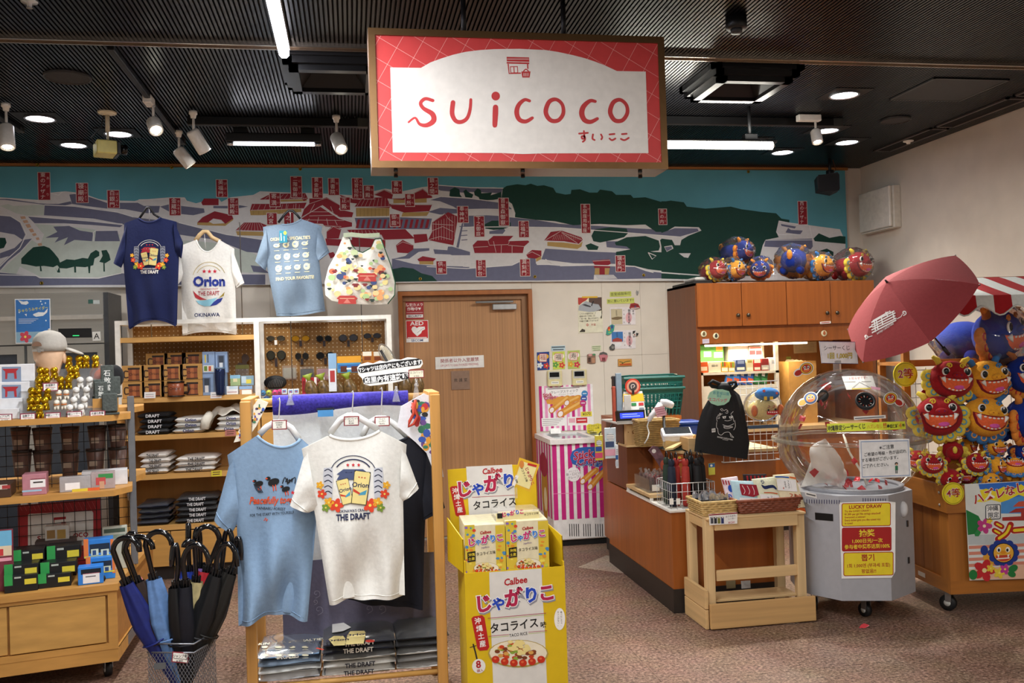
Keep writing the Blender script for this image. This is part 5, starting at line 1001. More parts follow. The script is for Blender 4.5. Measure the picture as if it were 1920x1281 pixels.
# lion-dog plush toys
def shisa(name,label,cat,head,mane,swirl,brow,pos,rot,r,grp,petals=9,body=True,bag=0,seed=0):
 pass
 t=thing(name,label,cat,(0,0,0),grp)
 hm,mm,sm_,bm_=plush(head),plush(mane),plush(swirl),plush(brow);hx,hy,hz=r,r*.82,r*.9
 MB(hm,True).ell((0,0,0),(hx,hy,hz),22,12).build('head',t)
 def S(x,z,k=1.0):
  q=max(.03,1-x*x-z*z);return Vector((hx*x*k,-hy*sqrt(q)*k,hz*z*k))
 for i in range(petals):
  an=D(-200+(i+.5)*(220/petals));c=Vector((cos(an)*hx*.98,hy*.18,sin(an)*hz*.98))
  pt=MB(mm,True).ell((0,0,0),(r*.40,r*.19,r*.34),12,7,Tr(c,0)@Matrix.Rotation(-an,4,'Y')).build('mane_petal',t)
  ring=[c+Vector((cos(an)*r*.08+cos(q)*r*.12*(1-.0*q),-r*.165,sin(an)*r*.08+sin(q)*r*.12))for q in[2*PI*k/9 for k in range(9)]]
  MB(sm_,True).tube(ring,r*.035,5,closed=True).build('swirl',pt)
 for s in(-1,1):MB(mm,True).tube([(s*r*.5,hy*.1,hz*.75),(s*r*.62,hy*.05,hz*1.02),(s*r*.85,hy*.05,hz*1.18)],[r*.16,r*.15,r*.09],10).build('ear',t)
 def patch(mat,xa,top,bot,k,n,nm,m=12):
  MB(mat,True).grid(lambda u,v:S(xa*(2*u-1),top(2*u-1)*v+bot(2*u-1)*(1-v),k),m,n).build(nm,t)
 up=lambda u:-.02+.14*u*u;lo=lambda u:.10-.72*sqrt(max(0,1-u*u))
 patch(plush('#7d1420' if head!='#0c2f90' else '#1a2f80'),.80,lambda u:up(u)+.06,lambda u:lo(u)-.07,1.012,8,'lips')
 patch(plush('#e8663a'),.72,up,lo,1.03,8,'mouth')
 MB(plush('#d85aa8'),True).ell(S(.08,-.42,1.0),(r*.24,r*.08,r*.12),12,7).build('tongue',t)
 for i in range(5):MB(WHITE,True).ell(S(-.36+.18*i,up(-.5+.25*i)-.045,1.02),(r*.08,r*.035,r*.042),8,5).build('tooth',t)
 for i in range(5):MB(WHITE,True).ell(S(-.32+.16*i,lo(-.45+.22*i)+.05,1.03),(r*.065,r*.03,r*.035),8,5).build('tooth',t)
 for s in(-1,1):
  a,b=S(s*.60,.07,1.03),S(s*.50,-.20,1.05);MB(WHITE,True).tube([a,(a+b)/2,b],[r*.11,r*.075,r*.01],8).build('fang',t)
  e=S(s*.48,.38,1.0);MB(WHITE,True).ell(e,(r*.19,r*.07,r*.2),14,8).build('eye_white',t)
  e2=S(s*.46,.37,1.05);MB(M('#0c0c0e',.25),True).ell(e2,(r*.13,r*.05,r*.15),12,7).build('pupil',t)
  g=S(s*.44-.04,.44,1.11);MB(WHITE,True).ell(g,(r*.04,r*.02,r*.045),8,5).build('eye_glint',t)
  bw=S(s*.28,.68,1.02);MB(bm_,True).tube([bw+Vector((cos(q*.9)*r*(.14-.012*q)*s,-.0*r,sin(q*.9)*r*(.14-.012*q)))for q in range(9)]+[bw],r*.035,6).build('brow_curl',t)
 nz=S(0,.20,1.0);MB(hm,True).ell(nz,(r*.26,r*.16,r*.15),14,8).build('nose',t)
 for s in(-1,1):MB(M('#5a1f6a' if head.startswith('#a')else '#b5621f',rough=.8),True).ell(nz+Vector((s*r*.11,-r*.14,0)),(r*.035,r*.02,r*.03),8,5).build('nostril',t)
 if body:
  MB(hm,True).ell((0,hy*1.5,-r*.12),(r*.72,r*1.0,r*.66),16,10).build('body',t)
  for s in(-1,1):
   for yb in(.9,2.0):MB(hm,True).ell((s*r*.55,hy*yb,-r*.72),(r*.24,r*.28,r*.3),10,7).build('leg',t)
  MB(mm,True).ell((0,hy*2.7,r*.3),(r*.2,r*.25,r*.35),10,7).build('tail',t)
 if bag:
  rr=random.Random(seed+5);ph=[rr.uniform(0,6)for _ in range(6)]
  def bs(u,v):
   th,p_=2*PI*u,PI*v;w=1+.05*sin(5*th+ph[0])*sin(3*p_+ph[1])+.04*sin(11*th+7*p_+ph[2])+.03*sin(17*th-9*p_+ph[3])
   return(bag*1.15*r*sin(p_)*cos(th)*w,hy*.7+bag*1.45*r*sin(p_)*sin(th)*w,-.02*r+bag*1.08*r*cos(p_)*w)
  MB(clear(alpha=.2),True).grid(bs,30,18,wrap=True).build('clear_bag',t)
  MB(clear(alpha=.35),True).grid(lambda u,v:(bag*r*(.7+.55*v)+.012*sin(9*u),hy*.4+(u-.5)*r*.9,-r*.3+(u-.5)*r*1.1*v+.012*sin(14*v+7*u)),8,6).build('bag_tail',t)
 pose(t,pos,rot);return t
RED=('#a3121d','#e9cf4c','#6fb4cf','#edcf3e');YEL=('#f0a92c','#3d78b8','#e8a660','#2f7fc0');BLU=('#0c2f90','#ee963c','#cf3434','#ee963c')
TG='bagged plush lion dogs on the cabinet'
for k,(x,y,r,Y,cs,ro,lb)in enumerate(((1345,505,.085,7.15,RED,(0,0,D(18)),'bagged red lion-dog plush at the near end of the cabinet top'),(1381,505,.082,7.17,YEL,(D(8),0,D(30)),'bagged yellow lion-dog plush squeezed beside the red one on the cabinet'),(1393,470,.098,7.38,BLU,(D(5),0,D(35)),'bagged blue lion-dog plush stacked highest on the cabinet'),(1425,505,.082,7.14,BLU,(D(20),0,D(-30)),'bagged small blue lion-dog plush leaning forward on the cabinet'),(1489,490,.12,7.30,BLU,(0,0,D(145)),'large bagged blue plush turned away on the cabinet'),(1542,498,.105,7.18,YEL,(D(4),0,D(25)),'bagged yellow lion-dog plush between the blue and the red one'),(1610,496,.12,7.20,RED,(D(2),0,D(20)),'bagged red lion-dog plush overhanging the cabinet end'))):
 p=PY(x,y,Y);tt=shisa('plush_lion_dog',lb,'plush toy',*cs,(p.x,Y,max(p.z,ktop+r*.98)if k!=2 else p.z),ro,r,TG,8,True,1.12,k)
p=PY(1278,533,7.3);t=thing('dark_tray','flat dark tray lying on the cabinet corner','tray',(2.9,7.3,ktop));MB(M('#2c2a2a',.5)).rbox((2.88,7.4,ktop+.012),(.17,.5,.022),.004).build('base',t);MB(M('#3a3838',.5)).box((2.8,7.15,ktop+.023),(2.965,7.16,ktop+.03)).build('lip',t)
t=thing('white_package','flat white plastic package on the dark tray','package',(2.93,7.3,ktop+.03));MB(M('#e6e3e0',.35,bump=.3)).rbox((2.91,7.33,ktop+.045),(.16,.28,.03),.012).build('pouch',t);MB(M('#cfccca',.4)).box((2.85,7.2,ktop+.0605),(2.96,7.23,ktop+.061)).build('seal',t)
# goods on the counter ledge
def zs2(x,y):return 1120+x/3.557,840+y/3.557
LZ=ZL+.0305
p0,p1=PY(*zs2(232,240),5.55),PY(*zs2(412,250),5.55)
ax,ay,aw,ad,ah=1.95,5.70,.24,.30,.085
t=thing('acrylic_tray','clear acrylic tray full of red sweets on the counter ledge','tray',(ax,ay,LZ));CA=clear(alpha=.25)
MB(CA).box((ax-aw/2,ay-ad/2,LZ),(ax+aw/2,ay+ad/2,LZ+.004)).build('bottom',t)
for q in(((ax-aw/2,ay-ad/2),(ax+aw/2,ay-ad/2+.003)),((ax-aw/2,ay+ad/2-.003),(ax+aw/2,ay+ad/2)),((ax-aw/2,ay-ad/2+.003),(ax-aw/2+.003,ay+ad/2-.003)),((ax+aw/2-.003,ay-ad/2+.003),(ax+aw/2,ay+ad/2-.003))):MB(CA).box((*q[0],LZ+.004),(*q[1],LZ+ah)).build('side',t)
MB(WHITE).box((ax-.10,ay-ad/2-.002,LZ+.01),(ax-.05,ay-ad/2-.0005,LZ+.05)).build('price_label',t)
cm=[MB(M('#a3242a',.35)).rbox((0,0,.055),(.022,.016,.10),.004).ms]
def sweet(i,x,y):
 t=thing('sweet_packet','red sweet stick in a clear twisted packet inside the acrylic tray','sweet',(x,y,LZ+.005),'red sweets in the acrylic tray')
 T=Tr((x,y,LZ+.005),rnd.uniform(0,3));MB(M('#a3242a' if i%3 else '#5a2a24',rough=.35)).rbox((0,0,.045),(.022,.014,.085),.004,T).build('stick',t)
 MB(clear(alpha=.3),True).tube([T@Vector((0,0,.002)),T@Vector((0,0,.09)),T@Vector((.004,0,.105)),T@Vector((.012,.004,.12))],[.015,.015,.006,.012],7).build('wrapper',t)
for i in range(20):sweet(i,ax-.09+.036*(i%6),ay-.12+.07*(i//6)+rnd.uniform(-.008,.008))
wx0,wx1,wy0,wy1,wz=X0+.012,2.10,5.14,5.40,ZL-.007
t=thing('wire_basket','low white wire basket of folded umbrellas on the counter ledge','basket',((wx0+wx1)/2,(wy0+wy1)/2,wz));WM=M('#c9c9c6',.3,metal=.6)
mb=MB(WM,True);mb.tube([(wx0,wy0,wz+.15),(wx1,wy0,wz+.15),(wx1,wy1,wz+.15),(wx0,wy1,wz+.15)],.003,6,closed=True);mb.build('top_ring',t)
for z in(.003,.05,.1):MB(WM,True).tube([(wx0,wy0,wz+z),(wx1,wy0,wz+z),(wx1,wy1,wz+z),(wx0,wy1,wz+z)],.0018,5,closed=True).build('ring',t)
for i in range(9):
 x=wx0+(wx1-wx0)*i/8;MB(WM,True).tube([(x,wy0,wz+.15),(x,wy0,wz+.003),(x,wy1,wz+.003),(x,wy1,wz+.15)],.0018,5).build('wire',t)
for i in range(1,7):
 y=wy0+(wy1-wy0)*i/7;MB(WM,True).tube([(wx0,y,wz+.15),(wx0,y,wz+.003),(wx1,y,wz+.003),(wx1,y,wz+.15)],.0018,5).build('wire',t)
for x_,c2 in((520,'#7b2a2a'),(600,'#222222')):
 p=PY(*zs2(495 if c2[1]=='7' else 540,358),wy0-.006);MB(WHITE).box((p.x-.012,wy0-.006,p.z-.018),(p.x+.012,wy0-.004,p.z+.018)).build('price_label',t)
def fold_umbrella(x,y,col,label,h=.27):
 t=thing('folded_umbrella',label,'umbrella',(x,y,wz+.004),'folding umbrellas in the wire basket');m=M(col,rough=.7,var=.15,scale=50,bump=.2)
 T=Tr((x,y,wz+.004));MB(m,True).lathe([(.018,0),(.026,.02),(.027,h*.5),(.022,h*.85),(.014,h*.9)],14,T).build('sleeve',t)
 MB(m,True).lathe([(.012,h*.86),(.019,h*.92),(.019,h),(.012,h+.012),(0,h+.014)],12,T).build('handle',t)
 MB(BLACK,True).tube([T@Vector((0,-.012,h)),T@Vector((0,-.018,h+.03)),T@Vector((0,0,h+.05)),T@Vector((0,.016,h+.03)),T@Vector((0,.01,h))],.004,6).build('wrist_loop',t)
for x,y,c2,lb in((1.865,5.22,'#1a2236','dark navy folded umbrella nearest the basket corner'),(1.87,5.32,'#24382c','dark green folded umbrella in the wire basket'),(1.905,5.25,'#9c2a22','first red folded umbrella in the wire basket'),(1.945,5.20,'#a8332a','second red folded umbrella with a white tag'),(1.98,5.26,'#131315','black folded umbrella beside the red ones'),(2.02,5.20,'#101012','middle black folded umbrella in the wire basket'),(2.065,5.25,'#161618','black folded umbrella at the far end of the wire basket'),(2.03,5.33,'#121214','black folded umbrella in the second row of the basket')):fold_umbrella(x,y,c2,lb)
t,A=card('counter_leaflet','small yellow and blue leaflet stuck on the counter panel','leaflet','#d9cf4e',[zs2(740,105),zs2(783,98),zs2(786,178),zs2(744,182)],5.352,th=.003);A.zoom(1120,840,3.557).rect('#3a6aa8',742,104,783,130);A.lay(2).ell('#f2f0e0',760,118,8,8);A.build('leaflet_print',t)
t,A=card('counter_sticker','small red and yellow sticker near the counter edge','sticker','#c23a2c',[zs2(532,60),zs2(564,52),zs2(566,100),zs2(534,106)],5.352,th=.003);A.zoom(1120,840,3.557).ell('#e8d24a',548,65,12,8);A.line('#f0e0d8',[(537,88),(561,84)],4);A.build('sticker_print',t)
# pine stand with baskets
PN=wood('#d9b988',.12,'z',.6);PNX=wood('#d6b482',.12,'x',.6);PNY=wood('#d2ae7a',.12,'y',.6)
x0,x1,y0,y1,zt_=1.895,2.485,4.77,5.09,.60
t=thing('pine_stand','plain pine timber display stand in front of the counter','stand',((x0+x1)/2,(y0+y1)/2,0))
for x in(x0,x1-.05):
 for y in(y0+.02,y1-.045):MB(PN).rbox((x+.025,y+.022,zt_/2),(.05,.045,zt_),.002).build('leg',t)
MB(PNX).rbox(((x0+x1)/2,y0+.01,zt_-.03),(x1-x0-.1,.02,.06),.002).build('top_rail',t);MB(PNX).rbox(((x0+x1)/2,y1-.012,zt_-.03),(x1-x0-.1,.02,.06),.002).build('top_rail',t)
for x in(x0+.02,x1-.02):MB(PNY).rbox((x,(y0+y1)/2,zt_-.03),(.03,y1-y0-.1,.05),.002).build('side_rail',t)
MB(PNX).rbox(((x0+x1)/2,(y0+y1)/2,zt_+.006),(x1-x0,y1-y0,.012),.002).build('top_board',t)
zm0,zm1=PY(1420,1087,y0).z,PY(1420,1067,y0).z;MB(PNX).rbox(((x0+x1)/2+.005,y0+.035,(zm0+zm1)/2),(x1-x0-.11,.02,zm1-zm0),.002).build('middle_rail',t)
MB(wood('#c99f68',.14,'x',.6)).rbox(((x0+x1)/2+.015,y0-.012,.075),(x1-x0+.03,.022,.135),.002).build('front_board',t);MB(PNX).rbox(((x0+x1)/2,y0+.12,.142),(x1-x0-.1,.16,.014),.002).build('lower_shelf',t)
for z in(.055,.165):MB(PNY).rbox((x0-.012,(y0+y1)/2,z),(.02,y1-y0+.0,.105),.002).build('side_board',t)
MB(PNY).rbox((x1+.0,(y0+y1)/2+.05,.05),(.02,.2,.06),.002).build('side_board',t)
SZ=zt_+.0125
def zt2(x,y):return 1280+x/6.404,800+y/6.404
wicker('straw_basket','small straw basket of silver packets on the pine stand','basket',1.995,4.93,SZ,.19,.21,.075,'#c2a268',.01)
for i in range(9):
 x,y=1.93+.03*(i%5),4.89+.07*(i//5);t=thing('silver_packet','crinkled silver packet standing in the straw basket','packet',(x,y,SZ+.008),'silver packets in the straw basket')
 T=Tr((x,y,SZ+.008),rnd.uniform(-.4,.4),rnd.uniform(-.25,.1),rnd.uniform(-.2,.2));MB(M('#b9bcc4',.18,metal=.7,bump=.6,scale=18),True).grid(lambda u,v:((u-.5)*.075,.008*sin(9*u+5*v+i),v*(.10+.01*sin(7*u))),7,6,T).build('foil',t)
 MB(M('#1f1f24',.4)).box((-.025,-.012,.01),(.025,-.010,.07),T).build('insert',t)
p=[zt2(315,1055),zt2(658,1030),zt2(655,1165),zt2(325,1185)]
t,A=card('product_card','white product card with four dark bottles and a red price on the straw basket','price card','#efece8',p,4.755,th=.003);A.zoom(1280,800,6.404)
A.poly('#8a2028',[(315,1055),(658,1030),(658,1046),(316,1070)])
for i,c2 in enumerate(('#4a4a52','#23242c','#7a7a34','#2a3468')):A.rect(c2,335+i*42,1085,368+i*42,1165);A.lay(2).rect('#e3e0dc',345+i*42,1075,358+i*42,1100);A.lay(1)
A.text('#3a3438','ほうちかり',575,1078,26,3);A.text('#3a3438','シーサー',590,1108,24,3);A.text('#b52a3c','¥1501',590,1152,34,3,.01);A.build('card_print',t)
wicker('brown_wicker_tray','wide brown wicker tray of folded towels on the pine stand','basket',2.285,4.93,SZ,.33,.22,.075,'#7d3f26',.025)
TY=4.87
def towel(name,label,q,Y,col,fn,lean=.05,dz=.03):
 pass
 ps=[PY(*zt2(*c),Y)for c in q];zb=SZ+.01
 ps[2].z=ps[3].z=zb+.0;t=thing(name,label,'towel',((ps[0].x+ps[1].x)/2,Y,zb),'folded towels in the wicker tray')
 m=cloth(col,.2);fold=MB(m,True)
 def fr(u,v,off):top=ps[0].lerp(ps[1],u);bt=ps[3].lerp(ps[2],u);p=bt.lerp(top,v);rr=min(1,4*min(u,1-u)+.3)*min(1,5*(1-v)+.3);return(p.x,p.y+lean*v+off*(1 if off>0 else rr)*1.,p.z)
 fold.grid(lambda u,v:fr(u,v,-.012),9,9);fold.grid(lambda u,v:fr(u,v,.014),9,9)
 for u in(0,1):fold.grid(lambda a,v:Vector(fr(u,v,-.012)).lerp(Vector(fr(u,v,.014)),a),3,9)
 fold.grid(lambda u,a:Vector(fr(u,1,-.012)).lerp(Vector(fr(u,1,.014)),a),9,3);fold.build('folded_cloth',t)
 O=(ps[0]+ps[3])/2;W=(ps[0]-ps[3]);W.y+=lean;O=ps[3]+Vector((0,-.014,0))
 A=Art(O,(1,0,0),W,eps=.0006,rough=.85).zoom(1280,800,6.404);fn(A);A.build('towel_print',t)
def lab(A,x0,y0,x1,y1,L=4):
 A.lay(L).poly('#f2f0ee',[(x0,y0),(x1,y0-8),(x1+8,y1-8),(x0+6,y1)]);A.lay(L+1);m=(x0+x1)/2
 for i,ch in enumerate('フェイク'):A.text('#23232b',ch,m+22+i*2,y0+22+i*26,30,-6,.005)
 for i,ch in enumerate('タオル'):A.text('#23232b',ch,m-18+i*4,y0+38+i*26,30,-6,.005)
 A.ell('#d98a80',m-38,y1-35,8,12);A.line('#9a9a9a',[(m+50,y0+15),(m+56,y1-40)],2)
def swirl(A,col,x,y,r,w):A.stroke(col,[(x+r*f*cos(8*f),y+r*f*sin(8*f))for f in(1,.85,.7,.55,.4,.25,.12)],w)
towel('red_striped_towel','red and black striped folded towel at the back of the tray',[(775,590),(1050,585),(1060,900),(785,900)],TY+.06,'#23181a',lambda A:[A.lay(1).rect('#a8222c',785+i*45,590,805+i*45,900)for i in range(6)])
towel('pink_blue_towel','pale pink towel with blue swirls at the tray end',[(512,640),(700,615),(720,990),(570,990)],TY+.025,'#e9d5dd',lambda A:([A.rect('#a82a38',520+i*32,632,536+i*32,690)for i in range(5)],A.ell('#2c55b4',605,730,30,45),swirl(A,'#2c55b4',580,830,34,12),lab(A,585,860,650,940)))
towel('light_blue_towel','light blue towel with a dark red pattern and white label',[(622,665),(910,675),(945,1000),(655,1000)],TY-.015,'#b9d8e2',lambda A:(A.poly('#9c1f30',[(700,680),(900,680),(925,800),(860,830),(720,815),(705,750)]),A.lay(2),[A.stroke('#e6d6d8',[(730+i*60,700),(760+i*55,760),(745+i*60,800)],7)for i in range(3)],A.lay(1).ell('#2f62ac',780,990,70,16),A.ell('#2f62ac',690,975,25,20),lab(A,690,850,925,960)))
towel('cream_navy_towel','cream towel with a navy wave and white label',[(885,650),(1150,620),(1190,1000),(935,1000)],TY-.02,'#e2e2c4',lambda A:(A.stroke('#1d2b58',[(980,690),(1010,715),(1060,700),(1110,690),(1140,715)],[14,40,36,34,20]),swirl(A,'#26356a',985,645,26,8),A.stroke('#c85a2c',[(1000,780),(1080,772),(1150,775)],12),A.poly('#1d2b58',[(965,960),(1030,950),(1045,1000),(965,1000)]),swirl(A,'#c8502c',1110,965,30,8),lab(A,945,805,1165,935)))
towel('cream_orange_towel','tall cream and orange towel with a large white label',[(1140,600),(1385,580),(1470,1000),(1190,1000)],TY-.01,'#efe2bd',lambda A:(A.stroke('#2f5fae',[(1150,598),(1230,590),(1300,590)],16),A.stroke('#d8672c',[(1320,585),(1380,590)],18),A.poly('#cf5c22',[(1190,910),(1280,905),(1290,960),(1460,950),(1470,1000),(1195,1000)]),A.lay(2),swirl(A,'#f1e6cc',1300,920,28,9),swirl(A,'#f1e6cc',1385,925,36,10),A.lay(1),[A.stroke('#c8562c',[(1300+i*55,790),(1330+i*50,800),(1310+i*55,825)],9)for i in range(3)],A.stroke('#c8562c',[(1370,850),(1430,845)],9),lab(A,1155,620,1380,765)))
# capsule lottery machine
cx,cy,oR=2.852,4.955,.348;rot0=D(-128.3);oz0,oz1=.125,.705
MG=M('#a9aab0',.38,var=.04);oct_=[(cx+oR*cos(rot0+k*PI/4),cy+oR*sin(rot0+k*PI/4))for k in range(8)]
t=thing('lottery_machine','grey octagonal lucky draw machine with a clear dome on casters','lottery machine',(cx,cy,0))
for k in range(8):
 a,b=oct_[k],oct_[(k+1)%8];i0=(a[0]*.97+cx*.03,a[1]*.97+cy*.03);i1=(b[0]*.97+cx*.03,b[1]*.97+cy*.03)
 MB(MG).add([(*a,oz0),(*b,oz0),(*b,oz1),(*a,oz1),(*i0,oz0),(*i1,oz0),(*i1,oz1),(*i0,oz1)],[(0,1,2,3),(7,6,5,4),(0,4,5,1),(1,5,6,2),(2,6,7,3),(3,7,4,0)]).build('side_panel',t)
mb=MB(MG);mb.add([(*p,oz1-.002)for p in oct_]+[(cx+.27*cos(rot0+k*PI/4),cy+.27*sin(rot0+k*PI/4),oz1-.002)for k in range(8)],[(k,(k+1)%8,8+(k+1)%8,8+k)for k in range(8)]);mb.build('top_plate',t)
mb=MB(M('#8f9096',.5));mb.add([(*p,oz0+.002)for p in oct_],[list(range(8))]);mb.build('bottom_plate',t)
dx,dy=2.874,4.955;T=Tr((dx,dy,0));CL=clear('#fff6ea',.03,.05);DR=.415
MB(M('#87888e',.35),True).lathe([(.285,oz1-.002),(.285,oz1+.022),(.262,oz1+.022),(.262,oz1-.002),(.285,oz1-.002)],40,T).build('bowl_ring',t)
MB(M('#6d6e74',.5)).disc((dx,dy,oz1+.004),.262,36).build('bowl_floor',t)
zr=.99
MB(CL,True).lathe([(DR*sqrt(max(0,1-((zr-z)/.365)**2)),z)for z in[.705+.0285*k for k in range(11)]],44,T,caps=False).build('lower_bowl',t)
MB(CL,True).lathe([((DR-.007)*cos(k*PI/24),zr+.012+.40*sin(k*PI/24))for k in range(13)],44,T,caps=False).build('upper_dome',t)
MB(clear('#fff2dc',.05,.35),True).lathe([(DR-.006,zr-.008),(DR+.03,zr-.008),(DR+.03,zr+.012),(DR-.006,zr+.012),(DR-.006,zr-.008)],48,T).build('dome_flange',t)
def caster(t,x,y,z1,r=.035,rz=0.,fw=M('#1b1b1d',.5)):
 T=Tr((x,y,0),rz);c=MB(fw,True).lathe([(r*.45,-.014),(r,-.014),(r,.014),(r*.45,.014)],18,T@Tr((0,.012,r),0,0,PI/2)).build('caster',t)
 MB(steel('#9a9a9c')).box((-.02,-.012,r*1.2),(-.016,.022,z1-.01),T).box((.016,-.012,r*1.2),(.02,.022,z1-.01),T).box((-.02,-.02,z1-.012),(.02,.03,z1),T).build('fork',c)
 MB(M('#c9c9c4',.3),True).lathe([(0,-.0165),(r*.42,-.0165),(r*.42,.0165),(0,.0165)],14,T@Tr((0,.012,r),0,0,PI/2)).build('hub',c)
for q in((2.83,4.76,.3),(2.62,4.96,-.4),(3.08,5.02,.8),(2.86,5.2,.2)):caster(t,q[0],q[1],oz0,.038,q[2])
nf=Vector((cos(D(-105.8)),sin(D(-105.8)),0));uf=Vector((-nf.y,nf.x,0));apo=oR*cos(PI/8)
A=Art(Vector((cx,cy,0))+nf*(apo+.003),uf,(0,0,1),eps=.0005).zoom(1480,860,4.271)
A.poly('#f1efeb',[(398,352),(760,340),(850,350),(848,905),(820,955),(418,962)]);A.lay(2)
def rr_(A,col,q,L):A.lay(L).poly(col,q)
def rrect(x0,y0,x1,y1,r,sk=-6):
 out=[]
 for cx_,cy_,a0 in((x0+r,y0+r,180),(x1-r,y0+r+sk,270),(x1-r,y1-r+sk,0),(x0+r,y1-r,90)):
  for i in range(5):an=D(a0+22.5*i);out.append((cx_+r*cos(an),cy_+r*sin(an)))
 return out
for(x0_,y0_,x1_,y1_,c2,bd)in((418,358,812,546,'#e9d22a','#a8261e'),(420,553,818,745,'#a81d1c','#a81d1c'),(432,752,834,942,'#e9d22a','#a8261e')):
 A.lay(2).poly(bd,rrect(x0_,y0_,x1_,y1_,16));A.lay(3).poly(c2,rrect(x0_+6,y0_+6,x1_-6,y1_-6,12))
A.lay(4).text('#a8261e','LUCKY DRAW',607,386,40,1.5,.03,xs=1.0)
for i,s_ in enumerate(('Try the LUCKY DRAW !','¥1,000 per go! No strings attached!',"Everyone's a winner!",'Every ticket gets you the cutest toy','in town!')):A.text('#a8261e',s_,442,424+i*24,23,1.5,.015,'LEFT',xs=.85)
A.text('#f0d83a','抽奖',620,600,62,1.5,.02);A.text('#f0d83a','1,000日元/一次',622,660,38,1.5,.015);A.text('#f0d83a','参与者中奖率达到100%',622,706,40,1.5,.015,xs=.88)
A.text('#a8261e','뽑기',630,797,60,1.5,.02);A.text('#a8261e','1회 1,000엔 (부과세 포함)',632,857,36,1.5,.012,xs=.9);A.text('#a8261e','꽝없음!!',636,903,36,1.5,.015)
A.build('draw_poster',t)
nl=Vector((cos(D(-150.8)),sin(D(-150.8)),0));ul=Vector((-nl.y,nl.x,0))
A=Art(Vector((cx,cy,0))+nl*(apo+.001),ul,(0,0,1)).zoom(1480,860,4.271);A.poly('#08080a',[(205,432),(350,445),(352,502),(208,490)]);A.build('hand_slot',t)
for nn,x0_,x1_,yy in((nl,140,415,345),(nf,590,790,335)):
 u_=Vector((-nn.y,nn.x,0));A=Art(Vector((cx,cy,0))+nn*(apo+.001),u_,(0,0,1)).zoom(1480,860,4.271);k=0;x=x0_
 while x<x1_:A.line('#3a3a5c',[(x,yy-18+(x-x0_)*.02),(x,yy+14+(x-x0_)*.02)],6);x+=20
 A.build('vent_slots',t)
nr=Vector((cos(D(-60.8)),sin(D(-60.8)),0));ur=Vector((-nr.y,nr.x,0));pr_=Vector((cx,cy,0))+nr*(apo+.004)
for yy in(500,790):
 z_=PY(1480+895/4.271,860+yy/4.271,4.78).z;MB(M('#4a4a4c',.3,metal=.6)).cbox((0,0,0),(.012,.006,.035),Tr(pr_+ur*.06+Vector((0,0,z_)),atan2(ur.y,ur.x))).build('latch',t)
z_=PY(1480+860/4.271,860+390/4.271,4.75).z;MB(M('#d9d9dc',.3),True).ell(pr_+Vector((0,0,z_))+ur*.02,(.025,.025,.045),12,8).build('side_knob',t)
def dome(p,R=DR-.0005,H=.406,back=False):
 d=(p-EYE).normalized();C=Vector((dx,dy,zr+.012));o=EYE-C
 s=lambda v:Vector((v.x/R,v.y/R,v.z/H));a,b,c=s(d).dot(s(d)),2*s(d).dot(s(o)),s(o).dot(s(o))-1;D_=b*b-4*a*c
 if D_<0:return p
 k=(-b+(1 if back else-1)*sqrt(D_))/(2*a);return EYE+d*k
def dart():return Art((0,4.5,0),eps=.0002).zoom(1440,620,4.575)
def dfix(A,name,cut=.02,lift=.001):
 A.eps=0;return A.build(name,t,warp=lambda p:dome(p)+(EYE-dome(p)).normalized()*lift,cut=cut)
A=dart();A.poly('#d8de3a',[(503,800),(1175,778),(1182,845),(506,872)]);dfix(A,'yellow_strip',.03)
A=dart();A.text('#23261a','沖縄限定シーサーくじ',672,834,48,1,.02,xs=.72);A.text('#d88a2c','ハズレなし',915,825,40,1,.0,xs=.7);A.text('#c8281c','!!',1003,818,60,1,.02);A.text('#23261a','最低保証',1068,822,32,1,.02,xs=.8);A.text('#d8882c','4',1135,816,56,1,.01);A.text('#23261a','等',1162,815,26,1,.01);dfix(A,'strip_lettering',.04,.003)
A=dart();A.poly('#e3e0da',[(632,392),(895,388),(932,500),(672,508)]);dfix(A,'white_note',.03)
A=dart();A.text('#a8484a','−お知らせです−',765,408,26,0);A.line('#8d8a88',[(650,440),(750,438)],4);A.line('#8d8a88',[(800,438),(885,436)],4);A.line('#55525a',[(722,495),(785,442),(880,492)],3);A.poly('#dcc64a',[(718,496),(885,490),(888,500),(718,506)]);A.poly('#e3a7bb',[(880,478),(965,490),(962,512),(882,500)]);dfix(A,'note_print',.04,.003)
A=dart();A.poly('#e3dfd8',[(735,738),(1008,724),(1012,752),(738,768)]);dfix(A,'thin_note',.03)
A=dart();A.line('#6a6468',[(745,755),(995,740)],8);dfix(A,'thin_note_print',.03,.003)
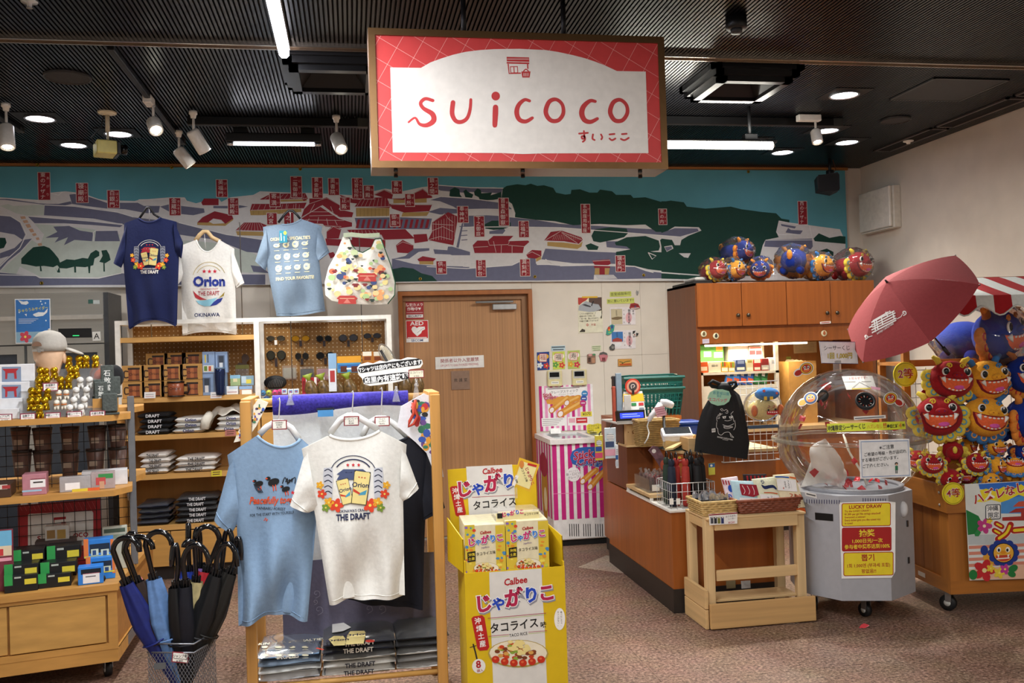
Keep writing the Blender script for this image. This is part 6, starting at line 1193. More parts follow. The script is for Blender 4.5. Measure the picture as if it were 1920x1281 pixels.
for k,(x,y,s,cs)in enumerate(((330,325,55,('#b0271e','#e8b23a')),(365,580,55,('#e9b45a','#2f5fa8')),(1052,580,55,('#b8271e','#e8b23a')))):
 A=dart();A.ell('#f0eee8',x,y,s*1.15,s*.98,ang=-20);A.ell('#f0eee8',x+(70 if k==2 else-70),y+35,s*.8,s*.6,ang=30 if k==2 else-30);dfix(A,'lion_sticker',.02,.002)
 A=dart();A.ell('#2a2624',x,y,s*1.02,s*.86,ang=-20);A.ell(cs[0],x+(70 if k==2 else-70),y+38,s*.62,s*.42,ang=30 if k==2 else-30);dfix(A,'sticker_print',.02,.0035)
 A=dart();A.ell(cs[1],x,y,s*.94,s*.8,ang=-20);dfix(A,'sticker_print',.02,.005)
 A=dart();A.ell(cs[0],x,y,s*.72,s*.64,ang=-20);dfix(A,'sticker_print',.02,.0065)
 A=dart();A.ell('#e6763a',x,y+s*.28,s*.5,s*.26,ang=-15);A.ell('#f4f2ec',x-s*.28,y-s*.15,s*.18,s*.2);A.ell('#f4f2ec',x+s*.28,y-s*.22,s*.18,s*.2);dfix(A,'sticker_print',.02,.008)
 A=dart();A.ell('#141414',x-s*.26,y-s*.14,s*.1,s*.12);A.ell('#141414',x+s*.26,y-s*.2,s*.1,s*.12);A.poly('#f4f2ec',[(x-s*.4,y+s*.12),(x+s*.4,y+s*.02),(x+s*.38,y+s*.1),(x-s*.36,y+s*.2)]);dfix(A,'sticker_print',.02,.0095)
def dial(x,y,r,back,nm):
 p=dome(PY(1440+x/4.575,620+y/4.575,4.5),back=back);n=Vector(((p.x-dx)/DR**2,(p.y-dy)/DR**2,(p.z-zr)/.406**2)).normalized()
 if back:n=-n
 T=Matrix.Translation(p)@n.to_track_quat('Z','Y').to_matrix().to_4x4()
 g=MB(M('#1c1e22',.45),True).lathe([(r*.78,-.004),(r*.82,.016),(r,.018),(r*1.04,.002),(r*1.0,-.006)],30,T,caps=False).build(nm,t);MB(M('#0a0a0c',.6)).disc((0,0,.001),r*.85,28,T).build('dial_face',g)
 if not back:
  for i in range(12):
   an=2*PI*i/12;MB(M('#d9cfc4' if i%2 else '#a8402c',rough=.4)).cbox((0,0,0),(r*.07,r*.2,.003),T@Tr((r*.6*cos(an),r*.6*sin(an),.004),an-PI/2)).build('dial_mark',g)
 return T
dial(833,610,.052,False,'dial_ring');dial(452,555,.045,True,'back_dial_ring')
def dz(x,y):return 1440+x/4.575,620+y/4.575
t2,A=card('draw_price_sign','white price sign for one draw standing on top of the dome','sign','#eeeef0',[dz(440,92),dz(757,96),dz(775,287),dz(462,280)],4.93,th=.004);A.zoom(1440,620,4.575)
A.line('#3a4a80',[(442,94),(756,98),(773,285),(463,279)],4,True);A.text('#2c2c34','シーサーくじ',590,152,44,-1,.005,xs=.9);A.lay(2).text('#2a2a2a','1回 1,000円',614,219,52,-1,.035,xs=.88);A.lay(3).text('#e8d22a','1回 1,000円',614,219,52,-1,.006,xs=.88);A.build('lettering',t2)
p=PY(*dz(600,285),4.93);MB(clear(alpha=.4)).box((p.x-.02,4.93,1.385),(p.x+.02,4.95,p.z+.02)).build('clip',t2)
t2,A=card('draw_notice','white notice with a blue border hanging on the lower dome','sign','#f0f1f2',[dz(783,940),dz(1212,930),dz(1228,1255),dz(795,1272)],4.44,th=.004);A.zoom(1440,620,4.575)
A.line('#3f7ac0',[(798,955),(1200,945),(1214,1242),(808,1256)],5,True)
for s_,x,y,sz_ in(('※ご注意',1018,1002,38),('ご希望の等級・色が品切れ',1005,1052,33),('する場合がございます。',968,1103,33),('ご了承ください。',930,1158,33)):A.text('#26262c',s_,x,y,sz_,2,.012,xs=.97)
A.ell('#23201f',1101,1143,14,14);A.rect('#2f7a56',1090,1160,1114,1198);A.rect('#2c3a34',1093,1198,1100,1226);A.rect('#2c3a34',1104,1198,1111,1226);A.lay(2).ell('#e0b898',1101,1149,9,9);A.build('lettering',t2)
p=PY(*dz(1010,935),4.45);MB(clear(alpha=.4)).box((p.x-.12,4.445,p.z-.02),(p.x+.12,4.47,p.z+.0)).build('hanging_tab',t2)
t2,A=card('machine_tag','small white printed tag at the top rim of the lottery machine','tag','#e9e7e4',[(1509,922),(1530,926),(1532,935),(1511,930)],4.72,th=.002);A.line('#4a4848',[(1512,926),(1529,930)],2);A.build('lettering',t2)
TKM=M('#b8262e',.3);tk=thing('lottery_ticket','red folded lottery ticket inside the clear dome','ticket',(0,0,0),'red tickets in the dome')
MB(TKM).add([(-.022,0,0),(.022,0,0),(0,.004,.028),(0,-.004,-.024),(0,.006,.002)],[(0,4,2),(4,1,2),(0,3,4),(4,3,1)]).build('fold',tk);MB(M('#d85a60',.3)).add([(-.010,-.004,.006),(.008,-.004,.006),(0,-.006,-.010)],[(0,1,2)]).build('inner_fold',tk)
tr=random.Random(11);k=0
while k<34:
 r_,an=.35*sqrt(tr.random()),tr.uniform(0,6.28);z=tr.choice((oz1+.02,tr.uniform(.75,1.25)))
 lim=DR*sqrt(max(0,1-((zr-z)/.365)**2))-.05 if z<zr else(DR-.007)*sqrt(max(0,1-((z-zr)/.4)**2))-.06
 if z<.74:lim=.22
 if r_>lim:continue
 pos,ro=(dx+r_*cos(an),dy+r_*sin(an),z),(tr.uniform(0,6),tr.uniform(0,6),tr.uniform(0,6))
 if k==0:pose(tk,pos,ro)
 else:dup(tk,pos,ro)
 k+=1
t2=thing('white_plastic_bag','crumpled white plastic bag with red marks inside the dome','bag',(2.68,4.93,oz1+.01))
MB(M('#e9e5de',.35,bump=.5,scale=12,alpha=.6),True).grid(lambda u,v:(2.69+(.04+.075*(1-v)**.5)*cos(2*PI*u)*(1+.3*sin(6*PI*u+5*v)+.12*sin(22*u+9*v)),4.93+(.04+.05*(1-v))*sin(2*PI*u)*(1+.25*sin(14*u+7*v)),oz1+.03+.24*v+.02*sin(12*u)),26,12,wrap=True).build('film',t2)
A=Art((0,4.84,0)).zoom(1440,620,4.575);A.poly('#b8383c',[(352,1215),(400,1180),(438,1210),(395,1262)]);A.poly('#b8383c',[(255,965),(285,935),(312,990),(262,998)]);A.build('bag_print',t2)
t2=thing('white_cable','looped white cable inside the lottery dome','cable',(2.9,4.9,oz1));mb=MB(M('#e3dccb',.5),True);mb.tube([(2.82,4.93,1.02),(2.83,4.9,.93),(2.87,4.88,.85),(2.92,4.9,.78),(2.95,4.92,oz1+.012)],.005,6);mb.build('strand',t2);MB(M('#d8d0be',.5),True).tube([(2.84,4.95,1.0),(2.86,4.93,.9),(2.93,4.95,.8),(2.98,4.96,oz1+.012)],.005,6).build('strand',t2)
p=PZ(1620,1177,0);t2=thing('paper_scrap','small crumpled red paper scrap on the floor by the lottery machine','paper scrap',(p.x,p.y,0));MB(M('#cf4048',.5)).add([(p.x-.03,p.y,.001),(p.x,p.y-.012,.001),(p.x+.03,p.y,.012),(p.x+.01,p.y+.015,.018),(p.x-.01,p.y+.01,.014)],[(0,1,4),(1,2,3,4),(0,4,3)]).build('crumple',t2);MB(M('#e88088',.5)).add([(p.x,p.y-.012,.0015),(p.x+.03,p.y,.0125),(p.x+.022,p.y-.014,.01)],[(0,1,2)]).build('flap',t2)
t2,A=card('leaning_board','yellow and red leaflet board tucked between the pine stand and the lottery machine','leaflet board','#b5ad3c',[(1487,985),(1513,990),(1515,1104),(1492,1100)],5.10,th=.006);A.poly('#a8382c',[(1487,986),(1513,991),(1513,1025),(1488,1022)]);A.poly('#3f6a44',[(1488,1024),(1513,1028),(1513,1042),(1489,1040)]);A.build('leaflet_print',t2)
# toy cart with striped awning
CO=Vector((3.268,4.628,0));ca_=D(-6.5);TC=Tr(CO,ca_);EX,EY=Vector((cos(ca_),sin(ca_),0)),Vector((-sin(ca_),cos(ca_),0))
def cp(u,v,z):return CO+EX*u+EY*v+Vector((0,0,z))
HW=wood('#a8692a',.14,'z',.45);HX=wood('#a8692a',.14,'x',.45);cw,cd=1.22,.80
t=thing('toy_cart','honey-coloured wooden toy cart with a red and white striped awning','cart',cp(.6,.4,0))
def cb(n,a,b,m=HW,par=None):return MB(m).box(a,b,TC).build(n,par or t)
cb('bottom_rail',(0,0,.125),(cw,.03,.20),HX);cb('bottom_rail',(0,.03,.125),(.03,cd,.20),wood('#a06428',.14,'y',.45));cb('floor_board',(.03,.03,.13),(cw-.03,cd-.03,.15),HX)
cb('corner_post',(0,0,.20),(.11,.03,.585));cb('corner_post',(0,.03,.20),(.028,.10,.585));cb('corner_post',(0,cd-.08,.20),(.028,cd,.585));cb('corner_post',(cw-.1,0,.2),(cw,.03,.585))
for i in range(6):cb('plank',(.012,.102+i*.103,.20),(.022,.102+i*.103+.1,.575),wood(('#96591f','#9f6124','#8e541d')[i%3],.14,'z',.5))
cb('front_panel',(.11,.015,.20),(cw-.1,.022,.585),wood('#7d471a',.14,'z',.5));cb('right_side',(cw-.02,.03,.2),(cw,cd,.585));cb('back_panel',(.03,cd-.02,.2),(cw-.02,cd,.585))
cb('bin_front',(-.02,-.025,.585),(cw,0,.735),HX);cb('bin_side',(-.02,0,.585),(.005,cd,.735),wood('#a06428',.14,'y',.45));cb('bin_floor',(.005,0,.585),(cw,cd,.61),HX);cb('bin_divider',(.005,.43,.61),(cw,.45,.82),HX)
for u in(.0,cw-.04):cb('awning_post',(u,.45,.61),(u+.04,.485,1.66))
cb('shelf_rail',(.04,.44,1.395),(cw-.04,.475,1.435),HX);cb('shelf_board',(.0,.475,1.40),(cw,cd,1.42),HX)
for u in(.0,cw-.04):cb('back_post',(u,cd-.035,.735),(u+.04,cd,1.9))
p=cp(.06,-.028,.16);MB(M('#d0ccc6',.4)).box((-.001,.28,.15),(0,.36,.175),TC).build('name_plate',t)
for u,v in((.06,.12),(.06,cd-.1),(cw-.1,.12)):caster(t,*cp(u,v,0).xy,.125,.045,.6)
for z in(.69,.62):MB(steel(),True).lathe([(.008,0),(.008,.004),(0,.006)],12,TC@Tr((-.02,.05,z),0,0,-PI/2)).build('bolt',t)
sw,a0=.105,.03;zr_,zf_=1.935,1.80
for i in range(12):
 u0,u1=a0+sw*i,a0+sw*(i+1);m=cloth('#a8161e' if i%2 else '#dfe3e0',.1)
 MB(m,True).grid(lambda a,b:TC@Vector((u0+(u1-u0)*a,.52-.46*b,zr_-(zr_-zf_)*(b**1.5)-.02*sin(PI*b))),4,8).build('awning_stripe',t)
 MB(m,True).grid(lambda a,b:TC@Vector((u0+(u1-u0)*a,.06-.012*b,zf_-b*(.085+.028*cos(2*PI*(u0+(u1-u0)*a-a0)/(2*sw)+2.2)))),7,4).build('valance_stripe',t)
 MB(cloth('#d9ddda',.1),True).tube([TC@Vector((u0+(u1-u0)*a,.046,zf_-(.087+.028*cos(2*PI*(u0+(u1-u0)*a-a0)/(2*sw)+2.2))))for a in(0,.25,.5,.75,1)],.005,5).build('valance_piping',t)
MB(cloth('#d3d7d4',.1),True).grid(lambda a,b:TC@Vector((a0,.06+.46*a,1.69+b*((zf_+(zr_-zf_)*a**.7)-1.69))),6,4).build('awning_end',t)
cb('ridge_beam',(.03,.51,zr_-.03),(cw,.55,zr_),HX)
A=Art(cp(0,-.027,0),EX,(0,0,1),eps=.0006).zoom(1680,860,4.271)
A.poly('#dfe3df',[(548,205),(1110,175),(1110,960),(588,976)]);A.lay(2)
A.poly('#2f6fd0',[(660,205),(1110,178),(1110,240),(1000,330),(900,330),(760,250),(670,245)]);A.poly('#4d94d8',[(840,330),(1110,280),(1110,440),(840,440)]);A.poly('#bfc6c8',[(575,612),(1110,600),(1110,690),(580,690)])
for i in range(4):A.poly(('#d98a74','#efe6e0')[0],[(582,700+i*48),(1110,675+i*48),(1110,700+i*48),(583,725+i*48)])
A.poly('#e6b99c',[(585,890),(1110,840),(1110,960),(588,970)]);A.poly('#1d7a3c',[(560,410),(600,430),(660,460),(690,520),(660,600),(575,612)])
A.lay(3).poly('#a8322c',[(850,470),(1000,462),(1000,430),(900,435),(960,400),(1110,390),(1110,495),(850,498)]);A.poly('#c8543c',[(935,385),(980,345),(1110,330),(1110,385)])
A.poly('#f0dc2c',[(670,255),(720,240),(790,262),(860,225),(930,250),(1000,205),(1050,240),(1110,200),(1110,330),(980,290),(900,330),(840,350),(760,330),(700,350),(640,345),(690,310)])
for s_,x,y,an,sz in(('ハ',658,325,16,92),('ズ',745,292,14,88),('レ',832,282,12,88),('な',910,262,10,88),('し',995,240,8,92)):A.lay(4).text('#f4f0e6',s_,x,y,sz,an,.06);A.lay(5).text('#b01f24',s_,x,y,sz,an,.025)
A.lay(4).poly('#f2f2f0',rrect(715,370,835,488,12,-4));A.lay(5).line('#1c2438',rrect(717,372,833,486,12,-4),6,True);A.text('#1c2438','沖縄',772,402,46,2,.01);A.text('#1c2438','限定',778,455,46,2,.01)
A.lay(4).flower('#c23a86',705,540,62,5,'#f2e8c0');A.flower('#e9c63a',745,498,26);A.poly('#2a8a4a',[(625,600),(650,565),(680,590),(660,622),(632,622)])
A.stroke('#f2e6e0',[(800,520),(845,545)],52);A.stroke('#f2e6e0',[(785,575),(830,600)],52);A.stroke('#f2e6e0',[(815,645),(880,600),(915,530)],62);A.stroke('#f2e6e0',[(940,575),(1100,560)],62)
A.lay(5).stroke('#b01f18',[(800,520),(845,545)],42);A.stroke('#b01f18',[(785,575),(830,600)],42);A.stroke('#b01f18',[(815,645),(880,600),(915,530)],52);A.stroke('#b01f18',[(940,575),(1100,560)],52)
A.lay(6).stroke('#f0d428',[(805,523),(840,542)],16);A.stroke('#f0d428',[(790,577),(825,597)],16);A.stroke('#f0d428',[(822,638),(880,595),(908,540)],22);A.stroke('#f0d428',[(945,575),(1095,562)],24)
A.lay(4).ell('#e0a030',770,790,75,55);A.ell('#16368c',705,735,30,40)
for i in range(12):an=i*30;A.lay(5).ell('#16368c',858+95*cos(D(an)),755+82*sin(D(an)),32,30)
A.lay(6).ell('#101828',858,755,86,80);A.lay(7).ell('#eab03a',858,755,80,74);A.lay(8).ell('#c8452c',855,785,62,36,a0=0,a1=180);A.poly('#c8452c',[(793,775),(917,768),(905,795),(800,800)])
for s in(-1,1):A.lay(8).ell('#f4f2ea',855+s*36,728,18,22);A.lay(9).ell('#14141a',853+s*34,732,9,13);A.lay(8).poly('#f4f2ea',[(855+s*50,765),(855+s*32,768),(855+s*38,800)])
A.ell('#e2921e',855,750,22,14);A.lay(9).line('#f6f2ea',[(800,802),(905,794)],9)
A.lay(5).flower('#c4242c',705,895,88,5,'#f0e0a0');A.flower('#e9c63a',755,878,34);A.flower('#e9cf3e',825,915,46);A.flower('#c23a96',870,885,42);A.ell('#1f7a3a',935,880,40,28,ang=-30);A.ell('#1f7a3a',925,925,32,24,ang=20);A.ell('#1f7a3a',615,930,34,40)
A.build('cart_poster',t)
def prize(lb,u,v,z,r,s_):
 t2=thing('prize_badge',lb,'sign',cp(u,v,z),'round prize badges');T=TC@Tr((u,v,z),0,PI/2)
 MB(M('#e6d62a',.5)).prism([(r*cos(2*PI*k/36),r*sin(2*PI*k/36))for k in range(36)],.006,T).build('disc',t2);A=Art(cp(u,v-.007,z),EX,(0,0,1),uv=True)
 A.line('#5a5210',[(r*.9*cos(2*PI*k/30),r*.9*sin(2*PI*k/30))for k in range(30)],.0018,True);A.lay(2).text('#f4efe6',s_,0,0,r*.85,0,.05);A.lay(3).text('#a8232a',s_,0,0,r*.85,0,.012);A.build('lettering',t2)
p=TC.inverted()@PY(1697,702,5.03);prize('yellow round second-prize badge hanging on the awning post',p.x,p.y,p.z,.075,'2等')
p=TC.inverted()@PY(1785,925,4.60);prize('yellow round fourth-prize badge on the cart bin rim',p.x,-.033,p.z,.062,'4等')
def plush_at(x,y,Y,r,cs,lb,grp,rz=10,rx=0,ry=0,bag=0,body=True,pet=9):
 p=PY(x,y,Y);return shisa('plush_lion_dog',lb,'plush toy',*cs,p,(D(rx),D(ry),D(rz-26 if rz<100 else rz)),r,grp,pet,body,bag,int(x))
LG,SG='large plush lion dogs on the cart','small plush lion dogs in the cart bin'
for a_ in((1783,712,4.86,.115,RED,'upper large red plush lion dog on the cart',12,-4,4),(1850,713,4.84,.12,YEL,'upper large yellow plush lion dog on the cart',22,0,-6),(1925,702,4.84,.115,BLU,'upper large blue plush lion dog cut by the picture edge',15,0,0),(1760,780,4.84,.12,RED,'lower large red plush lion dog facing straight out of the cart',0,-6,0),(1847,782,4.82,.12,YEL,'lower large yellow plush lion dog on the cart',15,-4,8),(1922,785,4.84,.125,BLU,'lower large blue plush lion dog turned sideways at the picture edge',60,0,0)):
 x,y,Y,r,cs,lb,rz,rx,ry=a_;plush_at(x,y,Y,r*1.08,cs,lb,LG,rz,rx,ry)
for i,(x,y,Y,r,k,lb,rz,rx)in enumerate(((1748,870,4.67,.062,0,'small red plush at the near end of the cart bin',5,-8),(1786,845,4.85,.062,0,'small red plush lying turned away at the back of the bin',150,0),(1782,897,4.655,.06,0,'small red plush half sunk in front of the bin rim',20,25),(1832,868,4.68,.062,0,'small red plush in the middle of the bin',10,-8),(1868,838,4.84,.06,1,'small yellow plush highest at the back of the bin',25,0),(1868,874,4.69,.06,1,'small yellow plush seen from the side in the bin',55,0),(1903,876,4.66,.062,1,'small yellow plush looking upwards in the bin',0,-55),(1858,901,4.66,.05,1,'small yellow plush nearly hidden behind the bin rim',10,20),(1812,890,4.76,.058,0,'small red plush squeezed between two others in the bin',-20,0),(1815,835,4.95,.06,1,'small orange plush in shade under the large yellow ones',60,0),(1722,862,4.83,.06,0,'small red plush tucked behind the notice at the bin end',-30,0),(1922,848,4.86,.065,2,'small blue plush at the picture edge of the bin',20,0))):
 plush_at(x,y,Y,r,(RED,YEL,BLU)[k],lb,SG,rz,rx,0,0,True,8)
plush_at(1870,628,4.98,.17,BLU,'very large bagged blue plush lion dog with open mouth under the awning','huge bagged plush on the cart shelf',55,0,-10,1.25)
t2=thing('wire_rack','chrome wire rack behind the hanging plush toys on the cart','rack',cp(.6,.70,.61));WM2=M('#b9b9b8',.3,metal=.7)
for i in range(16):MB(WM2,True).tube([cp(.06+i*.07,.70,.62),cp(.06+i*.07,.70,1.38)],.0022,5).build('wire',t2)
for i in range(9):MB(WM2,True).tube([cp(.04,.695,.66+i*.088),cp(cw-.06,.695,.66+i*.088)],.0025,5).build('cross_wire',t2)
# open red umbrella
def zu(x,y):return 1580+x/5.571,470+y/5.571
UR=cloth('#93393c',.06);tip=PY(1663,529,4.72);hub=PY(1770,654,4.80);axis=(hub-tip).normalized();shaft=(hub-tip).length
Rim=.42;ue=(EYE-tip);ue=(ue-axis*ue.dot(axis)).normalized();uy=axis.cross(ue);TU=Matrix.Translation(tip)@Matrix((ue,uy,axis)).transposed().to_4x4()@Matrix.Rotation(D(4),4,'Z')
t=thing('open_umbrella','open dusty red umbrella with a white castle emblem hung tilted beside the awning','umbrella',tip);n=6
def can(an,s):
 k=(an/(2*PI/n))%1;sag=1-.10*(1-abs(2*k-1)**2)*s;r=Rim*s*sag;return TU@Vector((r*cos(an),r*sin(an),(.22)*(.45*s+.55*s**2.2)+.01*sin(PI*k)*s))
for i in range(n):
 pn=MB(UR,True).grid(lambda u,v:can(2*PI*(i+u*.999)/n,.02+.98*v),9,12).build('canopy_panel',t)
 MB(M('#3a3638',.3,metal=.7),True).tube([can(2*PI*i/n,.05+.95*k/8)+axis*.006 for k in range(9)],.0022,5).build('rib',t)
 MB(M('#3a3638',.3,metal=.7),True).tube([can(2*PI*i/n,.5)+axis*.008,tip+axis*.27],.002,5).build('stretcher',t)
 MB(M('#8d8a88',.3,metal=.7),True).ell(can(2*PI*i/n,1.0),.005,8,5).build('rib_tip',t)
MB(M('#232022',.4),True).tube([tip-axis*.02,tip+axis*.01],[.004,.008],8).build('ferrule',t)
MB(M('#4a4648',.3,metal=.7),True).tube([tip,hub],.005,8).build('shaft',t);MB(M('#2a2426',.4),True).tube([hub-axis*.01,hub+axis*.05],.012,10).build('handle',t)
MB(M('#7d1f24',.6),True).tube([PY(*zu(1065,370),4.62),PY(*zu(1055,420),4.6),PY(*zu(1085,500),4.6),PY(*zu(1110,570),4.6),PY(*zu(1128,630),4.6)],.007,6).build('strap',t)
UC=MB();[UC.grid(lambda u,v:can(2*PI*(i+u*.999)/n,.02+.98*v),9,12)for i in range(n)]
A=Art((0,4.9,0)).zoom(1580,470,5.571);WE='#dcd6d4';A.eps=0
for l in('300,750 540,630|315,735 480,640|275,805 310,790|300,780 550,650|310,800 550,680|300,830 560,705|310,855 420,800|305,860 560,725|490,628 500,660|450,640 470,690|400,680 420,780|350,720 370,830|330,740 345,850|520,640 540,720',):[A.line(WE,[tuple(map(float,p.split(',')))for p in s.split()],13)for s in l.split('|')]
swirl(A,WE,640,650,28,10);swirl(A,WE,242,900,26,10);A.line(WE,[(565,715),(610,690),(625,660)],7);A.line(WE,[(265,905),(310,890)],7);A.text(WE,'SHURIJO CASTLE PARK',445,815,26,28,.015,xs=.8)
A.build('castle_emblem',t,warp=drape(UC,None,.004),cut=.03)
# white framed shelf unit
def proj(p):d=p-EYE;w=d.dot(CW);return 960+F*d.dot(CR)/w,640.5-F*d.dot(CU)/w
def peg():
 m=bpy.data.materials.new('pegboard');m.use_nodes=True;nt=m.node_tree;b=nt.nodes['Principled BSDF'];b.inputs['Roughness'].default_value=.6;g=nt.nodes.new('ShaderNodeNewGeometry');N=lambda op,*v:(lambda q:([nt.links.new(x,q.inputs[i])if hasattr(x,'links')else setattr(q.inputs[i],'default_value',x)for i,x in enumerate(v)],setattr(q,'operation',op),q)[2])(nt.nodes.new('ShaderNodeMath'))
 s=nt.nodes.new('ShaderNodeSeparateXYZ');nt.links.new(g.outputs['Position'],s.inputs[0]);f=lambda o:N('SUBTRACT',N('FRACT',N('MULTIPLY',o,32.).outputs[0]).outputs[0],.5).outputs[0]
 a,c=f(s.outputs[0]),f(s.outputs[2]);d=N('LESS_THAN',N('ADD',N('MULTIPLY',a,a).outputs[0],N('MULTIPLY',c,c).outputs[0]).outputs[0],.022).outputs[0]
 mx=nt.nodes.new('ShaderNodeMix');mx.data_type='RGBA';mx.inputs[6].default_value=lin('#93682f');mx.inputs[7].default_value=lin('#d0be9a');nt.links.new(d,mx.inputs[0]);nt.links.new(mx.outputs[2],b.inputs['Base Color']);return m
SH=6.88;SD=.40;PXZ=lambda x,y,Y=SH:PY(x,y,Y)
gx0,gx1=PXZ(217,700).x,PXZ(735,660).x;gm0,gm1=PXZ(477,670).x,PXZ(487,670).x;gt=PXZ(480,596).z;gl=PXZ(480,749).z
PW_=M('#e9e6de',.4);LW=wood('#d0a05c',.12,'x',.5)
t=thing('shelf_unit','two-bay shelf unit with white frame, wooden shelves and pegboard back','shelf',((gx0+gx1)/2,SH+.2,0))
for a,b in((gx0,gx0+.035),(gm0,gm1),(gx1-.035,gx1)):
 for y in(SH,SH+SD-.03):MB(PW_).box((a,y,gl-.02),(b,y+.03,gt-.03)).build('post',t)
for y in(SH,SH+SD-.03):MB(PW_).box((gx0,y,gt-.03),(gx1,y+.03,gt)).build('top_bar',t)
for x in(gx0,gx1-.035):MB(PW_).box((x,SH+.03,gt-.03),(x+.035,SH+SD-.03,gt)).build('top_side',t)
PEG=peg();MB(PEG).box((gx0,SH+SD,gl),(gm0+.01,SH+SD+.01,gt-.02)).build('pegboard',t);MB(PEG).box((gm0+.01,SH+SD,gl-.1),(gx1,SH+SD+.01,gt-.02)).build('pegboard',t)
sz_={n:PXZ(340,y).z for n,y in(('a',631),('b',744),('c',814),('d',888),('e',984))}
for k,z in sz_.items():MB(LW).box((gx0+.035 if k in 'ab' else gx0+.02,SH+.003,z-.035),(gm0 if k in 'ab' else PXZ(462,850).x,SH+SD,z)).build('shelf_board',t)
SW=wood('#c08a48',.12,'z',.5)
for a,b in((gx0,gx0+.025),(PXZ(460,850).x,PXZ(477,850).x),(gx1-.03,gx1)):MB(SW).box((a,SH+.005,.05),(b,SH+SD,gl-.02)).build('side_panel',t)
MB(wood('#b98546',.1,'z',.6)).box((gx0,SH+SD,.05),(gx1,SH+SD+.01,gl)).build('back_panel',t)
for i in range(3):xa=gx0+.03+(gm1-gx0-.03)*i/3;MB(wood('#c99750',.1,'x',.5)).rbox((xa+.15,SH+.012,(.1+sz_['e']-.045)/2),((gm1-gx0-.03)/3-.006,.02,sz_['e']-.045-.1),.002).build('drawer_front',t)
MB(wood('#c99750',.1,'x',.5)).box((gm1,SH+.01,.1),(gx1-.03,SH+.03,gl-.1)).build('drawer_front',t);MB(KB).box((gx0+.02,SH+.05,0),(gx1-.02,SH+SD-.02,.1)).build('plinth',t);MB(LW).box((gm1,SH+.003,gl-.06),(gx1-.03,SH+SD,gl-.025)).build('shelf_board',t)
def z6(x,y):return 200+x/4.927,600+y/4.927
KR='#b88a4c';MGRP='boxed mugs on the shelf';zb_=sz_['b']+.001;mh=PXZ(*z6(600,570)).z-PXZ(*z6(600,720)).z
def mugbox(x,row,Y,lb,dark=0):
 p=PY(*z6(x,640),Y);w=.155;z=zb_+row*(mh+.001);t=thing('mug_carton',lb,'carton',(p.x,Y,z),MGRP)
 MB(M(KR,rough=.8)).rbox((p.x,Y+.06,z+mh/2),(w,.12,mh-.001),.002).build('carton',t);A=Art((p.x-.005,Y,z+mh/2),uv=True,rough=.5);A.P=lambda x,y:(x*.82,y*.78-.006)
 A.stroke('#3c2418',[(-.03,.028),(-.062,.028),(-.062,-.025),(-.03,-.025)],.009);A.put('#8a4a2c',[(-.025,-.045),(.05,-.045),(.05,.03),(-.025,.03)],[(0,1,2,3)]);A.lay(2).put('#2c1c14',[(-.028,.028),(.053,.028),(.053,.042),(-.028,.042)],[(0,1,2,3)]);A.put('#3c2418',[(-.029,-.052),(.053,-.052),(.053,-.044),(-.029,-.044)],[(0,1,2,3)]);A.put('#b0673c',[(.0,-.044),(.025,-.044),(.025,.028),(0,.028)],[(0,1,2,3)]);A.lay(3).text('#2a1a14','Orion',.016,0,.028);A.build('mug_print',t)
for i,x in enumerate((245,430,607,783)):
 for row in(0,1):mugbox(x,row,SH+.03,('bottom-row','top-row')[row]+' mug carton, '+('first','second','third','last')[i]+' from the shelf frame')
for i,x in enumerate((470,640,800)):mugbox(x,2 if 0 else 1.72,SH+.2,'mug carton in the shaded rear row, '+('nearest the frame','in the middle','next to the blue boxes')[i])
MBs=MB(M(KR,rough=.8)).box((PY(*z6(395,600),SH+.2).x,SH+.2,zb_),(PY(*z6(880,600),SH+.2).x,SH+.32,zb_+1.72*mh-.001));solo(MBs,'carton_riser','plain brown carton hidden behind the mug cartons','carton')
p=PY(*z6(642,700),SH+.015);t=thing('display_mug','copper brown enamel mug with black rim in front of the cartons','mug',(p.x,SH-.03,zb_));T=Tr((p.x,SH-.03+.045,zb_));MB(M('#8c4a2e',.3),True).lathe([(.0,.004),(.052,.004),(.055,.012),(.056,.105),(.052,.105),(.05,.012),(0,.012)],26,T).build('cup',t);MB(M('#1c1412',.3),True).lathe([(.056,0),(.06,0),(.06,.008),(.056,.01)],26,T,caps=False).lathe([(.052,.102),(.059,.1),(.06,.11),(.052,.112)],26,T,caps=False).build('rim',t)
MB(M('#1c1412',.3),True).tube([T@Vector((.052,0,.085)),T@Vector((.085,0,.085)),T@Vector((.092,0,.05)),T@Vector((.08,0,.022)),T@Vector((.052,0,.022))],.006,8).build('handle',t);A=Art(T@Vector((0,-.0575,.06)),uv=True);A.text('#1c1412','Orion',0,0,.03);A.build('logo',t)
fr6=(200,600,4.927)
for k,(x0,y0,x1,y1,lb,wn)in enumerate(((865,500,988,712,'pale blue tumbler box standing lowest with a window',1),(882,293,1000,497,'pale blue tumbler box with a printed bottle picture',0),(1002,293,1116,497,'pale blue tumbler box with a window on the upper row',1))):
 tt=goods('tumbler_box',lb,'box',x0,y0,x1,y1,SH+.05,.08,'#8fa9cf',(('#5d6f8c',.2,.16,.78,.8),('#e3e6ea',.35,.5,.62,.8,2),('#39414f',.3,.2,.68,.5,2))if wn else(('#e9e6da',.1,.62,.9,.92),('#6a8a3c',.15,.66,.4,.88,2),('#c8583c',.5,.66,.7,.88,2),('#d9c24a',.2,.15,.3,.5),('#4a5a6c',.4,.12,.5,.5)),'pale blue tumbler boxes',zbase=zb_+(mh*1.37 if y0<400 else 0),fr=fr6)
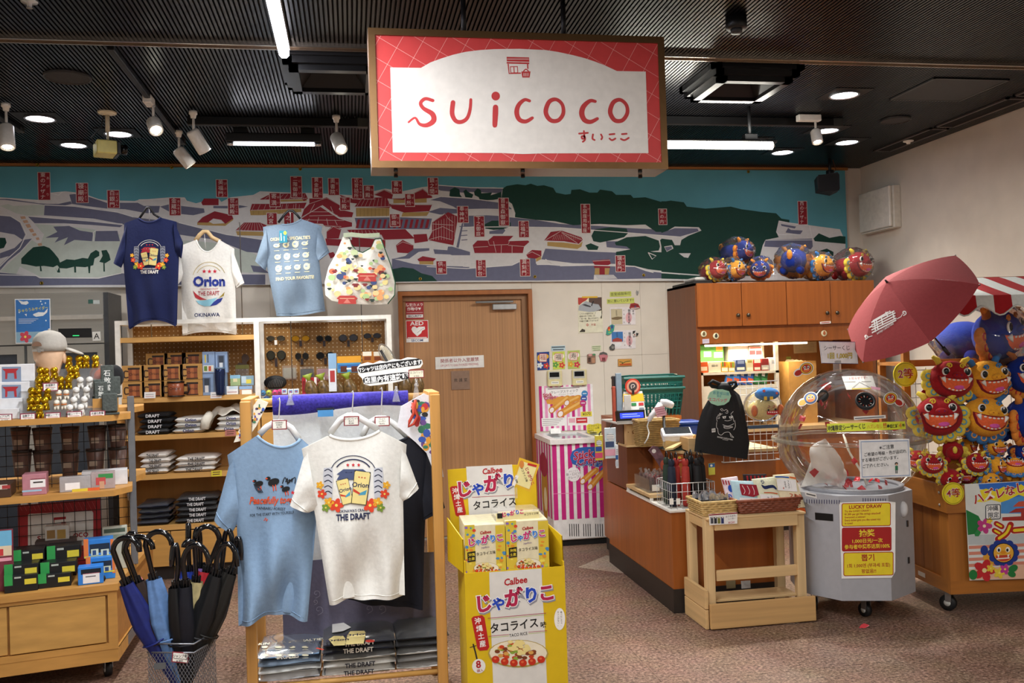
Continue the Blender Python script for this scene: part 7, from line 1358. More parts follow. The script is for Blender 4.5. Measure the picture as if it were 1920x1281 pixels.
MBs=MB(M('#7d8ea8',.5)).box((PY(*z6(890,600),SH+.05).x,SH+.051,zb_),(PY(*z6(1110,600),SH+.05).x,SH+.12,zb_+mh*1.37-.001));solo(MBs,'box_riser','shaded blue box carrying the two upper tumbler boxes','box')
p=PY(*z6(1055,690),SH+.03);t=thing('navy_tumbler','dark navy glossy tumbler standing between the blue boxes','tumbler',(p.x,SH+.02,zb_));MB(M('#1d2c52',.15,metal=.4),True).lathe([(.03,0),(.033,.02),(.038,.17),(.036,.19)],24,Tr((p.x,SH+.01,zb_))).build('body',t);MB(M('#5d7690',.2),True).lathe([(.0375,.188),(.0385,.2),(0,.203)],24,Tr((p.x,SH+.01,zb_))).build('lid',t)
for k,(x0,y0,x1,y1,lb,c2,m_)in enumerate(((1105,612,1215,705,'white price card stack in front of the card packets','#eef0f2',(('#c9dcec',.25,0,.95,.3),('#b8868a',.1,.55,.9,.62,2))),(1225,612,1345,700,'card packet with a blue top on the shelf front','#c79a74',(('#8fb0d8',.0,.0,1,.32),('#f2f0ec',.2,.4,.95,.85))),(1140,510,1235,600,'sunny postcard packet on the upper step','#a9bf8a',(('#8fc0dc',0,0,1,.35),('#e9dfb0',.3,.35,.7,.7))),(1240,515,1360,600,'blue and yellow postcard packet on the upper step','#8fb0c4',(('#e6d85a',.4,.4,.8,.85),('#c8dcea',.05,.1,.4,.8))))):goods('card_packet',lb,'packet',x0,y0,x1,y1,SH+(.02 if k<2 else.12),.02,c2,m_,'card packets on the shelf',zbase=zb_+(0 if k<2 else.06),fr=fr6)
MBs=MB(clear(alpha=.5)).box((PY(*z6(1130,600),SH+.1).x,SH+.11,zb_),(PY(*z6(1362,600),SH+.1).x,SH+.2,zb_+.059));solo(MBs,'acrylic_step','clear acrylic step under the postcard packets','riser')
for x,lb in((400,'white price card before the mug cartons'),(1012,'white price card before the navy tumbler')):
 t,A=card('price_card',lb,'price card','#f2f0ee',[z6(x-52,668),z6(x+52,665),z6(x+50,722),z6(x-54,726)],SH-.035 if x==400 else SH+.0,th=.002);A.zoom(*fr6).line('#5a5658',[(x-40,690),(x+35,688)],4);A.line('#b05058',[(x-40,708),(x+35,706)],3);A.build('lettering',t)
p=[z6(x,y)for x,y in((1190,430),(1220,395),(1255,400),(1245,340),(1270,312),(1305,325),(1320,360),(1290,400),(1315,420),(1290,445),(1210,448))];ps=[PY(*q,SH+.3)for q in p];n_=len(ps)
t=thing('animal_cutout','small otter cut-out stand behind the postcard packets','cut-out',(ps[0].x,SH+.3,zb_));MB(M('#4a3428',.5)).add([tuple(q)for q in ps]+[(q.x,q.y+.005,q.z)for q in ps],[list(range(n_)),list(range(n_,2*n_))]+[(i,n_+i,n_+(i+1)%n_,(i+1)%n_)for i in range(n_)]).build('figure',t);MB(M('#7d7a3a',.5)).box((ps[0].x,SH+.295,ps[0].z-.02),(ps[8].x,SH+.3,ps[0].z+.01)).build('leaf',t);MB(clear(alpha=.4)).box((ps[0].x,SH+.29,zb_),(ps[8].x,SH+.3,ps[0].z-.02)).build('stand',t)
def folded(x,y,z,w,d,col,lb,grp,txt=None,tcol='#f2f0ee',h=.038,rot=0,wrap=True,seed=1):
 t=thing('folded_shirt',lb,'shirt',(x,y,z),grp);T=Tr((x,y,z),rot);rr=random.Random(seed);p1,p2=rr.uniform(0,6),rr.uniform(0,6)
 def q(u,v,e):
  a,b=2*u-1,2*v-1;ed=max(abs(a),abs(b));f=(1-ed**6)**.5 if ed<1 else 0;zz=h*.5+e*h*.5*f+.004*sin(5*u+p1)*sin(4*v+p2)*(e>0)
  return(a*w/2,b*d/2,zz)
 m=MB(cloth(col,.15),True);m.grid(lambda u,v:q(u,v,1),13,11,T);m.grid(lambda u,v:q(u,v,-1),13,11,T);m.build('cloth',t)
 if txt:A=Art(T@Vector((0,-d*.505,h*.5)),T.to_3x3()@Vector((1,0,0)),(0,0,1),uv=True,rough=.8);A.text(tcol,txt,0,0,h*.8,0,.03,xs=min(1.5,w/(h*len(txt))*.9));A.build('front_print',t)
 if wrap:MB(clear(alpha=.3,rough=.12),True).grid(lambda u,v:tuple(Vector(q(u,v,1))*1.02+Vector((0,0,.004+.003*sin(17*u+p1)*sin(13*v+p2)))),13,11,T).build('wrapper',t)
 return t
od=('lowest','second','third','fourth','top')
for nm,key,x0,x1,cols in(('black shirt stack with white script','c',258,320,[('#15151a','DRAFT')]*4),('white shirt stack with blue lettering','c',325,388,[('#e9e7e2','Orion')]*3),('white shirt stack under the loose shirt','c',405,460,[('#e9e7e2','Orion')]*3),('printed white shirt stack by the gondola','d',258,317,[('#e9e4de','THE DRAFT')]*4),('printed white shirt stack with floral bag','d',325,405,[('#e9e4de','THE DRAFT')]*3),('navy shirt stack by the gondola','e',252,315,[('#141a30',None)]*4),('dark shirt stack in glossy bags','e',325,405,[('#17161c','THE DRAFT')]*5)):
 xa,xb=PXZ(x0,850).x,PXZ(x1,850).x
 for i,(c2,tx)in enumerate(cols):folded((xa+xb)/2+.006*((i*7)%3-1),SH+.17+.006*(i%2),sz_[key]+.001+i*.0385,xb-xa-.01,.30,c2,f'{od[i]} folded shirt of the {nm}','folded shirts on the shelf unit',tx,'#20326e' if tx=='Orion' else('#23232b' if c2[1]=='e' else '#dcdcde'),rot=.03*((i*5)%3-1),wrap=key=='e' or i==0,seed=i+x0)
p=PXZ(432,800);t=thing('loose_shirt','crumpled off-white shirt thrown on the folded stack','shirt',(p.x,SH+.1,sz_['c']+.12));MB(cloth('#ddd8cc',.2),True).grid(lambda u,v:(p.x-.16+.30*u,SH+.02+.26*v,sz_['c']+.135+.05*sin(PI*u)*sin(PI*v)+.022*sin(13*u+5*v)*sin(7*v+1)-(.10 if u<.25 and v<.4 else 0)*(1-u*4)),26,20).build('cloth',t);MB(cloth('#d6d1c4',.2),True).tube([(p.x-.15,SH+.06,sz_['c']+.13),(p.x-.17,SH+.0,sz_['c']+.09),(p.x-.18,SH-.01,sz_['c']+.03)],[.03,.035,.03],10).build('sleeve',t)
for(x,y,c2,lb)in((432,812,'#b8736a','pink label on the shelf edge under the loose shirt'),(406,888,'#d9c83a','yellow label on the shelf edge near the blue shirt')):
 t,A=card('shelf_label',lb,'label',c2,[(x-10,y-5),(x+10,y-6),(x+10,y+5),(x-10,y+6)],SH-.002,th=.002);A.line('#5a3a2c',[(x-7,y-2),(x+7,y-3)],1.5);A.line('#5a3a2c',[(x-7,y+2),(x+6,y+1)],1.5);A.build('lettering',t)
gg='sunglasses hung on the pegboard';PYB=SH+SD-.03
for i,(x,y,w,h,fc,lc,rd)in enumerate(((517,635,36,8,'#2a2522','#4a4438',0),(563.5,635,37,10,'#6a4a14','#c08a1c',0),(607.5,635,30,10,'#1a1818','#17171a',1),(653,634,37,11,'#17171a','#4a4a50',0),(698,630,34,8,'#17171a','#3a3a40',0),(517.5,666,38,15,'#101012','#3c3a30',1),(566,668,26,11,'#1c1a18','#2a2826',1),(610,667,36,11,'#141416','#1c1c20',0))):
 c=PY(x,y,PYB);s=(PY(x+1,y,PYB)-c).length;t=thing('sunglasses',('upper','lower')[i>4]+'-row '+('clear-lensed thin','amber aviator','small round black','wide grey','slim dark','large round black','tiny round','square black')[i]+' sunglasses on the pegboard','sunglasses',c,gg)
 for q in(-1,1):
  e=Vector((c.x+q*w*.26*s,PYB,c.z));n_=16;pts=[e+Vector((cos(2*PI*k/n_)*w*.2*s,0,sin(2*PI*k/n_)*h*.55*s*(1 if rd else(1.1 if sin(2*PI*k/n_)>0 else.95))))for k in range(n_)]
  MB(M(fc,rough=.3),True).tube(pts,.0022+.0012*rd,6,closed=True).build('rim',t);MB(M(lc,rough=.1,metal=.3)).add([tuple(v)for v in pts],[list(range(n_))]).build('lens',t);MB(M(fc,rough=.3),True).tube([e+Vector((q*w*.22*s,0,h*.3*s)),e+Vector((q*w*.2*s,.03,-h*.3*s)),e+Vector((-q*w*.1*s,.03,-h*1.0*s))],.0018,5).build('temple',t)
 MB(M(fc,rough=.3),True).tube([c+Vector((-w*.08*s,0,h*.25*s)),c+Vector((0,0,h*.35*s)),c+Vector((w*.08*s,0,h*.25*s))],.002,5).build('bridge',t);MB(M('#2a1a1c' if i else '#eceae6')).box((c.x-.01,PYB-.004,c.z-h*1.5*s),(c.x+.01,PYB-.003,c.z-h*.4*s)).build('price_tag',t)
def z4(x,y):return 400+x/8.006,640+y/8.006
for i,(x,y,c2,n_)in enumerate(((745,778,'#3f8ac4','sky blue upper'),(835,775,'#c6cf3a','lime upper'),(930,772,'#e03a84','bright pink upper'),(995,765,'#d02f78','pink rear'),(800,865,'#2f6ab8','blue lower'),(893,865,'#ccd23e','yellow lower'),(985,858,'#e23a80','pink lower'))):
 p=PY(*z4(x,y),SH+.05+(.04 if i==3 else 0));t=thing('golf_ball',n_+' golf ball in the clear case on the shelf','golf ball',p,'coloured golf balls');MB(M(c2,rough=.3,bump=.2,scale=160),True).ell(p,.0225,16,10).build('ball',t);MB(M('#3a3a3a')).box((p.x-.008,p.y-.0235,p.z-.003),(p.x+.008,p.y-.0225,p.z+.003)).build('logo_print',t)
a,b=PY(*z4(708,725),SH+.02),PY(*z4(1040,905),SH+.02);solo(MB(clear(alpha=.2)).box((a.x,SH+.02,b.z),(b.x,SH+.1,a.z)),'golf_ball_case','clear plastic case around the coloured golf balls','case')
for i,(x,y)in enumerate(((1065,755),(1160,760),(1245,755),(1090,855))):goods('ball_carton',('first','second','third','lower')[i]+' white and blue ball carton beside the golf balls','carton',x-42,y-40,x+42,y+40,SH+.03,.05,'#dfe6ee',(('#5f86c4',.2,.2,.8,.7),('#c8505c',.35,.4,.65,.6,2)),'ball cartons',fr=(400,640,8.006))
p=PY(*z4(930,620),SH+.3);t=thing('striped_pouch','round black pouch with thin grey stripes on the shelf','pouch',p);MB(M('#1c1c1e',.7),True).ell(p,(.085,.03,.055),20,10).build('body',t);A=Art((0,SH+.268,0)).zoom(400,640,8.006);[A.line('#8a8884',[(810+k*26,700-k*2),(850+k*24,560+abs(k-4)*9)],3)for k in range(9)];A.build('stripes',t)
for i,(x,y,c2,lb)in enumerate(((543,700,'#c9c2ae','pale blue-white clothing packet hung on the pegboard'),(576,702,'#23262a','black cap packet hung on the pegboard'),(607,702,'#e3a8b4','pink packet hung on the pegboard'))):
 c=PY(x,y,PYB);t=thing('hanging_pouch',lb,'packet',c,'packets hung on the pegboard');MB(M(c2,rough=.4,bump=.2)).rbox(c,(.10,.02,.085),.008).build('contents',t);MB(clear(alpha=.4)).box((c.x-.055,PYB-.013,c.z-.05),(c.x+.055,PYB-.012,c.z+.06)).build('pouch',t)
for i in range(9):
 x=590+i*24;y=735-(i%2)*6;c=PY(x,y,SH+.04);t=thing('snack_bag','brown snack bag with a green bow, '+('first','second','third','fourth','fifth','sixth','seventh','eighth','last')[i]+' in the row behind the purple cloth','snack bag',(c.x,SH+.04,gl-.02),'bagged snacks behind the purple cloth');T=Tr((c.x,SH+.04,gl-.024),0,0,D(-15 if i<4 else 4))
 MB(M('#6a5230',.3,var=.5,scale=50),True).lathe([(.02,0),(.045,.02),(.05,.09),(.03,.14),(.012,.155)],14,T,sy=.6).build('contents',t);MB(M('#8a9a2c',.5),True).lathe([(.013,.15),(.016,.165),(.04,.2),(.02,.195)],9,T,sy=.6,caps=False).build('bow',t)
for i in range(3):goods('red_packet',('first','second','third')[i]+' red and white slanted packet behind the snack bags','packet',510+i*75,420,575+i*75,590,SH+.13,.02,'#a8242c',(('#efe9e4',.55,.0,.9,1),('#7a161c',.1,.2,.4,.8)),'red packets on the shelf',zbase=gl-.02,fr=(460,620,4.8))
goods('sunglasses_pack','blue and yellow novelty sunglasses pack on the shelf','packet',825,230,1040,380,SH+.06,.02,'#4a94c8',(('#e0a02c',0,.0,1,.4),('#2f6ab0',.05,.5,.95,.75),('#5a2a1c',.15,.6,.42,.95,2),('#5a2a1c',.6,.6,.88,.95,2),('#f2f2f0',.4,.7,.6,.8,2)),None,fr=(460,620,4.8));goods('beer_glasses_pack','amber beer-mug novelty glasses on the shelf','packet',1050,190,1240,300,SH+.08,.02,'#b8701c',(('#f0ead8',.03,.0,.45,.35),('#f0ead8',.55,0,.97,.35),('#7a3a14',.1,.4,.42,.7),('#7a3a14',.58,.4,.9,.7)),None,fr=(460,620,4.8));goods('postcard_stand','tall narrow postcard with a red tower standing among snack bags','card',748,205,820,550,SH-.02,.004,'#dfe6ee',(('#8fb4d8',0,0,1,.4),('#b03a3a',.2,.45,.8,.75)),None,fr=(460,620,4.8))
p=PY(728,672,SH-.02);t=thing('paper_fan','clear-wrapped round paper fan leaning at the shelf end','fan',p);MB(M('#d9cdb0',.4),True).ell((0,0,0),(.035,.02,.11),18,10,Tr(p,0,0,D(-28))).build('fan_leaf',t);MB(clear(alpha=.4),True).ell((0,0,0),(.05,.03,.125),18,10,Tr(p,0,0,D(-28))).build('wrapper',t);MB(M('#2c2a2c')).cbox((-.02,-.022,.02),(.02,.004,.12),Tr(p,0,0,D(-28))).build('fan_print',t)
# T-shirts
def poly_at(pts,ks,v):
 for i in range(len(ks)-1):
  if v<=ks[i+1]or i==len(ks)-2:g=(v-ks[i])/(ks[i+1]-ks[i]);return Vector(pts[i]).lerp(Vector(pts[i+1]),g)
def tshirt(lb,col,fr,Y,q,art=None,back=False,amp=.022,twist=0,bulge=.045,grp=None,seam=None):
 pass
 g={k:(fr[0]+x/fr[2],fr[1]+y/fr[2])for k,(x,y)in q.items()};m=cloth(col,.14)
 SL,SR=Vector(g['SL']),Vector(g['SR'])
 def px(u,v):
  L=poly_at([g['SL'],g['AL'],g['HL']],[0,.24,1],v);R=poly_at([g['SR'],g['AR'],g['HR']],[0,.24,1],v);p=L.lerp(R,u)
  tp=poly_at([g['SL'],g['NL'],g['NR'],g['SR']],[0,.33,.67,1],u)
  if.33<u<.67:s=sin((u-.33)/.34*PI);tp=tp+(Vector(g['dip'])-(Vector(g['NL'])+Vector(g['NR']))/2)*s**.7
  p=p+(tp-SL.lerp(SR,u))*max(0,1-v/.3)**1.2;hm=Vector(g['HM'])-(Vector(g['HL'])+Vector(g['HR']))/2;return p+hm*sin(PI*u)*v**3
 def dep(u,v):return bulge*max(0,sin(PI*u))**.55*(.55+.45*sin(PI*min(1,v+.15)))+amp*v*(sin(9*u+5*v+twist)*.6+.5*sin(17*u-3*v+twist))+.35*amp*sin(7*v+4*u+twist)*sin(PI*u)
 base=PY(*g['HM'],Y);t=thing('t_shirt',lb,'t-shirt',base,grp);b=MB(m,True)
 b.grid(lambda u,v:(lambda p:PY(p.x,p.y,Y)+Vector((0,-dep(u,v),0)))(px(u,v)),33,34);b.grid(lambda u,v:(lambda p:PY(p.x,p.y,Y)+Vector((0,.3*dep(u,v)+.004,.01*(v>.97))))(px(u,v)),33,34);b.build('body',t)
 for s,S,Ar,C0,C1 in((0,'SL','AL','CL0','CL1'),(1,'SR','AR','CR0','CR1')):
  a,bb,c,d=Vector(g[S]),Vector(g[Ar]),Vector(g[C0]),Vector(g[C1]);a=a.lerp(px(.12 if not s else.88,.0),.5);bb=bb.lerp(px(.1 if not s else.9,.25),.5);sm=MB(m,True)
  def sp(u,v,e):p=a.lerp(c,v).lerp(bb.lerp(d,v),u);return PY(p.x,p.y,Y)+Vector((0,-e*(.032*max(0,sin(PI*u))**.6+.006*sin(8*u+5*v+twist)*sin(PI*u)),0))
  sm.grid(lambda u,v:sp(u,v,1),11,10);sm.grid(lambda u,v:sp(u,v,-.6),11,10);sm.build('sleeve',t)
  MB(m,True).tube([Vector(sp(k/8,.88,1.06))for k in range(9)],.0016,4).build('sleeve_hem',t)
 MB(m,True).tube([PY(*px(.33+.34*k/14,0),Y)+Vector((0,-dep(.33+.34*k/14,0)*.9,0))for k in range(15)],.007,7).build('collar',t)
 MB(m,True).tube([PY(*px(k/20,.965),Y)+Vector((0,-dep(k/20,.965)-.001,0))for k in range(1,20)],.0016,4).build('hem',t)
 if art:
  A=Art((0,Y,0),eps=.0005,rough=.85).zoom(*fr);art(A);A.build('chest_print',t,warp=drape(b,Y),cut=.022)
 return t
def inpoly(x,y,P):return sum(1 for(a,b),(c,d)in zip(P,P[1:]+P[:1])if(b>y)!=(d>y)and x<(c-a)*(y-b)/(d-b)+a)%2
def hanger(lb,col,pts,Y,fr,r=.008,hook=None,hcol='#c9c9c8'):
 P=[PY(fr[0]+x/fr[2],fr[1]+y/fr[2],Y)for x,y in pts];t=thing('clothes_hanger',lb,'hanger',P[len(P)//2]);MB(M(col,rough=.4),True).tube(P,r,10).build('shoulder_bar',t)
 H=[PY(fr[0]+x/fr[2],fr[1]+y/fr[2],Y)for x,y in hook];MB(M(hcol,rough=.3,metal=.6),True).tube(H,.003,7).build('hook',t);return t
def orion(A,x,y,s,an=0,c='#e8d68c'):
 pass
 w=s*.48;ca,sa=cos(D(an)),sin(D(an));R2=lambda u,v:(x+u*ca-v*sa,y+u*sa+v*ca);L=A.L
 A.poly('#3a3420',[R2(u*1.06,v*1.03)for u,v in((-w/2,-s/2),(w/2,-s/2),(w*.47,s/2),(-w*.47,s/2))]);A.L=L+1;A.poly(c,[R2(u,v)for u,v in((-w/2,-s/2+s*.04),(-w*.42,-s/2),(w*.42,-s/2),(w/2,-s/2+s*.04),(w*.45,s/2),(-w*.45,s/2))])
 A.L=L+2;A.text('#1c2450','Orion',x-s*.05*sa,y-s*.08,s*.21,-an,.02);A.poly('#c8402c',[R2(-w*.45,s*.05),R2(0,s*.16),R2(0,s*.22),R2(-w*.45,s*.14)]);A.poly('#4a9ab8',[R2(w*.42,s*.04),R2(0,s*.16),R2(-.1*w,s*.24),R2(w*.36,s*.2)]);[A.star('#c03a30',*R2(k*s*.09,-s*.32),s*.035)for k in(-1,0,1)];A.L=L
def draft(A,cx,cy,s,dark):
 pass
 ink='#e9e6e0' if dark else '#2a3050';k=s/100
 A.lay(1).stroke(ink,[(cx+k*118*cos(D(a)),cy-k*40+k*95*sin(D(a)))for a in range(-160,-19,14)],k*4);A.stroke(ink,[(cx+k*98*cos(D(a)),cy-k*36+k*80*sin(D(a)))for a in range(-150,-29,15)],k*6,caps=False)
 for i in(-1,0,1):A.star('#cf2a34',cx+i*k*28,cy-k*88,k*10)
 rf='#b02a38' if dark else '#4a5578';A.poly(rf,[(cx-k*85,cy-k*40),(cx-k*50,cy-k*66),(cx+k*50,cy-k*66),(cx+k*85,cy-k*40),(cx+k*70,cy-k*36),(cx+k*85,cy-k*12),(cx-k*85,cy-k*12),(cx-k*70,cy-k*36)]);A.poly(ink,[(cx-k*60,cy-k*52),(cx+k*60,cy-k*52),(cx+k*58,cy-k*47),(cx-k*58,cy-k*47)])
 for sg in(-1,1):
  X=cx+sg*k*128;A.lay(1).poly('#8b8f9c' if dark else '#c9ccd4',[(X-k*22,cy-k*72),(X+k*22,cy-k*76),(X+k*26,cy-k*30),(X+k*20,cy+k*80),(X-k*20,cy+k*80),(X-k*26,cy-k*30)]);A.lay(2)
  for j in range(5):A.stroke('#2a3048',[(X-k*18,cy-k*58+j*k*28),(X,cy-k*66+j*k*28),(X+k*18,cy-k*54+j*k*28)],k*5)
  for fx,fy,fr_,fc in((86,118,36,'#e2482c'),(124,104,26,'#f0b030'),(160,60,24,'#e2482c'),(170,15,20,'#f0b030'),(140,130,22,'#7a9a3c')):A.lay(4).flower(fc,cx+sg*k*fx,cy+k*fy,k*fr_)
 A.lay(5);orion(A,cx-k*42,cy+k*48,k*125,-14);A.lay(8);orion(A,cx+k*38,cy+k*28,k*165,7)
 A.lay(3).text(ink,"OKINAWA'S CRAFT",cx,cy+k*146,k*20,0,.02,xs=.8);A.text(ink,'THE DRAFT',cx,cy+k*178,k*44,0,.04,xs=.75)
f4,f5,fR=(200,380,4.575),(460,380,4.27),(400,760,3.05)
tshirt('navy t-shirt with a beer-can crest hanging above the shelf','#141f4e',f4,6.845,dict(NL=(285,140),NR=(470,135),dip=(375,178),SL=(150,180),SR=(600,165),AL=(140,470),AR=(620,440),CL0=(58,520),CL1=(125,560),CR0=(655,340),CR1=(640,480),HL=(190,1090),HM=(400,1010),HR=(600,1065)),lambda A:draft(A,368,440,88,True),grp='display t-shirts above the shelf')
hanger('black hanger of the navy display shirt','#17171a',[(270,150),(320,80),(345,42),(370,42),(405,100),(470,140)],6.85,f4,.008,[(358,40),(365,60),(366,155)],'#e6e6ec')
def art_white(A):
 c='#b9a45a';A.stroke(c,[(880+142*cos(D(a)),655+145*sin(D(a)))for a in range(-165,-14,12)],4);A.stroke('#c9b884',[(880+115*cos(D(a)),650+110*sin(D(a)))for a in range(-155,-24,12)],5,caps=False)
 for i in(-1,0,1):A.star('#c8283c',882+i*46,590,20)
 A.lay(2).text('#2a3a92','Orion',880,680,118,0,.045,xs=.92);A.text('#b84a50',"OKINAWA'S CRAFT",878,742,22,0,.0,xs=.8);A.text('#a82c3c','THE DRAFT',876,780,52,0,.015,xs=.66)
 A.lay(1).polys('#b8343c','740,755 775,790 820,818 860,832 800,835 760,815').polys('#a08a3a','1012,765 1005,800 960,820 985,795').polys('#8fc8dc','765,840 820,842 880,830 950,815 920,850 890,888 840,890 790,870').polys('#2c3a8c','998,815 980,850 940,878 885,890 920,850 950,828');A.text('#2c3560','OKINAWA',860,965,46,0,.02,xs=.95)
tshirt('white beer-logo t-shirt hanging in front of the map banner','#e6e4de',f4,6.97,dict(NL=(775,325),NR=(975,325),dip=(870,430),SL=(600,385),SR=(1095,395),AL=(640,640),AR=(1100,640),CL0=(515,650),CL1=(610,705),CR0=(1182,690),CR1=(1115,735),HL=(650,1140),HM=(890,1110),HR=(1115,1135)),art_white,grp='display t-shirts above the shelf')
hanger('pale wooden hanger of the white display shirt','#d8b98a',[(760,330),(800,275),(830,248),(865,250),(905,300),(975,335)],6.965,f4,.016,[(838,270),(845,340),(850,400)],'#e6e6e6')
def art_blue(A):
 c='#dfd6b0';A.text(c,"OKINAWA SPECIALTIE'S",360,288,36,3,.03,xs=.82);A.text(c,'FIND YOUR FAVORITE!',398,605,36,3,.03,xs=.82)
 for r_ in range(3):
  for k in range(4):
   x,y=250+k*75+r_*8,345+r_*92-k*6;A.lay(1).ell(c,x,y,26,16+6*((k+r_)%3));A.lay(2).ell('#8a9eb2',x-4,y-2,12,8);A.lay(1).line(c,[(x-20,y+42),(x+22,y+40)],5);A.line(c,[(x+6,y),(x+26,y-22)],6)
tshirt('grey-blue specialties t-shirt hanging between the white shirt and the bag','#6d7f92',f5,6.95,dict(NL=(290,178),NR=(450,135),dip=(375,175),SL=(140,195),SR=(615,190),AL=(165,470),AR=(585,420),CL0=(78,470),CL1=(160,545),CR0=(675,400),CR1=(580,470),HL=(250,910),HM=(430,905),HR=(640,870)),art_blue,amp=.02,twist=2,grp='display t-shirts above the shelf')
hanger('black hanger of the grey-blue display shirt','#17171a',[(265,160),(310,100),(345,65),(380,65),(415,100),(440,130)],6.955,f5,.009,[(355,70),(360,90),(362,170)])
t,A=card('swing_tag','teal swing tag with a yellow dot on the grey-blue shirt','tag','#1f7f96',[(460+x/4.27,380+y/4.27)for x,y in((272,225),(335,223),(336,320),(273,324))],6.885,th=.002);A.zoom(*f5).ell('#d9cf4a',318,243,13,15);A.line('#d9e6ea',[(285,245),(288,305)],8);A.line('#a9d0da',[(310,268),(312,310)],7);A.build('lettering',t)
t=thing('tote_bag','white tote bag with a colourful castle pattern and green trim','bag',PY(690,572,6.9));TB=[(780,275),(735,390),(665,520),(635,640),(640,740),(690,785),(800,805),(920,815),(1040,818),(1140,812),(1195,740),(1200,640),(1165,500),(1120,380),(1085,285),(1040,290),(1010,360),(940,400),(890,385),(845,330),(830,280)]
P=[PY(460+x/4.27,380+y/4.27,6.9)for x,y in TB];cN=sum(P,Vector())/len(P);b=MB(cloth('#e6e2d8',.1),True);n_=len(P)
for sg in(-1,1):b.add([tuple(p)for p in P]+[tuple(p.lerp(PY(460+930/4.27,380+600/4.27,6.9),.4)+Vector((0,sg*.03,0)))for p in P]+[tuple(PY(460+930/4.27,380+600/4.27,6.9)+Vector((0,sg*.04,0)))],[(i,(i+1)%n_,n_+(i+1)%n_,n_+i)for i in range(n_)]+[(n_+i,n_+(i+1)%n_,2*n_)for i in range(n_)])
b.build('pouch',t);GT=M('#1f5a3c',.7);MB(GT,True).tube(P[-7:],.004,6).build('trim',t);MB(GT,True).tube(P[9:15],.004,6).build('trim',t)
hb=[PY(460+x/4.27,380+y/4.27,6.88)for x,y in((785,262),(850,255),(940,265),(1020,262),(1075,258))];MB(cloth('#b9c4a8',.1)).add([tuple(p+Vector((0,0,.016)))for p in hb]+[tuple(p-Vector((0,0,.016)))for p in hb],[(i,i+1,6+i,5+i)for i in range(4)]).build('handle',t)
A=Art((0,6.852,0),eps=.0004).zoom(*f5);rr=random.Random(3)
for i in range(150):
 x,y=rr.uniform(650,1190),rr.uniform(300,800)
 if not inpoly(x,y,[(925+(p-925)*.9,600+(q-600)*.9)for p,q in TB]):continue
 c2=rr.choice(('#a9c48a','#e3cf8a','#e8a06a','#7d2a2c','#2c3a34','#3a4a78','#d96a4a','#c9d8a8','#e6c890','#23302c'));A.L=1+i%4;s=rr.uniform(8,26)
 if c2 in('#7d2a2c','#2c3a34','#23302c'):A.poly(c2,[(x-s*1.3,y),(x-s*.8,y-s*.5),(x+s*.8,y-s*.5),(x+s*1.3,y),(x+s*.7,y+s*.2),(x+s*.6,y+s*.7),(x-s*.6,y+s*.7),(x-s*.7,y+s*.2)])
 else:A.ell(c2,x,y,s*1.2,s,n=9)
for x,y in((975,600),(815,780)):A.lay(6).poly('#b03a34',[(x-85,y-10),(x-60,y-35),(x+60,y-35),(x+85,y-10),(x+70,y-5),(x+72,y+32),(x-72,y+32),(x-70,y-5)]);A.lay(7).line('#e3b090',[(x-60,y-12),(x+60,y-12)],5);A.poly('#c8766a',[(x-30,y+25),(x,y-12),(x+30,y+25)])
A.build('pattern',t)
for x,Y in((280,6.98),(452,6.985),(543,6.97),(677,6.96)):pz=PY(x,560,Y);solo(MB(M('#8d8d8c',.3,metal=.7),True).tube([(pz.x,Y+.04,sz_['a']+.001 if x<480 else gl),(pz.x,Y+.04,PY(x,420 if x!=677 else 445,Y).z),(pz.x,Y+.02,PY(x,416 if x!=677 else 441,Y).z)],.004,6),'display_rod','thin metal display rod behind the '+{280:'navy shirt',452:'white shirt',543:'grey-blue shirt',677:'tote bag'}[x],'rod')
# wooden garment rack
RKY=4.10;rx0,rx1=PY(462,1200,RKY).x,PY(835,1100,RKY).x;rz=1.365;RW=wood('#c4904c',.14,'z',.5);RB=wood('#cfa05a',.12,'x',.5)
t=thing('garment_rack','pale wooden garment rack with a lower dowel shelf','rack',((rx0+rx1)/2,RKY+.2,0))
for x in(rx0,rx1-.045):
 for y in(RKY-.02,RKY+.36):MB(RW).rbox((x+.0225,y+.02,.69),(.045,.04,1.38),.003).build('post',t)
 MB(RW).rbox((x+.022,RKY+.2,.16),(.035,.36,.045),.003).build('side_rail',t)
MB(RB,True).tube([(rx0,RKY+.19,rz),(rx1,RKY+.19,rz)],.017,12).build('hanging_bar',t)
for x in(rx0,rx1-.045):MB(RW).rbox((x+.0225,RKY+.19,rz),(.045,.36,.05),.003).build('top_rail',t)
for y,z in((RKY+.02,.135),(RKY+.13,.135),(RKY+.25,.135),(RKY+.36,.22)):MB(RB,True).tube([(rx0+.02,y,z),(rx1-.02,y,z)],.0125,10).build('dowel',t)
YB=RKY+.26;def_=0
t=thing('backdrop_cloth','pale grey cloth hanging behind the shirts on the rack','cloth',(-.05,YB,.4));xa,xb=PY(512,800,YB).x,PY(760,800,YB).x;MB(cloth('#dfe2e2',.15),True).grid(lambda u,v:(xa+(xb-xa)*u,YB+.008*sin(17*u),.62+.74*v),30,6).build('upper_cloth',t);MB(cloth('#6d6a80',.15),True).grid(lambda u,v:(xa+.02+(xb-xa+.1)*u,YB+.008*sin(17*u),.25+.37*v),30,4).build('lower_cloth',t)
A=Art((0,YB-.012,0)).zoom(440,1100,4.571);[swirl(A,'#9a98ac',x,y,r_,5)for x,y,r_ in((700,60,40),(720,200,45),(1150,190,40),(1260,190,45),(690,130,25))];A.build('swirl_print',t)
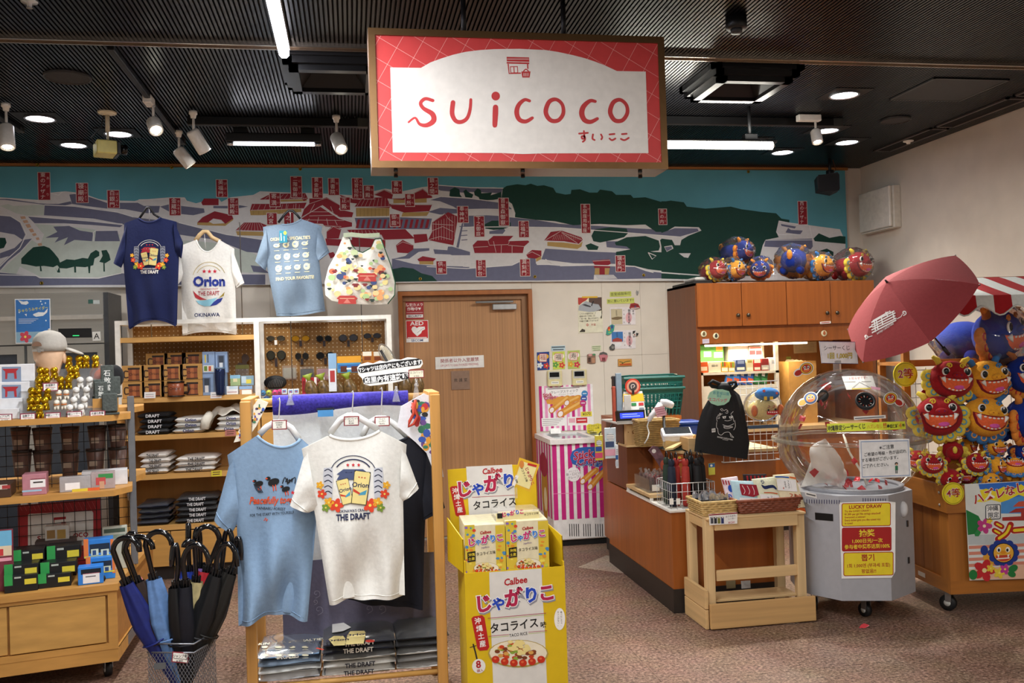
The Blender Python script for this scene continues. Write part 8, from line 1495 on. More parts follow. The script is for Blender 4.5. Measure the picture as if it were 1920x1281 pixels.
t=thing('purple_cloth','purple patterned cloth wrapped along the top bar of the rack','cloth',(-.05,RKY+.19,rz));pa,pb=PY(511,760,RKY+.17).x,PY(765,745,RKY+.17).x;MB(M('#3f35a0',.85,var=.35,scale=90,bump=.2),True).grid(lambda u,v:(pa+(pb-pa)*u,RKY+.185-.03*sin(v*1.2*PI-.1),rz+.03*cos(v*1.2*PI-.1)-.035*max(0,v-.55)*(1.4+sin(5*u+1))),34,12).build('roll',t);MB(M('#4a8ac0',.8)).box((pa+.2,RKY+.157,rz-.075),(pa+.27,RKY+.16,rz-.045)).build('blue_fold',t);MB(M('#1c2030',.8)).box((pa+.195,RKY+.158,rz-.047),(pa+.275,RKY+.161,rz-.035)).build('label',t)
fl_=['#c43a3c','#3a5ab0','#2a2a2c','#e0a03c','#6a4a8c','#3a7a5c']
for nm,lb,q,Y in(('floral_strap','cream floral cloth strap hanging at the rack end by the shelf',[(484,748),(503,755),(480,800),(462,825),(438,830),(455,790)],RKY+.10),('floral_apron','brightly patterned bingata cloth hanging at the rack end by the door',[(752,762),(795,738),(812,745),(826,860),(832,895),(815,890),(800,850),(780,830),(745,800)],RKY+.06)):
 P=[PY(*p,Y)for p in q];n_=len(P);t=thing(nm,lb,'cloth',P[-1]);MB(cloth('#e6dfcc' if nm[7]=='s' else '#dfe0e6',.1)).add([tuple(p)for p in P]+[(p.x,p.y+.01,p.z)for p in P],[list(range(n_)),list(range(n_,2*n_))]+[(i,n_+i,n_+(i+1)%n_,(i+1)%n_)for i in range(n_)]).build('fabric',t);A=Art((0,Y,0),eps=.0005);rr=random.Random(4)
 for i in range(46):
  u,v=rr.random(),rr.random()
  if nm[7]=='s':x=446+44*v+(u-.5)*14;y=822-60*v+(u-.5)*8;r_=2.6
  else:x=775+40*u*(.55+.45*v)+8*v;y=752+v*130*(.5+.5*u);r_=6.5
  if not inpoly(x,y,q):continue
  A.L=1+i%4;A.ell(fl_[i%6],x,y,r_*rr.uniform(.5,1.3),r_*rr.uniform(.5,1.3),n=8)
 A.build('flower_print',t)
t=thing('red_cord_loop','looped red cord hanging over the patterned cloth','cord',PY(775,800,RKY+.03));MB(M('#b8402c',.6),True).tube([PY(x,y,RKY+.03)for x,y in((779,750),(777,765),(783,780),(776,795),(766,800),(768,790),(776,775),(774,755))],.007,7).build('loop',t)
tshirt('dark navy plain t-shirt hanging behind the white one on the rack','#12141f',fR,RKY+.10,dict(NL=(850,185),NR=(1110,180),dip=(980,215),SL=(700,260),SR=(1245,235),AL=(760,500),AR=(1215,560),CL0=(700,480),CL1=(760,560),CR0=(1325,585),CR1=(1195,660),HL=(770,1115),HM=(990,1140),HR=(1195,1165)),None,grp='t-shirts on the rack')
def art_pea(A):
 for x,y,s in((260,450,26),(345,440,34),(415,480,24)):A.lay(1).ell('#1c1c1e',x,y,s,s*.62,ang=-20);A.ell('#1c1c1e',x-s*.9,y-s*.6,s*.4,s*.34);A.line('#d8502c',[(x-4,y+s*.5),(x,y+s*1.5)],6);A.line('#d8502c',[(x+10,y+s*.4),(x+14,y+s*1.4)],6);A.lay(2).ell('#d8502c',x-s*1.2,y-s*.6,s*.2,s*.14)
 A.lay(1);[A.stroke('#23303c',[(232+k*8,450+k*6),(245+k*9,480),(262+k*7,500)],4)for k in range(4)];[A.stroke('#1c1c1e',[(425,450),(410+k*14,425-abs(k-2)*6),(395+k*18,430+abs(k-2)*8)],5)for k in range(5)]
 A.text('#d8542c','Peacefully together',205,548,58,-2,.03,'LEFT',shear=.25,xs=.7);A.text('#23262c','YANBARU FOREST',330,592,22,-6,.01,xs=.9);A.text('#23262c','FOR THE START WITH YOURSELF',335,622,22,1,.01,xs=.75);A.stroke('#d8542c',[(290,660),(300,645),(303,662),(310,652)],4)
tshirt('light blue bird-print t-shirt hanging at the front of the rack','#84a0be',fR,RKY-.06,dict(NL=(255,170),NR=(500,190),dip=(385,238),SL=(80,285),SR=(580,260),AL=(135,640),AR=(590,640),CL0=(5,660),CL1=(105,735),CR0=(620,420),CR1=(600,560),HL=(145,1275),HM=(330,1200),HR=(540,1225)),art_pea,amp=.045,twist=1,grp='t-shirts on the rack')
tshirt('white beer-can crest t-shirt hanging foremost on the rack','#eae9e2',fR,RKY-.14,dict(NL=(665,170),NR=(950,145),dip=(805,195),SL=(505,250),SR=(1105,225),AL=(575,590),AR=(1085,560),CL0=(438,575),CL1=(545,615),CR0=(1175,475),CR1=(1090,545),HL=(665,1135),HM=(860,1105),HR=(1095,1098)),lambda A:(draft(A,800,440,112,False),A.lay(3).star('#cf2a34',454,500,14)),amp=.036,twist=3,grp='t-shirts on the rack')
for i,(xh,yh,l,r_,Y,lb,hy_)in enumerate(((375,100,(265,165),(490,195),RKY-.06,'white plastic hanger of the light blue shirt',30),(795,60,(665,165),(945,140),RKY-.135,'white plastic hanger of the white crest shirt',-10),(960,75,(850,180),(1110,180),RKY+.1,'white plastic hanger of the dark navy shirt',-30))):
 hanger(lb,'#dcdcda',[l,(xh-70,yh+25),(xh-25,yh),(xh+20,yh),(xh+70,yh+30),r_],Y,fR,.014,[(xh-4,yh+5),(xh,yh-40),(xh+6,hy_-50),(xh+2,hy_-72),(xh-8,hy_-60)],'#e0e0e0')
 tx,ty=((378,112),(790,90),(966,92))[i];t,A=card('price_card',('dark-bordered price card on the light blue shirt hanger','price card on the white crest shirt hanger','price card on the dark navy shirt hanger')[i],'price card','#8a2c34',[(400+x/3.05,760+y/3.05)for x,y in((tx-44,ty-26),(tx+44,ty-28),(tx+42,ty+27),(tx-44,ty+29))],Y-.05,th=.002);A.zoom(*fR).rect('#f0eee4',tx-38,ty-21,tx+37,ty+22);A.lay(2)
 for k,s in enumerate((('YANBARU','FOREST','¥3,190'),('オリオンTシャツ','名入り','¥3,300'),('Tシャツ','シーサー','¥3,410'))[i]):A.text('#3a3230',s,tx-1,ty-12+k*13,13,0,.01,xs=.8)
 A.build('lettering',t)
z0=.149
for xa,xb,cols,nm in((482,602,[('#b9bcc0',None),('#dcdcd8',None),('#7f93a8',None),('#7f9dbd','SPECIALTIES')],'blue-grey pile'),(604,742,[('#dcdad4','THE DRAFT'),('#dcdad4','THE DRAFT'),('#dcdad4',None),('#171a2a','THE DRAFT'),('#171a2a','THE DRAFT')],'middle pile'),(742,842,[('#d2d0cc',None),('#8d8b88',None),('#d2d0cc',None),('#15161c',None),('#15161c',None)],'pile by the yellow display')):
 Xa,Xb=PY(xa,1230,RKY+.05).x,PY(xb,1230,RKY+.05).x
 for i,(c2,tx)in enumerate(cols):folded((Xa+Xb)/2,RKY+.16+.004*(i%2),z0+i*.032,Xb-Xa-.008,.31,c2,f'{od[i]} bagged shirt of the {nm} under the rack','bagged shirts under the rack',tx,'#1c1f2c' if c2[1]=='d' else '#e6e4dc',h=.034,rot=.02*((i*5)%3-1),wrap=True,seed=i*3+xa)
zt4=z0+4*.032+.006
A=Art((0,0,zt4),(1,0,0),(0,1,0),eps=.0008).zoom(440,1100,4.571);A.text('#e6e0c4',"OKINAWA SPECIALTIE'S",470,475,44,0,.02,xs=.7)
for r_ in range(2):
 for k in range(4):A.ell('#dcd6b8',260+k*115,520+r_*70,30,9);A.line('#dcd6b8',[(235+k*115,545+r_*70),(285+k*115,542+r_*70)],5)
A.build('chest_print',[o for o in bpy.data.objects if o.get('label')=='fourth bagged shirt of the blue-grey pile under the rack'][0])
zt5=z0+5*.032+.006;A=Art((0,0,zt5),(1,0,0),(0,1,0),eps=.0008).zoom(440,1100,4.571);A.poly('#e2cf8a',[(805,455),(850,425),(930,425),(955,455),(945,505),(850,510)]);A.poly('#e2cf8a',[(965,420),(990,385),(1110,380),(1125,400),(1105,490),(950,500)]);A.lay(2).text('#2a2440','Orion',880,462,44,0,.02);A.text('#2a2440','Orion',1045,415,50,0,.02);A.poly('#d8d6d2',[(836,320),(900,292),(998,352),(930,385),(836,400)]);A.line('#c8402c',[(700,530),(760,545)],12);A.ell('#c83a2c',1160,470,40,12);A.build('chest_print',[o for o in bpy.data.objects if o.get('label')=='top bagged shirt of the middle pile under the rack'][0])
YS=RKY+.12;frS=(460,620,4.8);P=[(1005,335),(1030,305),(1100,285),(1150,295),(1210,270),(1270,280),(1330,255),(1400,262),(1460,240),(1530,245),(1590,265),(1598,300),(1575,335),(1480,350),(1475,430),(1400,455),(1330,470),(1270,480),(1200,490),(1120,498),(1065,480),(1050,430),(1020,400)]
ps=[PY(frS[0]+x/frS[2],frS[1]+y/frS[2],YS)for x,y in P];n_=len(ps);t=thing('speech_sign','cloud-shaped white sign with black brush bands clipped above the rack','sign',PY(790,750,YS));MB(WHITE).add([tuple(p)for p in ps]+[(p.x,p.y+.005,p.z)for p in ps],[list(range(n_)),list(range(n_,2*n_))]+[(i,n_+i,n_+(i+1)%n_,(i+1)%n_)for i in range(n_)]).build('board',t)
A=Art((0,YS,0),eps=.0005).zoom(*frS);A.stroke('#1c1c1e',[(1045,352),(1150,335),(1270,318),(1400,300),(1555,282)],62);A.stroke('#1c1c1e',[(1090,450),(1200,435),(1330,418),(1450,405)],66);A.lay(2).text('#f4f4f2','Tシャツは店内奥にもございます',1305,322,47,6,.035,xs=.82);A.text('#f4f4f2','店里內有這款喔',1270,432,58,5,.035,xs=.98);A.build('lettering',t)
t,A=card('eco_bag_card','small red-bordered price card clipped beside the cloud sign','price card','#8c2c30',[(460+x/4.8,620+y/4.8)for x,y in((1468,353),(1608,348),(1610,425),(1470,430))],YS-.01,th=.002);A.zoom(*frS).rect('#efe9d2',1476,360,1602,420);A.lay(2).text('#3a3230','エコバッグ',1540,378,24,1);A.text('#3a3230','¥ 950',1540,410,20,1);A.build('lettering',t)
for x,y0,y1,lb in((1358,500,640,'clear sign clip under the cloud sign'),(1540,435,625,'clear sign clip holding the small price card'),(405,560,670,'clear sign clip at the shelf end of the bar')):
 a,b=PY(460+x/4.8,620+y0/4.8,YS),PY(460+x/4.8,620+y1/4.8,YS);t=thing('sign_clip',lb,'clip',b);MB(clear(alpha=.8),True).tube([a,a.lerp(b,.35)],.006,8).ell(a.lerp(b,.3),.011,10,6).build('stem',t);MB(clear(alpha=.8)).add([(b.x-.017,YS+.02,b.z),(b.x+.017,YS+.02,b.z),(b.x+.007,YS+.01,a.lerp(b,.4).z),(b.x-.007,YS+.01,a.lerp(b,.4).z),(b.x-.017,YS-.02,b.z),(b.x+.017,YS-.02,b.z),(b.x+.007,YS-.01,a.lerp(b,.4).z),(b.x-.007,YS-.01,a.lerp(b,.4).z)],[(0,1,2,3),(4,5,6,7),(0,4,7,3),(1,5,6,2),(3,2,6,7)]).build('jaw',t)
# display fridge in the far corner
FY2=7.25;a,b=PY(-40,552,FY2),PY(193,552,FY2);SS=M('#b9bab6',.25,metal=.75,var=.06,scale=4,stretch=(.1,1,8))
t=thing('display_fridge','stainless upright display fridge with glass doors in the far corner','fridge',((a.x+b.x)/2,FY2+.3,0));zt=a.z;zd=PY(100,645,FY2).z
MB(SS).box((a.x,FY2,zd),(b.x,FY2+.42,zt)).build('control_panel',t);MB(M('#6d6f70',.4,metal=.5)).box((a.x,FY2+.03,.1),(b.x,FY2+.42,zd)).build('cabinet',t);MB(M('#4a4c50',.4,metal=.5)).box((b.x,FY2+.02,0),(b.x+.03,FY2+.42,zt)).build('side_skin',t);MB(KB).box((a.x,FY2+.06,0),(b.x,FY2+.42,.1)).build('plinth',t)
for x0,x1 in((a.x,a.x+.30),(a.x+.32,b.x)):
 d=MB(SS).box((x0,FY2,.12),(x0+.05,FY2+.03,zd-.01)).box((x1-.05,FY2,.12),(x1,FY2+.03,zd-.01)).box((x0+.05,FY2,zd-.07),(x1-.05,FY2+.03,zd-.01)).box((x0+.05,FY2,.12),(x1-.05,FY2+.03,.2)).build('glass_door',t);MB(M('#39404a',.08)).box((x0+.05,FY2+.012,.2),(x1-.05,FY2+.016,zd-.07)).build('pane',d)
MB(M('#d8d7d2',.2,metal=.7)).box((a.x,FY2-.012,PY(100,600,FY2).z),(b.x,FY2,PY(100,592,FY2).z)).build('trim_bar',t);A=Art((0,FY2,0),eps=.001).zoom(0,540,4.577);A.poly('#0c0e10',[(500,350),(785,345),(790,425),(505,430)]);A.lay(2).line(M('#2fd06a',emit=2.),[(625,410),(680,409)],6);A.poly('#d8d8d2',[(792,378),(862,374),(866,452),(796,455)]);A.lay(3).text('#1c1c1c','A',830,416,72);A.lay(1).rect('#2f5a52',757,100,798,135);A.rect('#b0b8b8',800,105,855,138);A.build('panel_print',t)
t,A=card('shark_poster','blue whale shark poster on the fridge front','poster','#e9edf0',[(x/4.577,540+y/4.577)for x,y in((126,95),(430,92),(438,470),(134,480))],FY2-.014,th=.002);A.zoom(0,540,4.577).poly('#3a78c0',[(134,103),(424,100),(430,462),(140,470)]);A.lay(2).polys('#e6ecee','155,105 200,118 235,112 248,130 225,145 185,140|285,225 330,208 380,210 410,175 405,210 370,240 310,248 285,235|212,225 230,222 228,245').text('#d9d24a','ちゅらうみサイダー',285,185,33,6,.01,xs=.85);[A.line('#d0dfee',[(160,268+k*12),(330-k*20,266+k*12)],4)for k in range(4)];[A.ell('#d8e8f4',x,y,6,7)for x,y in((350,115),(390,130),(165,210),(395,280),(360,140))];A.poly('#8fb4c8',[(140,380),(428,372),(430,462),(140,470)]);A.lay(3).flower('#d0495c',218,420,50);A.build('poster_print',t)
# gondola
GC=Vector((-1.17,4.75,0));ga=D(12);TG_=Tr(GC,ga);GU,GV=Vector((cos(ga),sin(ga),0)),Vector((-sin(ga),cos(ga),0))
def gp(u,v,z):return GC+GU*u+GV*v+Vector((0,0,z))
def gpx(x,y,v):d=ray(x,y);return EYE+d*(((GC-EYE).dot(GV)+v)/d.dot(GV))
def gl_(x,y,v):p=gpx(x,y,v)-GC;return p.dot(GU),p.z
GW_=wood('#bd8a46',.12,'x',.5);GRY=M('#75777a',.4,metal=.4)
t=thing('gondola_shelf','double-sided wooden gondola with steel uprights and wire mesh','shelf',gp(-.5,.5,0));ft=[(-1.1,0),(.007,0),(.19,1.06),(-1.1,1.06)]
def slab(n,P,z0,z1,m=GW_):return MB(m).prism(P,z1-z0,TG_@Tr((0,0,z0))).build(n,t)
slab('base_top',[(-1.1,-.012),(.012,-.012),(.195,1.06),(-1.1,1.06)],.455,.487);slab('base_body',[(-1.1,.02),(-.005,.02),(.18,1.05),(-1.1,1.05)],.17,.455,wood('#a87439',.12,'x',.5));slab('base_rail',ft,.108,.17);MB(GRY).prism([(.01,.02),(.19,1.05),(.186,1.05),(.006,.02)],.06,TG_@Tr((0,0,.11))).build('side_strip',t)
MB(GW_).box((-.035,-.002,.17),(.007,.02,.455),TG_).build('corner_post',t);MB(GW_).box((-1.1,-.002,.435),(-.035,.02,.455),TG_).build('top_rail',t);MB(GW_).box((-1.1,-.002,.17),(-.035,.02,.2),TG_).build('lower_rail',t)
for u0,u1,v in((-.46,-.045,.006),(-1.0,-.47,.012)):MB(wood('#c2934e',.12,'x',.5)).rbox(((u0+u1)/2,v,.318),(u1-u0,.012,.225),.002,TG_).build('sliding_door',t)
caster(t,*gp(-.045,.13,0).xy,.108,.036,.5);caster(t,*gp(-.9,.13,0).xy,.108,.036,.2);caster(t,*gp(.1,.95,0).xy,.108,.036,.2)
for u in(.085,-.82):MB(GRY).rbox((u,.43,.935),(.035,.03,.9),.003,TG_).build('upright',t)
for i in range(30):MB(M('#222224')).box((.1026,.425,.5+i*.029),(.103,.435,.515+i*.029),TG_).build('upright_slot',t)
for z in(1.275,.90):
 slab('shelf_board',[(-1.1,.10),(.0,.10),(.085,.22),(.085,.41),(-1.1,.41)],z,z+.03);slab('shelf_board',[(-1.1,.45),(.10,.45),(.15,.60),(.15,.84),(-1.1,.84)],z+.02,z+.05)
 for v0,v1 in((.40,.14),(.46,.78)):MB(GRY).add([(.06,v0,z),(.06,v1,z),(.06,v0,z-.07),(.066,v0,z),(.066,v1,z),(.066,v0,z-.07)],[(0,1,2),(3,4,5),(1,2,5,4)],TG_).build('bracket',t)
WB=M('#1a1a1c',.4)
for i in range(20):MB(WB,True).tube([gp(.06-i*.052,.445,.5),gp(.06-i*.052,.445,1.27)],.0018,5).build('mesh_wire',t)
for i in range(15):MB(WB,True).tube([gp(.07,.44,.53+i*.052),gp(-.82,.44,.53+i*.052)],.0018,5).build('mesh_wire',t)
z1=(0,540,4.577);zA=lambda x,y:(z1[0]+x/z1[2],z1[1]+y/z1[2]);TS=1.3055
vr=[.125,.17,.215,.26,.30,.34,.375];yr=[1140,1050,965,878,790,700]
hz=[TS]+[gl_(*zA(400,y),vr[i+1])[1]for i,y in enumerate(yr[1:])]
for i in range(1,6):solo(MB(clear(alpha=.5)).box((-.42,vr[i]-.02,TS),(-.005,vr[i]+.022,hz[i]),TG_),'acrylic_riser',('lowest','second','third','fourth','highest')[i-1]+' clear acrylic step under the gold figurines','riser','acrylic steps of the figurine display')
def figurine(nm,lb,col,metal,s,grp,trim=None):
 t=thing(nm,lb,'figurine',(0,0,0),grp);m=M(col,rough=.25 if metal else.7,metal=metal,var=.15,bump=.3,scale=60)
 MB(m,True).ell((0,s*.15,s*.42),(s*.3,s*.38,s*.34),10,7).build('body',t);MB(m,True).ell((0,-s*.16,s*.82),(s*.27,s*.26,s*.26),10,7).build('head',t);MB(m,True).ell((0,0,s*.86),(s*.34,s*.15,s*.32),9,6).build('mane',t)
 for x in(-.17,.17):
  for y in(-.2,.36):MB(m,True).tube([(x*s,y*s,0),(x*s,y*s*.8,s*.35)],[s*.11,s*.1],7).build('leg',t)
 if trim:MB(M(trim,rough=.6),True).tube([(cos(k)*s*.3,-s*.08+sin(k)*s*.26,s*.6)for k in range(6)],s*.06,5,closed=True).build('ribbon',t)
 return t
def place(proto,spots,lbs):
 for i,(x,y)in enumerate(spots):
  row=min(range(6),key=lambda r:abs(yr[r]-y));u,_=gl_(*zA(x,y),vr[row]);p=gp(u,vr[row],hz[row]+.0005);o=proto if i==0 else dup(proto,p);pose(o,p,(0,0,ga+rnd.uniform(-.3,.3)));o['label']=lbs(i,row,x)
rw=('front edge','first step','second step','third step','fourth step','top step');ordn='first second third fourth fifth sixth seventh eighth'.split();cnt={}
def lbl(kind):
 def f(i,row,x):cnt[(kind,row)]=cnt.get((kind,row),0)+1;return f'{kind} on the {rw[row]} of the gondola display, {ordn[cnt[(kind, row)]-1]} along'
 return f
g=figurine('gold_lion_figurine','x','#c9a21c',.85,.058,'gold lion figurines');place(g,[(345,1140),(265,1050),(320,1050),(385,1050),(275,965),(330,965),(410,965),(335,878),(400,878),(520,878),(590,878),(350,790),(400,790),(465,790),(605,790),(650,790),(740,700),(820,700),(590,700),(680,700)],lbl('gold lion figurine'))
g=figurine('white_lion_figurine','x','#d9d6d0',0,.052,'white lion figurines');place(g,[(600,1140),(695,1140),(635,1050),(725,1050),(655,965),(745,965),(690,878),(770,878)],lbl('white lion figurine'))
g=figurine('ribbon_lion_figurine','x','#e6ddcc',0,.042,'small white lion figurines with orange ribbons','#d8762c');place(g,[(487,1050),(550,1050),(505,965),(570,965)],lbl('ribboned white lion figurine'))
for i,(x,y,w,h)in enumerate(((870,1050,60,110),(945,1120,70,90),(925,965,60,140),(985,965,55,90),(855,965,55,80))):
 row=min(range(6),key=lambda r:abs(yr[r]-y));u,_=gl_(*zA(x,y),vr[row]);s=.00119*w/2;p=gp(u,vr[row]+.02,hz[row]);t=thing('stone_marker',('short dark stone marker on the wooden step','dark stone lion block at the front corner','tall dark stone marker with white characters','dark stone lion block beside the tall marker','dark stone lion block behind the short marker')[i],'ornament',p,'dark stone markers');H=.00119*h;MB(M('#4a504c',.8,var=.25,scale=80,bump=.4)).rbox((0,0,H*.5+.008),(s*1.7,s*1.3,H-.016),.004,Tr(p,ga)).build('block',t);MB(M('#3c423e',.8,var=.2)).rbox((0,0,.005),(s*2.1,s*1.6,.01),.002,Tr(p,ga)).build('foot',t)
 if i in(0,2):A=Art(p-GV*(s*.66)+Vector((0,0,H*.5)),GU,(0,0,1),uv=True);A.vtext('#e6e6e0','石敢當',0,H*.24,H*.2,1.1,bold=.01);A.build('lettering',t)
solo(MB(GW_).box((gl_(*zA(800,1000),.22)[0],.16,TS),(.03,.26,hz[2]-.001),TG_),'wooden_step','small wooden step under the dark stone markers','riser')
for i,(x0,y0,x1,y1,v)in enumerate(((-60,660,300,812,.28),(-60,815,250,955,.24),(-60,955,190,1040,.2),(-60,1043,160,1155,.15))):
 (u0,za),(u1,zb_)=gl_(*zA(x0,y0),v),gl_(*zA(x1,y1),v);zb_=TS if i==3 else zb_;t=thing('gate_model_box',('top','second','third','lowest')[i]+' white model box of the stack at the picture edge','box',gp((u0+u1)/2,v,TS),'white model boxes');MB(M('#dcdcde',.5)).rbox(((u0+u1)/2,v+.045,(za+TS)/2 if i<1 else(za+TS)/2),(u1-u0,.045 if i else.09,za-TS),.003,TG_).build('carton',t)
 A=Art(gp(0,v+(0 if not i else.022),0),GU,(0,0,1),eps=.0008).zoom(*z1);A.poly('#7d8ea8',[(15,y0+18),(180,y0+16),(182,y0+(y1-y0)*.95),(17,y0+(y1-y0)*.97)]);A.lay(2).poly('#a8242c',[(20,y0+35),(160,y0+32),(140,y0+55),(145,y0+120),(125,y0+120),(120,y0+70),(65,y0+72),(62,y0+122),(45,y0+122),(45,y0+58)]);i<2 and A.build('box_print',t)
for i,(x,y,s_)in enumerate(((40,1118,'エアル門'),(240,1112,'金獅子 小'),(455,1105,'神獅シーサー'),(640,1095,'神獅シーサー大'),(838,1090,'夫婦石敢當'),(435,850,'命運獅子'))):
 v=.108 if i<5 else.20;P=[gpx(*zA(x+dx_,y+dy_),v)for dx_,dy_ in((-68,-34),(66,-38),(64,34),(-70,38))];t=thing('price_card',f'red-bordered price card reading {("castle gate", "small gold lion", "lion pair", "large lion pair", "stone marker pair", "fortune lion")[i]} on the gondola','price card',(P[3]+P[2])/2,'gondola price cards');MB(M('#8a2c44',.5)).add([tuple(p)for p in P]+[tuple(p+GV*.003)for p in P],[(0,1,2,3),(4,5,6,7),(0,1,5,4),(1,2,6,5),(2,3,7,6),(3,0,4,7)]).build('sheet',t);A=Art(gp(0,v,0),GU,(0,0,1),eps=.0006).zoom(*z1);A.rect('#f0eeea',x-60,y-28,x+57,y+28);A.lay(2).text('#23201f',s_,x-2,y-13,24,2,.01,xs=.85);A.line('#b84a4a',[(x-45,y+4),(x+42,y+2)],4);A.text('#23201f','¥1,320',x,y+18,20,2);A.build('lettering',t)
p=gpx(*zA(425,640),.34);T=Tr((p.x,p.y,0),ga);hz0=p.z-.06;t=thing('mannequin_head','beige mannequin head seen from behind on the gondola','mannequin',(p.x,p.y,TS));MB(M('#dcb898',.5),True).lathe([(.055,TS),(.05,hz0-.03),(.042,hz0),(.055,hz0+.04),(.072,hz0+.08),(.078,hz0+.13),(.06,hz0+.18),(0,hz0+.20)],24,Tr((p.x,p.y,0))).build('head',t);MB(M('#d4ae8c',.5),True).ell(gp(0,0,0)*0+Vector((p.x+.072,p.y,hz0+.08)),(.01,.018,.028),10,7).build('ear',t)
c=gpx(*zA(425,470),.34);t=thing('baseball_cap','stone grey baseball cap with strap on the mannequin head','cap',c);CG=cloth('#a9a39a',.15);MB(CG,True).lathe([(.078,0),(.082,.03),(.074,.07),(.05,.096),(.02,.107),(0,.109)],26,Tr((c.x,c.y,c.z-.045)),sy=1.1).build('crown',t);MB(CG,True).ell((0,0,0),(.055,.05,.008),16,6,Tr((c.x+.105,c.y+.03,c.z-.045),0,0,D(22))).build('brim',t);MB(CG,True).ell((c.x,c.y,c.z+.066),.007,8,5).build('button',t);MB(M('#8d877e',.6)).box((c.x-.055,c.y-.092,c.z-.046),(c.x+.0,c.y-.088,c.z-.034)).build('strap',t);MB(steel()).box((c.x-.028,c.y-.095,c.z-.05),(c.x-.014,c.y-.09,c.z-.03)).build('buckle',t)
A=Art((0,c.y-.0885,0)).zoom(*z1);A.ell('#7d5f4c',318,500,42,40,a0=180,a1=360);A.build('strap_opening',t)
p=gpx(*zA(985,760),.38);t=thing('black_cap','black cap with a pale tag hanging behind the stone markers','cap',p);MB(cloth('#131315',.2),True).ell(p,(.045,.06,.062),18,10).build('crown',t);MB(PAPER).box((p.x-.035,p.y-.07,p.z-.045),(p.x-.008,p.y-.066,p.z+.045)).build('tag',t)
p=gpx(*zA(880,770),.36);t=thing('orange_plush','orange plush in clear film behind the figurines','plush toy',p);MB(plush('#d8622f'),True).ell(p,(.045,.03,.05),14,8).build('body',t);MB(clear(alpha=.4),True).ell(p+Vector((-.01,0,.015)),(.055,.04,.055),14,8).build('film',t)
z2=(0,780,4.575);zB=lambda x,y:(z2[0]+x/z2[2],z2[1]+y/z2[2])
for i,(x,y)in enumerate(((180,240),(365,240),(600,230),(835,220),(1010,205),(190,430),(370,430),(600,430),(820,415),(1010,400))):
 p=gpx(*zB(x,y),.60);z=1.06 if i<5 else.952;z=p.z-.055;t=thing('brown_tumbler',('upper','lower')[i>4]+'-row dark brown tumbler behind the wire mesh, '+ordn[i%5]+' along','tumbler',p,'brown tumblers behind the mesh');MB(M('#6a5048',.4,var=.1),True).lathe([(.034,0),(.036,.004),(.048,.13),(.046,.13),(.034,.01)],20,Tr((p.x,p.y,z))).build('cup',t);MB(M('#2c221e',.4),True).lathe([(.047,.125),(.05,.13),(.05,.142),(0,.145)],20,Tr((p.x,p.y,z))).build('lid',t);MB(M('#b0a090',.6)).box((p.x-.02,p.y-.046,z+.05),(p.x+.02,p.y-.044,z+.08)).build('print_patch',t)
def gbox(nm,lb,cat,x0,y0,x1,y1,v,dep,col,zb,marks=(),z=z2,grp=None,mat=None):
 (u0,_),(u1,_)=gl_(z[0]+x0/z[2],z[1]+y1/z[2],v),gl_(z[0]+x1/z[2],z[1]+y1/z[2],v);zt=gl_(z[0]+(x0+x1)/2/z[2],z[1]+y0/z[2],v)[1];t=thing(nm,lb,cat,gp((u0+u1)/2,v,zb),grp);MB(mat or M(col,rough=.4)).rbox(((u0+u1)/2,v+dep/2,(zt+zb)/2),(u1-u0-.001,dep,zt-zb-.0005),.002,TG_).build('carton',t);A=Art(gp(0,v,0),GU,(0,0,1),eps=.0005).zoom(*z);w,h=x1-x0,y1-y0
 for m in marks:A.lay(m[5]if len(m)>5 else 1).rect(m[0],x0+w*m[1],y0+h*m[2],x0+w*m[3],y0+h*m[4])
 if marks:A.build('carton_print',t)
 return t
MZ=.9305
gbox('pass_case_box','clear box of pink pass cases on the middle shelf','box',190,500,400,650,.14,.12,'#d8a0a8',MZ,(('#f0ecea',.33,.25,.95,.75),('#7a2a34',.33,.25,.95,.3,2),('#3a3230',.45,.42,.85,.5,2),('#9ac0d8',.0,.9,.8,1)),mat=M('#c98a96',.3,alpha=.75));gbox('white_tray_box','flat white box at the end of the middle shelf','box',700,468,1095,570,.30,.09,'#d8d8da',MZ);gbox('magnet_pouch','clear pouch of castle magnets with a yellow label on the middle shelf','pouch',510,520,780,655,.15,.05,'#c9c4c0',MZ,(('#f0ecea',.18,.4,.65,.85),('#d9c23a',.4,.75,1.2,1.0,2),('#d8602c',.9,.7,1.28,.9,3)),mat=M('#b9b4b4',.15,alpha=.7,bump=.6,scale=20));gbox('sweets_pouch','crinkled clear pouch of red and green sweets on the middle shelf','pouch',780,480,990,640,.17,.05,'#b9a4a0',MZ,(('#3a8a4a',.3,.1,.9,.35),('#c04a4a',.2,.3,.6,.7,2),('#c89a7a',.35,.5,.55,.9,3)),mat=M('#b9a8a6',.12,alpha=.75,bump=.8,scale=18));gbox('dark_basket','dark basket of red sachets at the picture edge','basket',-60,590,95,690,.13,.2,'#4a3428',MZ,(('#d8ccc0',.35,.0,.8,.4),('#a83a3a',.5,.05,.95,.35,2)))
